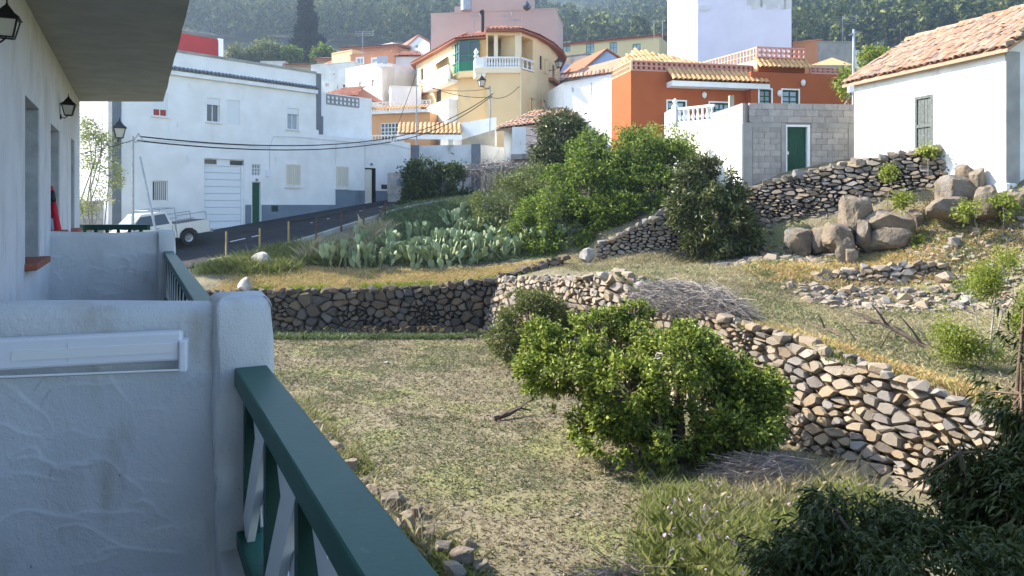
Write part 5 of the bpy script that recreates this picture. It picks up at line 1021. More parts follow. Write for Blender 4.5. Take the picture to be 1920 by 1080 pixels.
# ------------------------------------------------------------------ grey house with pergola and ruined wall at the street's end
gh = house('grey_house', 'low grey house with peeling plaster behind the dead vine pergola', px(860, 380, 47)); fG = Fac(px(772, 300, 47.6), px(900, 300, 46.4)); fG2 = Fac(px(898, 300, 46.4), px(958, 300, 49.5)); zt_ = fG.hit(840, 272)[1]; zt2 = fG2.hit(930, 273)[1]; zb_ = fG.hit(840, 392)[1]
m_ = MB(); A_, B_, C_ = fG.P(0, 0), fG.P(fG.L, 0), fG2.P(fG2.L, 0); dop = fG2.rect(931, 318, 949, 366)
panel(m_, fG, 0, fG.L, zb_ - 1, zt_); panel(m_, fG2, 0, fG2.L, zb_ - 1, zt_, [(*dop, .3)]); m_.add([(A_.x, A_.y, zt_), (B_.x, B_.y, zt_), (C_.x, C_.y, zt_), (A_.x + 1, A_.y + 5, zt_)], [(0, 1, 2, 3)]); m_.build('wall', 'peeling_plaster', gh)
m_ = MB(); fG2.box(m_, dop[0], dop[1], dop[2], dop[3], -.28, -.2); m_.build('door', 'brown_wood', gh); m_ = MB(); fG.box(m_, fG.L - .55, fG.L + .02, zb_ - 1, zt_ + .03, -.1, .06); m_.build('pilaster', 'grey_trim', gh); m_ = MB(); fG.box(m_, -.02, .5, zb_ - .5, zt_ + .04, -.1, .07); m_.build('pilaster', 'grey_trim', gh)
m_ = MB(); a = fG.hit(850, 288); m_.tube([fG.P(*a, .02), fG.P(*a, .5)], .05, 8); m_.build('spout', 'grey_metal', gh)
ru = thing('ruined_wall', 'ruined grey block wall at the end of the street', 'wall', px(745, 390, 44)); fR = Fac(px(727, 350, 44.4), px(768, 350, 43.4)); a = fR.rect(727, 318, 768, 400); m_ = MB(); fR.box(m_, 0, fR.L, a[2] - 1, a[3] - .5, -.3, 0); core = m_.build('wall', 'concrete', ru); blockwork(core, fR, 0, fR.L, lerp(a[2], a[3], .45), a[3] - .15, .5, .25, out=.03); m_ = MB(); b_ = fR.rect(745, 336, 766, 349); fR.box(m_, *b_, .035, .05); m_.build('patch', 'blue_grey_plinth', ru)
pg = thing('vine_pergola', 'pergola of grey branches tangled with dead vines before the grey house', 'pergola', px(905, 370, 43)); m_ = MB()
for x, y0, y1, Y in ((868, 325, 385, 43.5), (909, 330, 372, 43.8), (940, 315, 370, 43), (998, 300, 340, 43.5)): p = MB(); p.tube([px(x - 2, y1 + 10, Y), px(x, (y0 + y1) / 2, Y), px(x + 2, y0 - 4, Y)], [.08, .07, .06], 6); p.build('post', 'grey_bark', pg)
for (x0, y0, Y0), (x1, y1, Y1) in (((845, 322, 43.2), (1000, 310, 43)), ((850, 312, 45), (1005, 303, 45.5)), ((868, 326, 43), (880, 308, 46)), ((909, 322, 43), (915, 306, 46)), ((945, 316, 43), (955, 304, 46.5)), ((985, 312, 43), (990, 302, 46))): p = MB(); p.tube([px(x0, y0, Y0), px(x1, y1, Y1)], .06, 6); p.build('beam', 'grey_bark', pg)
g = random.Random(5); m_ = MB()
for _ in range(430):
    x = g.uniform(850, 1000); Y = g.uniform(42.8, 46.4); p = px(x, 319 - (x - 850) * .06 + g.gauss(0, 5), Y); th = g.uniform(0, 6.28); l = g.uniform(.4, 1.3); dv = Vector((math.cos(th), math.sin(th), g.gauss(-.1, .35))) * l; m_.tube([p, p + dv * .5 + Vector((g.gauss(0, .12), 0, g.gauss(0, .12))), p + dv], [.022, .016, .006], 3, cap=False)
for _ in range(18):
    x = g.choice((868, 880, 900, 909, 915)) + g.gauss(0, 7); p = px(x, 326, g.uniform(42.8, 44)); l = g.uniform(.5, 2.2); m_.tube([p, p + Vector((g.gauss(0, .15), g.gauss(0, .1), -l * .5)), p + Vector((g.gauss(0, .2), g.gauss(0, .15), -l))], [.016, .012, .005], 3, cap=False)
m_.build('dead_vines', 'twig', pg)

# ------------------------------------------------------------------ lean-to with tiled roof and box bay
le = house('lean_to', 'small lean-to house with old tiled roof and white box bay', px(1000, 300, 47)); eL, eR = px(932, 241, 45.5), px(1003, 243, 46.5); rT, rT2 = px(1000, 210, 50), px(1104, 203, 50.5)
m_ = MB(); q_ = [px(945, 290, 46), px(1020, 290, 46.6), px(1100, 290, 50.6), px(985, 290, 51)]; m_.prism([(p.x, p.y) for p in q_], 6.0, EYE + 4.75); m_.build('wall', 'old_plaster', le)
e0, e1 = px(930, 243, 45.2), px(1020, 232, 46.0); t0, t1 = px(1000, 212, 50), px(1106, 203, 50.6); m_ = MB(); m_.add([e0, e1, t1, t0], [(0, 1, 2, 3)]); m_.add([p - Vector((0, 0, .12)) for p in (e0, e1, t1, t0)], [(3, 2, 1, 0)]); m_.f += [(i, (i + 1) % 4, 4 + (i + 1) % 4, 4 + i) for i in range(4)]; m_.m += [0] * 4; rf = m_.build('roof', 'old_tile', le)
tiles(rf, e0 + Vector((0, 0, .02)), e1 - e0, (t0 - e0), (e1 - e0).length, (t0 - e0).length, .26, .42, 'old_tile', .05)
fY = Fac(px(960, 270, 45.2), px(986, 270, 45.2)); m_ = MB(); a = fY.rect(960, 238, 986, 289); fY.box(m_, 0, fY.L, a[2], a[3], -1.6, 0); m_.build('bay', 'white_paint', le); m_ = MB(); fY.box(m_, -.05, fY.L + 1.3, a[2] - .3, a[2], -1.5, .1); m_.build('bay_floor', 'concrete', le); f2 = Fac(px(986, 270, 45.25), px(1012, 270, 46.4)); a2 = f2.rect(986, 240, 1012, 289); m_ = MB(); f2.box(m_, 0.02, f2.L, a2[2], a2[3], -.3, -.0); by = m_.build('bay_side', 'old_plaster', le)
for zz in (.35, .68): m_ = MB(); f2.box(m_, .02, f2.L, lerp(a2[2], a2[3], zz), lerp(a2[2], a2[3], zz) + .05, .0, .03); m_.build('rail', 'grey_metal', by)

# ------------------------------------------------------------------ white stair wall, gate roof, terracotta house
sw_ = thing('stair_wall', 'sunlit white stair wall with tan block base below the yellow house', 'wall', px(890, 275, 50)); fS = Fac(px(826, 260, 50.5), px(928, 260, 48.8)); m_ = MB(); tp0, tp1 = fS.hit(840, 236)[1], fS.hit(926, 220)[1]; zb_ = fS.hit(880, 285)[1]
m_.hexa([fS.P(0, zb_, 0), fS.P(fS.L, zb_, 0), fS.P(fS.L, zb_, -.25), fS.P(0, zb_, -.25), fS.P(0, tp0, 0), fS.P(fS.L, tp1, 0), fS.P(fS.L, tp1, -.25), fS.P(0, tp0, -.25)]); core = m_.build('wall', 'white_paint', sw_); m_ = MB(); u0 = fS.hit(866, 260)[0]; m_.hexa([fS.P(u0, zb_, .03), fS.P(fS.L, zb_, .03), fS.P(fS.L, zb_, .001), fS.P(u0, zb_, .001), fS.P(u0, fS.hit(866, 262)[1], .03), fS.P(fS.L, fS.hit(926, 243)[1], .03), fS.P(fS.L, fS.hit(926, 243)[1], .001), fS.P(u0, fS.hit(866, 262)[1], .001)]); m_.build('block_base', 'tan_block', sw_)
gt_ = thing('gate_roof', 'small gold tiled gate roof in front of the terracotta house', 'roof', px(805, 262, 49)); e0, e1, t0, t1 = px(744, 252, 49), px(866, 253, 48.6), px(758, 236, 50), px(852, 240, 49.8); m_ = MB(); m_.add([e0, e1, t1, t0], [(0, 1, 2, 3)]); m_.add([p - Vector((0, 0, .3)) for p in (e0, e1, t1, t0)], [(3, 2, 1, 0)]); m_.f += [(i, (i + 1) % 4, 4 + (i + 1) % 4, 4 + i) for i in range(4)]; m_.m += [0] * 4; rf = m_.build('slab', 'white_paint', gt_); tiles(rf, e0 + Vector((0, 0, .03)), e1 - e0, (t0 + t1 - e0 - e1), (e1 - e0).length, (t0 - e0).length, .28, .55, 'gold_tile', .015)
for x in (752, 845): m_ = MB(); m_.beam(px(x, 285, 49.6), px(x, 252, 49.6), .3, .3); m_.build('post', 'white_paint', gt_)
tc = house('terracotta_house', 'terracotta house with gold tile eave and white balustrade at the street end', px(750, 270, 56)); fT = Fac(px(696, 240, 57), px(806, 240, 55.5)); zt_ = fT.hit(750, 213)[1]; zb_ = fT.hit(750, 300)[1]; r_ = fT.rect(713, 230, 748, 264); m_ = MB(); shell(m_, [fT.P(0, 0), fT.P(fT.L, 0), fT.P(fT.L, 0, -6), fT.P(0, 0, -6)], zb_, zt_, {0: [(*r_, .15)]}); m_.build('wall', 'apricot_wall', tc)
window(tc, fT, r_, 'grid', 5, 4, fw=.07, depth=.1, glass='dark_glass'); m_ = MB(); fT.box(m_, -.1, fT.L, zt_, zt_ + .22, -.3, .4); cv = m_.build('cornice', 'white_paint', tc); tiles(cv, fT.P(-.1, zt_ + .24, .5), (fT.d.x, fT.d.y, 0), (-fT.n.x, -fT.n.y, .55), fT.L + .1, .5, .24, .5, 'gold_tile', .015); lattice(tc, fT, 0, fT.L, zt_ + .6, zt_ + .95, 'white_paint', .3, False, 0, .1, 'parapet')
bal = MB(); bz0, bz1 = fT.hit(720, 268)[1], fT.hit(720, 255)[1]; fT.box(bal, -.1, 3.2, bz1 - .08, bz1, .7, .9); fT.box(bal, -.1, 3.2, bz0 - .2, bz0, .7, .9)
for i in range(13): p = fT.P(.05 + i * .25, 0, .8); bal.lathe(Vector((p.x, p.y, bz0)), [(.04, 0), (.075, .12), (.04, .26), (.05, bz1 - bz0 - .07)], 6)
bal.build('balustrade', 'white_paint', tc)
lantern('street lantern on the pole before the yellow house', px(903, 153, 49), .62, px(917, 165, 49), rz=.4, pole=(P3.x, P3.y, px(919, 290, 49).z), name='street_lamp', cat='street lamp')
# ------------------------------------------------------------------ yellow corner house
yh = house('yellow_house', 'cream yellow two storey corner house with green glazed balcony and arcade', px(930, 280, 53)); ZE = EYE + 12.05; Z0 = EYE + 3.2
pl = [(-8.2, 64), (-4.0, 55), (-1.85, 54.2), (-1.8, 52.0), (.56, 52.0), (1.75, 53.9), (2.75, 56.4), (3.5, 59.2), (3.97, 62), (3.97, 72), (-8.2, 72)]
fl = Fac(pl[0], pl[1]); fm = Fac(pl[1], pl[2]); fc_ = Fac(pl[3], pl[4]); fr1 = Fac(pl[4], pl[5]); fr2 = Fac(pl[5], pl[6]); fr3 = Fac(pl[6], pl[7]); fr4 = Fac(pl[7], pl[8])
lw1 = fl.rect(789, 128, 793.5, 150); lw2 = fl.rect(796, 186, 801, 200); lg1 = fl.rect(817, 169, 827, 200); arc = (.12, fc_.L - .25, fc_.hit(930, 129)[1] + .02, fc_.hit(940, 66)[1], 2.2)
rw = [(fr2, fr2.rect(1012, 105, 1017, 131)), (fr3, fr3.rect(1023, 112, 1028, 139)), (fr3, fr3.rect(1036, 122, 1040, 145)), (fr2, fr2.rect(996, 185, 1003.5, 219)), (fr3, fr3.rect(1019, 190, 1029, 213)), (fr3, fr3.rect(1035.5, 185, 1039.5, 206))]
arc2 = (.02, fr1.L - .5, arc[2], arc[3], 1.6)
m_ = MB(); shell(m_, pl, Z0, ZE, {0: [lw1, lw2, lg1], 3: [arc], 4: [arc2], 5: [r_ for f_, r_ in rw if f_ is fr2], 6: [r_ for f_, r_ in rw if f_ is fr3]}); m_.build('wall', 'yellow_wall', yh)
for f_, r_ in [(fl, lw1), (fl, lw2), (fl, lg1)] + rw: window(yh, f_, r_, 'grid', 2, 2, fw=.06, depth=.15, frame='brown_wood', glass='dark_glass')
r_ = fc_.rect(926, 70, 931, 130); m_ = MB(); fc_.box(m_, r_[0], r_[0] + .28, arc[2], arc[3], -.3, .0); m_.build('column', 'yellow_light', yh); m_ = MB(); fc_.box(m_, fc_.L - .35, fc_.L, arc[2] - .001, arc[3], -.3, .02); m_.build('column', 'yellow_light', yh)
m_ = MB(); fc_.box(m_, 1.1, 2.15, arc[2], arc[3] - .5, -2.19, -2.1); m_.build('louvre_door', 'dark_glass', yh); m_ = MB(); fc_.box(m_, .9, 1.09, arc[2], arc[3] - .5, -2.19, -2.1); m_.build('door_frame', 'white_slat', yh); m_ = MB(); fc_.box(m_, .25, .7, arc[2], arc[2] + 1.3, -2.19, -2.12); m_.build('cupboard', 'green_wood', yh)
def balus(parent, f_, u0, u1, z0, z1, out, n, name='balustrade', mt='white_paint'):
    b_ = MB(); f_.box(b_, u0, u1, z1 - .12, z1, out - .16, out); f_.box(b_, u0, u1, z0, z0 + .1, out - .16, out); o = b_.build(name, mt, parent)
    for i in range(n):
        p = f_.P(lerp(u0, u1, (i + .5) / n), 0, out - .08); h_ = z1 - z0 - .22; k = MB(); k.lathe(Vector((p.x, p.y, z0 + .1)), [(.06, 0), (.05, .06 * h_), (.105, .3 * h_), (.05, .62 * h_), (.05, .8 * h_), (.075, .9 * h_), (.06, h_)], 8); k.build('baluster', mt, o, smooth=True)
b0, b1 = fc_.hit(940, 128)[1], fc_.hit(940, 107)[1]; balus(yh, fc_, -.25, fc_.L, b0, b1, .18, 14); balus(yh, fr1, .02, fr1.L - .4, b0, b1, .1, 3)
m_ = MB(); fc_.box(m_, -.8, fc_.L + .02, b0 - .35, b0 - .001, .001, .22); m_.build('balcony_slab', 'yellow_light', yh)
fq = Fac((-3.0, 53.6), (-1.75, 51.95)); m_ = MB(); q_ = [(-2.75, 53.4), (-2.55, 52.0), (-1.81, 51.85), (-1.81, 54)]; m_.prism(q_, b0 - .55, b1 - .02); m_.build('parapet', 'white_paint', yh); p = Vector((-2.5, 52.1, b1 - .02)); m_ = MB(); m_.lathe(p, [(.16, 0), (.16, .15), (.06, .2), (.17, .4), (.05, .58), (.01, .66)], 8); m_.build('finial', 'white_paint', yh, smooth=True)
# green glazed balcony on the left front
gx = MB(); g0, g1 = fm.hit(870, 136)[1], fm.hit(870, 80)[1]; q_ = [(-4.75, 56.55), (-3.9, 54.2), (-2.4, 53.8), (-1.95, 54.3), (-4.0, 55.1)]; gx.prism([(-4.62, 56.4), (-3.85, 54.3), (-2.35, 53.85), (-1.9, 54.25), (-3.98, 55.05)], g0 - .45, g0); gl = gx.build('glazed_balcony', 'yellow_wall', yh)
for (a, b_), nu, nz in ((((-4.62, 56.4), (-3.85, 54.3)), 4, 3), (((-3.85, 54.3), (-2.35, 53.85)), 2, 2)):
    f_ = Fac(a, b_); k = MB()
    for i in range(nu + 1): c = f_.L * i / nu; f_.box(k, max(0, c - .05), min(f_.L, c + .05), g0, g1, -.08, .0)
    for i in range(nz + 1): c = lerp(g0, g1, i / nz); f_.box(k, 0, f_.L, max(g0, c - .05), min(g1, c + .05), -.075, .006)
    f_.box(k, 0, f_.L, g0, lerp(g0, g1, .33), -.06, -.03); k.build('frame', 'green_wood', gl); k = MB(); f_.box(k, .01, f_.L - .01, lerp(g0, g1, .33), g1 - .02, -.09, -.05); k.build('pane', 'dark_glass', gl)
a = fl.rect(812, 131, 851, 160); m_ = MB(); fl.box(m_, a[0], fl.L + .1, a[2] - .2, a[2] + 1.0, .6, .8); fl.box(m_, a[0], fl.L + .1, a[2] - .25, a[2] - .05, 0, .8); fl.box(m_, a[0], a[0] + .15, a[2] - .05, a[2] + 1.0, 0, .6); m_.build('side_balcony', 'white_paint', yh)
m_ = MB(); z_ = a[3] + .5; m_.add([fl.P(a[0] + .5, z_ + .4, 0), fl.P(fl.L - 2, z_ + .4, 0), fl.P(fl.L - 2, z_ - .3, 1.0), fl.P(a[0] + .5, z_ - .3, 1.0)], [(0, 1, 2, 3)]); m_.add([v_ + Vector((0, 0, -.03)) for v_ in [Vector(t) for t in m_.v[:4]]], [(3, 2, 1, 0)]); m_.build('awning', 'awning', yh)
a = fl.rect(815, 165, 856, 235); m_ = MB(); fl.box(m_, a[0], fl.L - .1, Z0, a[2] + 1.7, 0.001, .7); m_.build('porch', 'white_paint', yh); m_ = MB(); z_ = (fl.hit(820, 165)[1]); fl.box(m_, -.1, fl.L + .05, z_ - .1, z_ + .05, .001, .12); m_.build('string_course', 'roof_tile', yh)
# tiled hipped roof
ctr = Vector((-1.2, 62)); outl = []; 
for i, p in enumerate(pl):
    v = Vector(p); d = (v - ctr).normalized(); outl.append(v + d * .55)
inn_ = [ctr + (Vector(p) - ctr) * .35 for p in pl]; m_ = MB(); n = len(pl)
for i in range(n):
    j = (i + 1) % n; a, b_, c, d = outl[i], outl[j], inn_[j], inn_[i]; m_.quad((a.x, a.y, ZE + .08), (b_.x, b_.y, ZE + .08), (c.x, c.y, ZE + 2.0), (d.x, d.y, ZE + 2.0)); m_.quad((b_.x, b_.y, ZE + .02), (a.x, a.y, ZE + .02), (a.x, a.y, ZE + .08), (b_.x, b_.y, ZE + .08))
m_.add([(p.x, p.y, ZE + .02) for p in outl], [tuple(range(n - 1, -1, -1))]); m_.add([(p.x, p.y, ZE + 2.0) for p in inn_], [tuple(range(n))]); rf = m_.build('roof', 'roof_tile', yh)
for i in (0, 1, 3, 4, 5, 6, 7):
    a, b_ = outl[i], outl[i + 1]; mid_in = (inn_[i] + inn_[i + 1]) / 2; mo = (a + b_) / 2; v = Vector((mid_in.x - mo.x, mid_in.y - mo.y, 1.92)); L_ = (b_ - a).length; tiles(rf, (a.x, a.y, ZE + .1), (b_.x - a.x, b_.y - a.y, 0), v, L_, 1.7 if i in (1, 3) else .9, .26, .42, 'roof_tile', .02)
m_ = MB(); p = px(905, 52, 57); m_.tube([p - Vector((0, 0, 1.2)), p + Vector((0, 0, 1.1))], .13, 8); m_.tube([p + Vector((0, 0, 1.1)), p + Vector((-.1, 0, 1.3))], .18, 8); m_.build('flue', 'black_metal', yh)
m_ = MB(); p = fr1.P(.0, 0, .06); m_.tube([(p.x, p.y, Z0 + 1), (p.x, p.y, ZE)], .05, 6); m_.build('drainpipe', 'yellow_light', yh)
z_ = fr3.hit(1040, 160)[1]
for f_ in (fr3, fr4): m_ = MB(); f_.box(m_, 0, f_.L, z_, z_ + .22, .001, .4); m_.build('ledge', 'roof_tile', yh)
u, z_ = fr3.hit(1031, 119); lantern('iron lantern on the right side of the yellow house', fr3.P(u, z_, .7), .65, fr3.P(u - .3, z_ - .6, .02), rz=.7)
def antenna(label, x, y0, y1, Y, w_=.6, rows=3):
    b_, t_ = px(x, y1, Y), px(x, y0, Y); m_ = MB(); m_.tube([b_, t_], .03, 5); d = w_
    for i in range(rows): z = t_.z - .08 - i * .12 * w_; m_.tube([(t_.x - d * .5, t_.y, z), (t_.x + d * .7, t_.y, z)], .018, 4)
    m_.tube([(t_.x + d * .7, t_.y, t_.z - .3 * w_), (t_.x + d * .7, t_.y, t_.z + .1 * w_)], .02, 4); return tag(m_.build('roof_antenna', 'grey_metal'), label, 'antenna', 'roof antennas')
antenna('aerial with grid reflector on the yellow house roof', 945, 24, 52, 57, .8); antenna('aerial on a short mast right of the grid aerial', 965, 34, 52, 57, .8, 2); antenna('thin aerial beside the black flue', 889, 26, 55, 57, .6, 2); antenna('tall aerial above the small orange house', 680, 58, 128, 80, 1.6, 3)
antenna('tall aerial mast left of the tall lavender building', 1226, 38, 78, 66, .5, 1); antenna('second thin mast beside the tall lavender building', 1242, 38, 72, 68, .3, 1); antenna('aerial with fan reflector above the grey ruin', 1580, 30, 78, 62, 1.6, 4); antenna('small aerial above the village on the right', 1645, 78, 100, 80, 1.0, 2)
# ------------------------------------------------------------------ simple houses of the village
def boxhouse(name, label, x0, x1, yt, Y0, Y1, mt, yb=None, depth=8, wins=(), wk=('grid', 2, 2), frame='white_paint', side=None, roof=None, glass='dark_glass', surround=None, group='village houses', zb=None, cat='house', rh=1.2, side_mt=None):
    f_ = Fac(px(x0, 0, Y0), px(x1, 0, Y1)); xm = (x0 + x1) / 2; zt_ = f_.hit(xm, yt)[1]; zb_ = zb if zb is not None else f_.hit(xm, yb if yb else yt + 80)[1]; h = house(name, label, f_.P(f_.L / 2, zb_), cat, group)
    rs_ = [f_.rect(*w_) for w_ in wins]; A_, B_ = f_.P(0, 0), f_.P(f_.L, 0); dx = side if side else (-f_.n.x, -f_.n.y); dv = Vector(dx).normalized() * depth; poly = [A_.to_2d(), B_.to_2d(), B_.to_2d() + dv, A_.to_2d() + dv]
    m_ = MB(); shell(m_, poly, zb_, zt_, {0: [(*r_, .15) for r_ in rs_]}); m_.build('wall', mt, h)
    for r_ in rs_: window(h, f_, r_, wk[0], wk[1], wk[2], fw=max(.06, (r_[1] - r_[0]) * .07), depth=.12, frame=frame, glass=glass, surround=surround, sw=.12)
    if roof == 'gable':   # ridge runs back from the front gable
        m_ = MB(); o = .25; a, b_, c, d = [Vector((p.x, p.y, zt_)) for p in poly]; ra, rb = (a + b_) / 2 + Vector((0, 0, rh)), (c + d) / 2 + Vector((0, 0, rh)); g_ = MB(); g_.add([a, b_, ra], [(0, 1, 2)]); g_.add([c, d, rb], [(0, 1, 2)]); g_.build('gable', mt, h)
        for p, q, s_ in ((a, d, -1), (b_, c, 1)):
            e = (p - q).normalized() * o; k = Vector((f_.d.x, f_.d.y, 0)) * s_ * .3 - Vector((0, 0, .15)); m_.add([p + e + k, q - e + k, rb - e, ra + e], [(0, 1, 2, 3)]); m_.add([v_ + Vector((0, 0, .12)) for v_ in (p + e + k, q - e + k, rb - e, ra + e)], [(3, 2, 1, 0)]); n0 = len(m_.v) - 8; m_.f += [(n0 + i, n0 + (i + 1) % 4, n0 + 4 + (i + 1) % 4, n0 + 4 + i) for i in range(4)]; m_.m += [0] * 4
        m_.build('roof', 'roof_tile', h)
    elif roof in ('shed', 'hip'):
        m_ = MB(); o = .35; a, b_, c, d = [Vector((p.x, p.y, zt_)) for p in poly]; ctr_ = (a + b_ + c + d) / 4; ex = [p + (p - ctr_).normalized() * o for p in (a, b_, c, d)]
        if roof == 'hip': r0, r1 = ctr_.lerp((a + d) / 2, .45) + Vector((0, 0, rh)), ctr_.lerp((b_ + c) / 2, .45) + Vector((0, 0, rh)); vs_ = ex + [r0, r1]; m_.add(vs_, [(0, 1, 5, 4), (1, 2, 5), (2, 3, 4, 5), (3, 0, 4), (3, 2, 1, 0)])
        else: up_ = Vector((0, 0, rh)); vs_ = [ex[0], ex[1], ex[2] + up_, ex[3] + up_]; m_.add(vs_ + [v_ - Vector((0, 0, .15)) for v_ in vs_], [(0, 1, 2, 3), (7, 6, 5, 4), (0, 4, 5, 1), (1, 5, 6, 2), (2, 6, 7, 3), (3, 7, 4, 0)])
        rf_ = m_.build('roof', 'roof_tile', h); v = (m_ and Vector(vs_[4]) - Vector(vs_[0])) if roof == 'hip' else Vector(vs_[3]) - Vector(vs_[0]); e = Vector(vs_[1]) - Vector(vs_[0]); v = v - e.normalized() * v.dot(e.normalized()); Ln = v.length
        pt_ = max(.25, Y0 / F * 4); tiles(rf_, Vector(vs_[0]) + Vector((0, 0, .03)), e, v, e.length, Ln * .98, pt_, pt_ * 2, 'roof_tile', .02, skip=(lambda a_, b2: b2 * .55 > min(a_, 1 - a_) * 2.2) if roof == 'hip' else None)
    else:
        m_ = MB(); 
        for i in range(4):
            p, q = poly[i], poly[(i + 1) % 4]; ff = Fac(p, q); ff.box(m_, 0, ff.L, zt_ + .002, zt_ + .1, -.2, .05)
        m_.build('coping', mt, h)
    return h, f_, zt_
pk_h, fP, zP = boxhouse('pink_house', 'tall dull pink house wall rising behind the yellow house', 808, 1042, 22, 72, 70, 'pink_wall', yb=150, depth=7)
for x0, x1, yt, nm in ((852, 868, 12, 'step'), (868, 985, -30, 'tower')): a = fP.rect(x0, yt, x1, 24); m_ = MB(); fP.box(m_, a[0], a[1], zP + .1, a[3], -6.5, -.01); m_.build(nm, 'pink_wall', pk_h)
m_ = MB(); c = px(874, 12, 69.5); m_.lathe(c - Vector((0, 0, .4)), [(.5, 0), (.5, 1.2), (.3, 1.35)], 12); tag(m_.build('water_tank', 'grey_metal'), 'metal water tank on the pink house', 'tank'); m_ = MB(); c = px(988, 10, 69); m_.lathe(c - Vector((0, 0, .3)), [(.1, -.2), (.35, 0), (.4, .2), (.2, .5), (.05, .7)], 10); tag(m_.build('roof_vent', 'dark_glass'), 'dark roof vent on the right of the pink tower', 'vent')
boxhouse('school', 'long ochre building with tiled roof and a row of dark windows', 1040, 1236, 76, 104, 98, 'school_wall', yb=180, depth=10, wins=((1055, 75 + 1, 1069, 97), (1099, 77, 1114, 99), (1143, 79, 1157, 100), (1186, 82, 1201, 103)), frame='green_wood', glass='pale_glass', roof='shed', rh=2.2)
boxhouse('grey_ramp_house', 'pale concrete structure with railings below the long ochre building', 1046, 1100, 104, 80, 78, 'concrete', yb=170)
tw, fW, zW = boxhouse('tower_block', 'tall blank lavender white building with bright side wall', 1308, 1484, -60, 62, 60, 'lavender_wall', yb=200, depth=9, side=(-.07, 1))
m_ = MB(); r_ = [fW.P(.3 + .42 * i, fW.hit(1312, 9)[1]) for i in range(3)]
for i in range(7): a = fW.hit(1309 + 3 * i, 9); fW.box(m_, a[0], a[0] + .09, a[1] - .5, a[1], .0, .06)
m_.build('vent_grid', 'white_slat', tw); fS2 = Fac(Vector((fW.o.x, fW.o.y)) + Vector((-.07, 1)).normalized() * 9, fW.o); r_ = fS2.rect(1267, 42, 1276, 78); window(tw, fS2, r_, 'sash', 2, 1, depth=.02, frame='shutter_grey', glass='pale_glass')
m_ = MB()
for i in range(9): a = fW.hit(1400 + i * 9, 6 + 4 * math.sin(i * 2)); fW.box(m_, a[0], a[0] + .5, a[1] - .2 - .15 * (i % 3), a[1] + .9, .001, .012 + .002 * (i % 2))
m_.build('peeled_patch', 'peeling_plaster', tw)
boxhouse('blue_house', 'small pale blue gabled house behind the hipped tile roof', 1092, 1180, 128, 62, 60, 'blue_wall', yb=215, depth=6, side=(-.35, 1), roof='gable', rh=1.5, wins=((1112, 126 + 1, 1130, 140),), wk=('sash', 2, 1)); boxhouse('blue_house', 'pale blue wall in the gap right of the yellow house', 1046, 1066, 122, 68, 68, 'blue_wall', yb=210, depth=5)
boxhouse('small_orange_house', 'small yellow and brown house with white framed windows in the upper village', 658, 738, 100, 82, 80, 'orange_dull', yb=150, depth=7, side=(-.8, 1), wins=((669, 109, 681, 127), (698, 110, 707, 122)), frame='white_paint', glass='pale_glass', surround='white_paint'); boxhouse('ochre_wing', 'bright ochre cube left of the small orange house', 622, 660, 98, 84, 82, 'yellow_wall', yb=150, depth=5); boxhouse('brick_roof_house', 'brown house with long tiled roof above the small orange house', 640, 745, 88, 96, 94, 'orange_dull', yb=130, depth=7, roof='shed', rh=.9)
boxhouse('grey_wall_house', 'old whitewashed house with small windows above the lattice annex', 583, 662, 120, 76, 74, 'peeling_plaster', yb=215, depth=6, wins=((622, 136, 628, 142), (609, 156, 616, 163), (641, 157, 654, 170))); boxhouse('small_tiled_house', 'low red tiled hip roof above the grey lattice', 598, 668, 184, 58, 57, 'white_paint', yb=230, depth=5, roof='hip', rh=1.1)
wc, fC, zC = boxhouse('white_cube_house', 'bright white cube house with solar panel in the village', 660, 716, 127, 66, 63, 'white_paint', yb=230, depth=5, wins=((672, 153, 678, 166), (696, 149, 702, 162)), side=(.35, 1)); boxhouse('white_back_house', 'shaded white back wing right of the white cube house', 716, 800, 126, 64, 68, 'white_paint', yb=230, depth=5, wins=((709 + 2, 190, 716, 198),)); boxhouse('white_terrace_house', 'low white wall before the shaded back wing', 733, 790, 164, 60, 60.5, 'white_paint', yb=230, depth=3)
sp = thing('solar_panel', 'grey solar water panel on the white cube house', 'solar panel', px(718, 126, 64)); m_ = MB()
for x0, x1 in ((707, 716), (717, 727)): m_.hexa([px(x0, 121, 63), px(x1, 121, 63), px(x1, 121, 63.15), px(x0, 121, 63.15), px(x0, 105, 64.2), px(x1, 105, 64.2), px(x1, 105, 64.35), px(x0, 105, 64.35)])
m_.build('collector', 'solar', sp); m_ = MB(); m_.beam(px(706, 123, 63.1), px(736, 123, 63.1), .3, .25); m_.build('stand', 'white_paint', sp)
boxhouse('white_gable_house', 'white gabled house high in the village left of the pink wall', 762, 806, 84, 98, 96, 'white_paint', yb=140, depth=8, side=(-.5, 1), roof='gable', rh=1.2, wins=((778, 84, 784, 90),)); boxhouse('white_flat_house', 'white flat roofed house beside the white gabled house', 737, 764, 84, 96, 98, 'white_paint', yb=140, depth=5, wins=((748, 86, 754, 93),)); boxhouse('white_low_house', 'low white house with small red roof under the gabled house', 742, 790, 106, 84, 84, 'white_paint', yb=140, depth=5, roof='hip', rh=1.0)
boxhouse('grey_hut', 'long low grey hut with dark opening at the forest foot', 488, 534, 116, 92, 92, 'peeling_plaster', yb=140, depth=4, wins=((508, 119, 515, 123),)); boxhouse('tiled_hut', 'low stone hut with brown tiled roof under the cypress', 534, 584, 122, 92, 92, 'tan_block', yb=145, depth=4, roof='shed', rh=.6); boxhouse('tiled_barn', 'small brown tiled barn right of the cypress', 594, 624, 112, 100, 100, 'tan_block', yb=140, depth=4, roof='shed', rh=1.0)
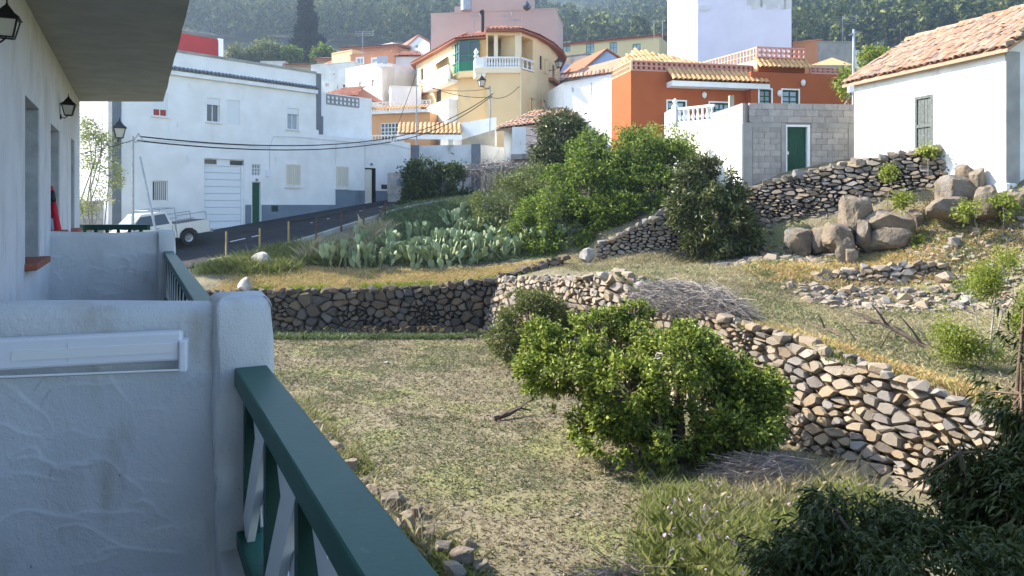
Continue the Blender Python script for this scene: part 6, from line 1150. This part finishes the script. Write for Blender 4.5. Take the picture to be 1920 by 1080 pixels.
boxhouse('grey_ruin', 'unfinished grey and orange building behind the orange house', 1536, 1602, 80, 60, 60, 'concrete', yb=150, depth=6, side=(-.5, 1)); boxhouse('orange_ruin', 'orange rendered wall left of the grey unfinished building', 1486, 1540, 78, 61, 60, 'orange_dull', yb=150, depth=4); boxhouse('far_white_house', 'far white house above the vine on the right', 1602, 1660, 96, 76, 76, 'old_plaster', yb=140, depth=5)

# ------------------------------------------------------------------ orange house
oh = house('orange_house', 'burnt orange house with lattice parapets and gold tile canopy', px(1300, 260, 45)); Zt = EYE + 7.95; Zb = 5.0
A_ = px(1183, 0, 44).to_2d(); B_ = px(1414, 0, 45.7).to_2d(); bk = Vector((-.21, 1)).normalized(); fO = Fac(A_, B_); fOs = Fac(A_ + bk * 3.4, A_); C_ = px(1408, 0, 44.9).to_2d(); D_ = px(1604, 0, 46.2).to_2d(); fO2 = Fac(C_, D_)
w1 = fO.rect(1252, 190, 1285, 226); w2 = fO.rect(1331, 193, 1369, 226); w3 = fO2.rect(1424, 168, 1446, 202); w4 = fO2.rect(1467, 169, 1497, 202)
m_ = MB(); shell(m_, [A_, B_, B_ + bk * 3.4, A_ + bk * 3.4], Zb, Zt, {0: [w1, w2]}); m_.build('wall', 'orange_wall', oh); m_ = MB(); shell(m_, [C_, D_, D_ + bk * 7, C_ + bk * 7], Zb, EYE + 8.05, {0: [w3, w4]}); m_.build('wall', 'orange_wall', oh)
for f_, r_, nx in ((fO, w1, 2), (fO, w2, 4), (fO2, w3, 2), (fO2, w4, 2)): window(oh, f_, r_, 'grid', nx, 3, fw=.09, depth=.14, frame='door_green' if nx == 4 or f_ is fO else 'door_green', glass='pale_glass', surround='white_paint', sw=.09)
zl = fO.hit(1300, 125)[1]; lattice(oh, fO, 0, fO.L - .2, Zt + .01, Zt + .62, 'lattice_pink', .33, True, 0, .1); lattice(oh, fOs, .1, fOs.L, Zt + .01, Zt + .62, 'lattice_cream', .28, False, 0, .1); b0 = fO2.hit(1560, 131)[1]; lattice(oh, fO2, fO2.hit(1520, 125)[0], fO2.L, EYE + 8.06, EYE + 8.5, 'lattice_pink', .33, True, 0, .1)
m_ = MB(); fO.box(m_, 0, fO.L, Zt + .002, Zt + .62, -.16, -.13); m_.build('parapet_back', 'orange_wall', oh); m_ = MB(); fO2.box(m_, fO2.hit(1520, 125)[0], fO2.L, EYE + 8.06, EYE + 8.5, -.16, -.13); m_.build('parapet_back', 'orange_wall', oh)
c0_ = fO.rect(1250, 138, 1424, 166); m_ = MB(); zf0, zf1 = fO.hit(1330, 166)[1], fO.hit(1330, 158)[1]; fO.box(m_, c0_[0], c0_[1] + .2, zf0 - .05, zf1, .001, .85); cn = m_.build('canopy', 'white_paint', oh)
for i in range(1): tiles(cn, fO.P(c0_[0] - .02, zf1 + .03, .95), (fO.d.x, fO.d.y, 0), (-fO.n.x * .95, -fO.n.y * .95, .72), c0_[1] - c0_[0] + .2, 1.15, .30, .6, 'gold_tile', .012)
# upper block with lattice and tiles
u0, u1 = fO2.hit(1424, 120)[0], fO2.hit(1518, 120)[0]; zt0 = fO2.hit(1470, 130)[1]; m_ = MB(); fO2.box(m_, u0 + .1, u1 - .1, zt0 - .1, zt0 + .75, -4, -.35); up_ = m_.build('roof_block', 'orange_wall', oh); tiles(up_, fO2.P(u0 - .1, zt0 + .02, .25), (fO2.d.x, fO2.d.y, 0), (-fO2.n.x, -fO2.n.y, .85), u1 - u0 + .2, .95, .29, .5, 'gold_tile', .012); f3 = Fac(fO2.P(u0 + .1, 0, -.5), fO2.P(u1, 0, -.5)); lattice(up_, f3, 0, f3.L, zt0 + .76, zt0 + 1.45, 'lattice_pink', .33, True, 0, .1); f4 = Fac(f3.o + bk * 5 - Vector((1.1, 0)), f3.o); lattice(up_, f4, 0, f4.L, zt0 + .6, zt0 + 1.4, 'lattice_cream', .3, False, 0, .1)
m_ = MB(); f4.box(m_, 0, f4.L, zt0 - .3, zt0 + .6, -.2, -.0); m_.build('side_wall', 'yellow_wall', oh)
m_ = MB(); rp = [px(1520, 122, 50), px(1560, 108, 53), px(1602, 122, 50), px(1560, 115, 58)]; m_.add(rp, [(0, 2, 1), (0, 1, 3), (1, 2, 3)]); m_.build('small_roof', 'gold_tile', oh)
for (f_, x, y) in ((fO, 1319, 179), (fO2, 1460, 176), (fO2, 1504, 156)): u, z_ = f_.hit(x, y); m_ = MB(); m_.lathe(f_.P(u, z_ - .2, .12), [(.03, 0), (.13, .1), (.15, .28), (.06, .4)], 8); m_.build('wall_lamp', 'white_paint', oh, smooth=True)
# white left wing with tiled roof
wl_ = house('white_wing', 'white house with brown tiled eave left of the burnt orange house', px(1100, 240, 48)); pa, pb_ = px(1058, 0, 50.2).to_2d(), (A_ + bk * 3.41); fV = Fac(pa, pb_); r1 = fV.rect(1106, 154, 1114, 181); r2 = fV.rect(1071, 163, 1077, 174); zv = fV.hit(1100, 147)[1]; m_ = MB(); shell(m_, [pa, pb_, pb_ + bk * 5, pa + bk * 5], 5.0, zv, {0: [r1, r2]}); m_.build('wall', 'white_paint', wl_); window(wl_, fV, r1, 'sash', 2, 1, depth=.06, frame='white_paint', glass='pale_glass'); window(wl_, fV, r2, 'sash', 2, 1, depth=.06, frame='white_paint', glass='pale_glass')
apex = px(1206, 97, 50.5); e0, e1, e2 = fV.P(-.3, zv + .05, .35), px(1150, 138, 47.2), px(1330, 124, 48.5); e3 = px(1262, 104, 58); m_ = MB(); m_.add([e0, e1, e2, e3, apex, px(1090, 128, 58)], [(0, 1, 4), (1, 2, 4), (2, 3, 4), (5, 0, 4)]); rf = m_.build('roof', 'old_tile', wl_); v = apex - (e1 + e2) / 2; tiles(rf, e1 + Vector((0, 0, .03)), e2 - e1, v, (e2 - e1).length, v.length, .29, .45, 'gold_tile', .03, skip=lambda a_, b2: b2 > (a_ / .42 if a_ < .42 else (1 - a_) / .58)); v2 = apex - e0; tiles(rf, e0 + Vector((0, 0, .03)), e1 - e0, Vector((-.3, 1, .5)), (e1 - e0).length, .5, .3, .5, 'old_tile', .05)

# ------------------------------------------------------------------ concrete block building and terrace
bb = house('block_building', 'unfinished grey concrete block building with green metal door', px(1500, 345, 31)); K0 = px(1393, 0, 31).to_2d(); K1 = px(1602, 0, 31.5).to_2d(); lb = Vector((-.104, 1)).normalized(); fK = Fac(K0, K1); fKl = Fac(K0 + lb * 8.5, K0); zt_ = fK.hit(1500, 195)[1]; zs = fK.hit(1500, 231)[1]; dr_ = fK.rect(1473, 234, 1518, 330); zb_ = 4.9
m_ = MB(); shell(m_, [K0, K1, K1 + lb * 5, K0 + lb * 8.5], zb_ - .4, zs, {0: [(dr_[0], dr_[1], dr_[2], dr_[3], .25)]}); core = m_.build('wall', 'block_mortar', bb); uL = fK.hit(1405, 300)[0]; m_ = MB(); q_ = [fK.P(uL + .05, 0, -.03), fK.P(fK.L - .02, 0, -.03), fK.P(fK.L, 0, -.25), fK.P(uL + .05, 0, -.25)]; m_.prism([(p.x, p.y) for p in q_], zs + .001, zt_); core2 = m_.build('upper_wall', 'block_mortar', bb)
blockwork(core, fK, .42, fK.L - .3, zb_, zs - .02, .5, .25, skip=[(dr_[0] - .22, dr_[1] + .06, dr_[2] - 1, dr_[3] + .2)], out=.022); blockwork(core2, fK, uL, fK.L, zs + .02, zt_ + .02, .55, .27, out=.0, depth=.12)
for a, b_ in ((0, .4), (fK.L - .28, fK.L), (dr_[0] - .2, dr_[0] - .002)): m_ = MB(); fK.box(m_, a, b_, zb_ - .4, zs, .001, .035); m_.build('pillar', 'concrete', bb)
m_ = MB(); fK.box(m_, 0.402, dr_[0] - .21, zs - .2, zs + .015, .002, .04); fK.box(m_, dr_[1] + .07, fK.L - .29, zs - .2, zs + .015, .002, .04); m_.build('lintel', 'concrete', bb)
m_ = MB(); fK.box(m_, dr_[0], dr_[0] + .05, dr_[2], dr_[3], -.2, .05); fK.box(m_, dr_[1] - .12, dr_[1], dr_[2], dr_[3], -.2, .05); fK.box(m_, dr_[0] + .05, dr_[1] - .12, dr_[3] - .09, dr_[3], -.2, .05); m_.build('door_frame', 'white_slat', bb); m_ = MB(); fK.box(m_, dr_[0] + .051, dr_[1] - .121, dr_[2] - .2, dr_[3] - .091, -.16, -.1); dg = m_.build('door', 'door_green', bb); n = 12
for i in range(n): a = lerp(dr_[0] + .06, dr_[1] - .13, i / n); m_ = MB(); fK.box(m_, a + .012, a + .05, dr_[2], dr_[3] - .1, -.1, -.08); m_.build('door_rib', 'door_green', dg)
m_ = MB(); fK.box(m_, dr_[0] + .1, dr_[0] + .16, lerp(dr_[2], dr_[3], .42), lerp(dr_[2], dr_[3], .48), -.1, -.04); m_.build('handle', 'white_slat', dg)
m_ = MB(); fKl.box(m_, 0, fKl.L, zb_ - .6, zs - .03, .001, .05); m_.build('render', 'old_plaster', bb); u0 = fKl.L - 3.6; m_ = MB(); fKl.box(m_, u0, fKl.L - uL * 0 - .05, zs - .02, zt_ - .0, -.22, -.03); c3_ = m_.build('upper_wall', 'block_mortar', bb); blockwork(c3_, fKl, u0, fKl.L - .03, zs - .01, zt_ + .02, .55, .27, out=.0, depth=.12)
zter = px(1300, 232, 38).z; te = house('terrace', 'raised terrace with white balustrade before the orange house', px(1300, 300, 39), 'terrace'); T0, T1 = px(1246, 0, 40.5).to_2d(), px(1264, 0, 38.2).to_2d(); T2_ = px(1338, 0, 36.6).to_2d(); m_ = MB(); m_.prism([T0, T1, T2_, Vector((14, 38)), Vector((14, 43.5)), Vector((9, 43.5))], 5.0, zter - .02); m_.build('base', 'old_plaster', te)
fZ = Fac(T1, T2_); balus(te, fZ, .15, fZ.L, zter, zter + .82, .0, 8); fZ0 = Fac(T0, T1); m_ = MB(); fZ0.box(m_, 0, fZ0.L, zter - .019, zter + .86, -.15, 0); m_.build('parapet', 'white_paint', te); p = fZ.P(0, zter, -.08); m_ = MB(); m_.box(p + Vector((0, 0, .46)), (.26, .26, .93), math.atan2(fZ.d.y, fZ.d.x)); m_.lathe(p + Vector((0, 0, .925)), [(.15, 0), (.15, .05), (.05, .1), (.13, .22), (.1, .32), (.02, .4)], 10); m_.build('pillar', 'white_paint', te)
m_ = MB(); c = px(1371, 197, 36); m_.box(c, (.22, .22, .9)); m_.build('stub_post', 'tan_block', te)
# ------------------------------------------------------------------ old white house on the right
ow = house('old_white_house', 'old whitewashed house with sagging tiled roof and weathered shutter', (14.6, 27, 5.2)); Q0, Q1 = Vector((13.75, 30.0)), Vector((15.52, 23.5)); fH = Fac(Q0, Q1); ez = EYE + 4.95; inw = -fH.n; rs_ = fH.rect(1717, 182, 1747, 280)
Q2 = Q1 + inw * 6.0; Q3 = Q0 + inw * 6.0; m_ = MB(); shell(m_, [Q0, Q1, Q2, Q3], 4.3, ez, {0: [(*rs_, .1)]}, top=False); R1, R0 = (Q1 + Q2) / 2, (Q0 + Q3) / 2; m_.add([(Q1.x, Q1.y, ez), (Q2.x, Q2.y, ez), (R1.x, R1.y, ez + 1.75)], [(0, 1, 2)]); m_.add([(Q3.x, Q3.y, ez), (Q0.x, Q0.y, ez), (R0.x, R0.y, ez + 1.75)], [(0, 1, 2)]); m_.build('wall', 'old_plaster', ow)
fE = Fac(Q1, Q2); m_ = MB(); fE.box(m_, .0, .55, 4.2, ez - .1, .001, .04); m_.build('grey_band', 'concrete', ow); m_ = MB(); c = fH.P(fH.L - .2, 0, .05); m_.prism([fH.P(fH.L - .35, 0, .12).to_2d(), fH.P(fH.L + .15, 0, .12).to_2d(), fH.P(fH.L + .1, 0, -.4).to_2d(), fH.P(fH.L - .35, 0, -.3).to_2d()], 4.2, 5.3); m_.build('buttress', 'old_plaster', ow, bevel=.06)
m_ = MB(); fH.box(m_, rs_[0], rs_[1], rs_[2], rs_[3], -.09, -.05); sh = m_.build('shutter', 'old_wood', ow)
for i in range(4): a = lerp(rs_[0] + .06, rs_[1] - .06, i / 4); m_ = MB(); fH.box(m_, a + .008, lerp(rs_[0] + .06, rs_[1] - .06, (i + 1) / 4) - .008, rs_[2] + .04, rs_[3] - .06, -.05, -.03 + .004 * (i % 2)); m_.build('plank', 'old_wood', sh)
m_ = MB()
for a, b_, c, d in ((rs_[0] - .05, rs_[0] + .05, rs_[2], rs_[3] + .05), (rs_[1] - .05, rs_[1] + .05, rs_[2], rs_[3] + .05), (rs_[0] + .05, rs_[1] - .05, rs_[3] - .05, rs_[3] + .05), (rs_[0] + .05, rs_[1] - .05, lerp(rs_[2], rs_[3], .42), lerp(rs_[2], rs_[3], .48))): fH.box(m_, a, b_, c, d, -.04, .015)
m_.build('frame', 'old_wood', sh)
e0, e1 = fH.P(-.4, ez - .08, .25), fH.P(fH.L + .3, ez - .08, .25); up = Vector((inw.x * 3.25, inw.y * 3.25, 1.95)); k0, k1 = e0 + up, e1 + up; f0, f1 = k0 + Vector((inw.x * 3.25, inw.y * 3.25, -1.95)), k1 + Vector((inw.x * 3.25, inw.y * 3.25, -1.95)); m_ = MB(); P6 = [e0, e1, k1, k0, f1, f0]; m_.add(P6 + [p - Vector((0, 0, .1)) for p in P6], [(0, 1, 2, 3), (3, 2, 4, 5), (7, 6, 9, 8), (8, 9, 11, 10), (0, 6, 7, 1), (1, 7, 8, 2), (2, 8, 10, 4), (5, 11, 9, 3), (3, 9, 6, 0)]); rf = m_.build('roof', 'old_tile', ow)
tiles(rf, e0 + Vector((0, 0, .03)), e1 - e0, up, (e1 - e0).length, up.length, .24, .38, 'old_tile', .07, lim=300); rg = MB()
for i in range(14): p = k0.lerp(k1, (i + .5) / 14) + Vector((0, 0, .06 + .03 * (i % 2))); link('roof_tile', TILE['old_tile'], rf, basis(Vector((inw.x, inw.y, 0)) * .34, (k1 - k0).normalized() * .62, Vector((0, 0, .3)), p - (k1 - k0).normalized() * .3))
for i in range(9):
    p = e1.lerp(k1, (i + .3) / 9) + Vector((0, 0, .12)); s_ = .13 + .06 * ((i * 7) % 3); link('weight_stone', ST_F[i % 14], rf, Matrix.Translation(p) @ Matrix.Rotation(i * 1.7, 4, 'Z') @ Matrix.Diagonal((s_ * 1.4, s_, s_ * .6, 1)))
for i in range(7):
    p = e0.lerp(k0, (i + .3) / 7) + Vector((.1, -.1, .12)); link('weight_stone', ST_F[(i + 4) % 14], rf, Matrix.Translation(p) @ Matrix.Rotation(i * 1.1, 4, 'Z') @ Matrix.Diagonal((.2, .14, .09, 1)))
lpole = thing('utility_pole', 'grey utility pole with meter box between the block building and old roof', 'pole', px(1600, 200, 33), 'utility poles'); m_ = MB(); m_.tube([px(1600, 215, 33), px(1601, 55, 33)], [.07, .055], 8); m_.build('shaft', 'grey_metal', lpole); m_ = MB(); m_.beam(px(1592, 66, 33), px(1606, 60, 33), .05, .05); m_.build('bracket', 'grey_metal', lpole); m_ = MB(); m_.box(px(1595, 165, 33), (.22, .18, .4)); m_.build('meter_box', 'plastic', lpole)
cable('thin cable from the right pole toward the village', [px(1601, 62, 33), px(1512, 60, 60)], .5, .014)

# ------------------------------------------------------------------ cypress
cy = thing('cypress', 'tall dark conical cypress standing before the forest', 'tree', px(575, 125, 130)); m_ = MB(); m_.tube([px(577, 128, 130), px(575, 20, 130)], [.35, .08], 8); m_.build('trunk', 'bark', cy)
prof = [(0, -16, 3), (8, 0, 6), (20, 18, 9), (30, 40, 13), (38, 60, 16), (46, 82, 19), (50, 104, 21)]; lob = [lobe(575 + (i % 2) * 4 - 2, y, 130, w_ * .92, 16) for i, (_, y, w_) in enumerate(prof)] + [lobe(596, 92, 130, 11, 22), lobe(560, 98, 130, 14, 20)]
tips, D_ = crown_tips(lob, 2600, 77, .5, -.5, (.6, 1.06)); V, Q_ = leaf_arrays(tips, D_ + np.array([0, 0, .8]), 6, .75, .38, .22, 0, .5); np_mesh('crown', V, Q_, 'cypress_leaf', cy)
for i, (x, y, w_, h_, lab, lf) in enumerate(((500, 100, 34, 22, 'low yellow green trees left of the cypress', 'leaf_greygreen'), (545, 108, 18, 14, 'green bush at the left foot of the cypress', 'leaf_shrub'), (605, 104, 18, 16, 'green bush at the right foot of the cypress', 'leaf_shrub'), (455, 102, 30, 18, 'dry leaved tree above the white parapet', 'leaf_olive'), (555, 128, 16, 8, 'olive bush on the roof of the stone hut', 'leaf_olive'))):
    c = px(x, y, 112); plant('village_tree', lab, 'tree', (c.x, c.y, c.z - h_ * .1), [lobe(x, y, 112, w_ * .7, h_), lobe(x - w_ * .5, y + 4, 112, w_ * .5, h_ * .7), lobe(x + w_ * .5, y + 3, 112, w_ * .5, h_ * .8)], 420, 6, .5, .28, lf, r0=.2, spread=.35, seed=90 + i, freq=.5, group='trees at the forest foot', twigs=10)

# ------------------------------------------------------------------ mountain with pine forest
def mtn(az, r):
    """height of the slope at bearing az (radians, right positive) and distance r"""
    x, y = r * np.sin(az), r * np.cos(az); N_ = lambda f, s, o=3: fbm(np.c_[x * f, y * f, x * 0], o, s)
    right = np.clip((az + .02) / .22, 0, 1); right = right * right * (3 - 2 * right)
    h1 = np.interp(r, [95, 170, 250, 400, 600, 820], [19, 36, 52, 104, 176, 225]); h2 = np.interp(r, [95, 130, 200, 300, 360, 440, 540, 680, 820], [20, 28, 44, 76, 86, 90, 128, 205, 235])
    h = h2 * (1 - right) + h1 * right; amp = np.interp(r, [95, 200, 400, 820], [.3, 3, 9, 14]); h = h + amp * N_(.006, 41) + amp * .5 * N_(.02, 43)
    edge = np.clip((az + .485) / .055, 0, 1); edge = edge * edge * (3 - 2 * edge); return -13.9 + (h + 13.9) * edge
AZ = np.linspace(-.52, .78, 150); RR = np.r_[np.linspace(95, 300, 46), np.linspace(306, 820, 80)]; A2, R2 = np.meshgrid(AZ, RR); zz = mtn(A2.ravel(), R2.ravel()); P = np.c_[R2.ravel() * np.sin(A2.ravel()), R2.ravel() * np.cos(A2.ravel()), zz]; I = np.arange(A2.size).reshape(A2.shape); Q = np.stack([I[:-1, :-1].ravel(), I[:-1, 1:].ravel(), I[1:, 1:].ravel(), I[1:, :-1].ravel()], 1); structure(np_mesh('mountain', P, Q, 'mountain_soil', smooth=True))
def pine_template(seed, tufts, per, big):
    g = np.random.default_rng(seed); z = g.uniform(.16, 1, tufts) ** .8; rad = np.interp(z, [0, .2, .32, .65, 1.0], [.05, .17, .20, .12, .01]) * g.uniform(.5, 1.1, tufts); a = g.uniform(0, 6.28, tufts); T_ = np.c_[rad * np.cos(a), rad * np.sin(a), z]
    B = np.repeat(T_, per, 0) + g.normal(0, .025, (tufts * per, 3)); n = len(B); D = unit(g.normal(size=(n, 3)) + np.c_[np.repeat(np.c_[np.cos(a), np.sin(a)], per, 0), np.ones(n) * .7]); Sx = unit(np.cross(D, g.normal(size=(n, 3)))); l = g.uniform(.6, 1.2, (n, 1)) * big; return np.stack([B - Sx * l * .45, B + Sx * l * .45, B + D * l], 1).reshape(-1, 3)
NEAR = [pine_template(k, 34, 5, .10) for k in range(6)]; FAR = [pine_template(20 + k, 13, 3, .20) for k in range(5)]; TMAT = pine_template
def scatter(n, r0, r1, a0, a1, seed): g = np.random.default_rng(seed); return g.uniform(a0, a1, n), np.sqrt(g.uniform(r0 * r0, r1 * r1, n)), g
az, rr_, g = scatter(7000, 150, 470, -.49, .72, 201); keep = np.ones(len(az), bool); keep &= (rr_ > np.interp(az, [-.5, -.25, 0, .1, .3, .6], [205, 220, 225, 215, 215, 215])); az, rr_ = az[keep], rr_[keep]; zz = mtn(az, rr_)
X = np.c_[rr_ * np.sin(az), rr_ * np.cos(az), zz - .4]; hts = g.uniform(7.5, 15, len(X)); ok = X[:, 2] > 0; X, hts, az, rr_ = X[ok], hts[ok], az[ok], rr_[ok]
# the nearest pines are trees of their own, the rest of the wood is one mass
vis = (EYE * 0 + (X[:, 2] - EYE) / X[:, 1]); order = np.argsort(rr_ + 60 * ((az < .18) | (az > .62))); ind = order[:140]; rest = order[140:]
PM = []
for V in NEAR: PM.append(np_mesh('crown', V, np.arange(len(V)).reshape(-1, 3), 'pine', link_it=False))
m_ = MB(); m_.tube([(0, 0, 0), (0, 0, .5), (0, 0, .92)], [.022, .016, .004], 5); tr = m_.build('trunk', 'bark'); TRM = tr.data; bpy.data.objects.remove(tr)
for i, k in enumerate(ind):
    t = thing('pine_tree', 'pine tree in the front rows of the forest at the foot of the mountain', 'tree', X[k], 'front rows of pines'); mx = Matrix.Translation(Vector(X[k])) @ Matrix.Rotation(i * 2.4, 4, 'Z') @ Matrix.Diagonal((hts[k] * 1.1, hts[k] * 1.1, hts[k], 1)); link('crown', PM[i % 6], t, mx); link('trunk', TRM, t, mx)
def forest(name, label, X, hts, temps, g):
    V = []; 
    for k in range(len(temps)):
        idx = np.arange(k, len(X), len(temps)); 
        if not len(idx): continue
        a = g.uniform(0, 6.28, len(idx)); c, s_ = np.cos(a)[:, None], np.sin(a)[:, None]; T_ = temps[k][None]; h = hts[idx][:, None]; x = (T_[..., 0] * c - T_[..., 1] * s_) * h * 1.1 + X[idx][:, 0:1]; y = (T_[..., 0] * s_ + T_[..., 1] * c) * h * 1.1 + X[idx][:, 1:2]; z = T_[..., 2] * h + X[idx][:, 2:3]; V.append(np.stack([x, y, z], -1).reshape(-1, 3))
    V = np.concatenate(V); return tag(np_mesh(name, V, np.arange(len(V)).reshape(-1, 3), 'pine'), label, 'forest', kind='stuff')
forest('pine_forest', 'pine forest covering the lower slopes behind the village', X[rest], hts[rest], NEAR, g)
az, rr_, g = scatter(7500, 470, 800, -.49, .72, 202); zz = mtn(az, rr_); X = np.c_[rr_ * np.sin(az), rr_ * np.cos(az), zz - .4]; ok = X[:, 2] > 20; X = X[ok]; forest('far_forest', 'hazy pine forest on the far mountain slopes', X, g.uniform(9, 18, len(X)), FAR, g)

# ------------------------------------------------------------------ haze
HAZE = 0.0007
hm = bpy.data.materials.new('haze'); hm.use_nodes = True; N = hm.node_tree.nodes; N.remove(N['Principled BSDF']); v = N.new('ShaderNodeVolumePrincipled'); v.inputs['Color'].default_value = (.58, .77, 1, 1); v.inputs['Density'].default_value = HAZE; v.inputs['Anisotropy'].default_value = .6; hm.node_tree.links.new(v.outputs[0], N['Material Output'].inputs['Volume']); MATS['haze'] = hm
m_ = MB(); m_.hexa([(-800, -60, -15.5), (1100, -60, -15.5), (1100, 900, -15.5), (-800, 900, -15.5), (-800, -60, 262), (1100, -60, 262), (1100, 900, 262), (-800, 900, 262)]); hz_ = m_.build('haze', 'haze'); tag(hz_, 'thin bluish air haze over the whole valley', 'haze', kind='stuff')
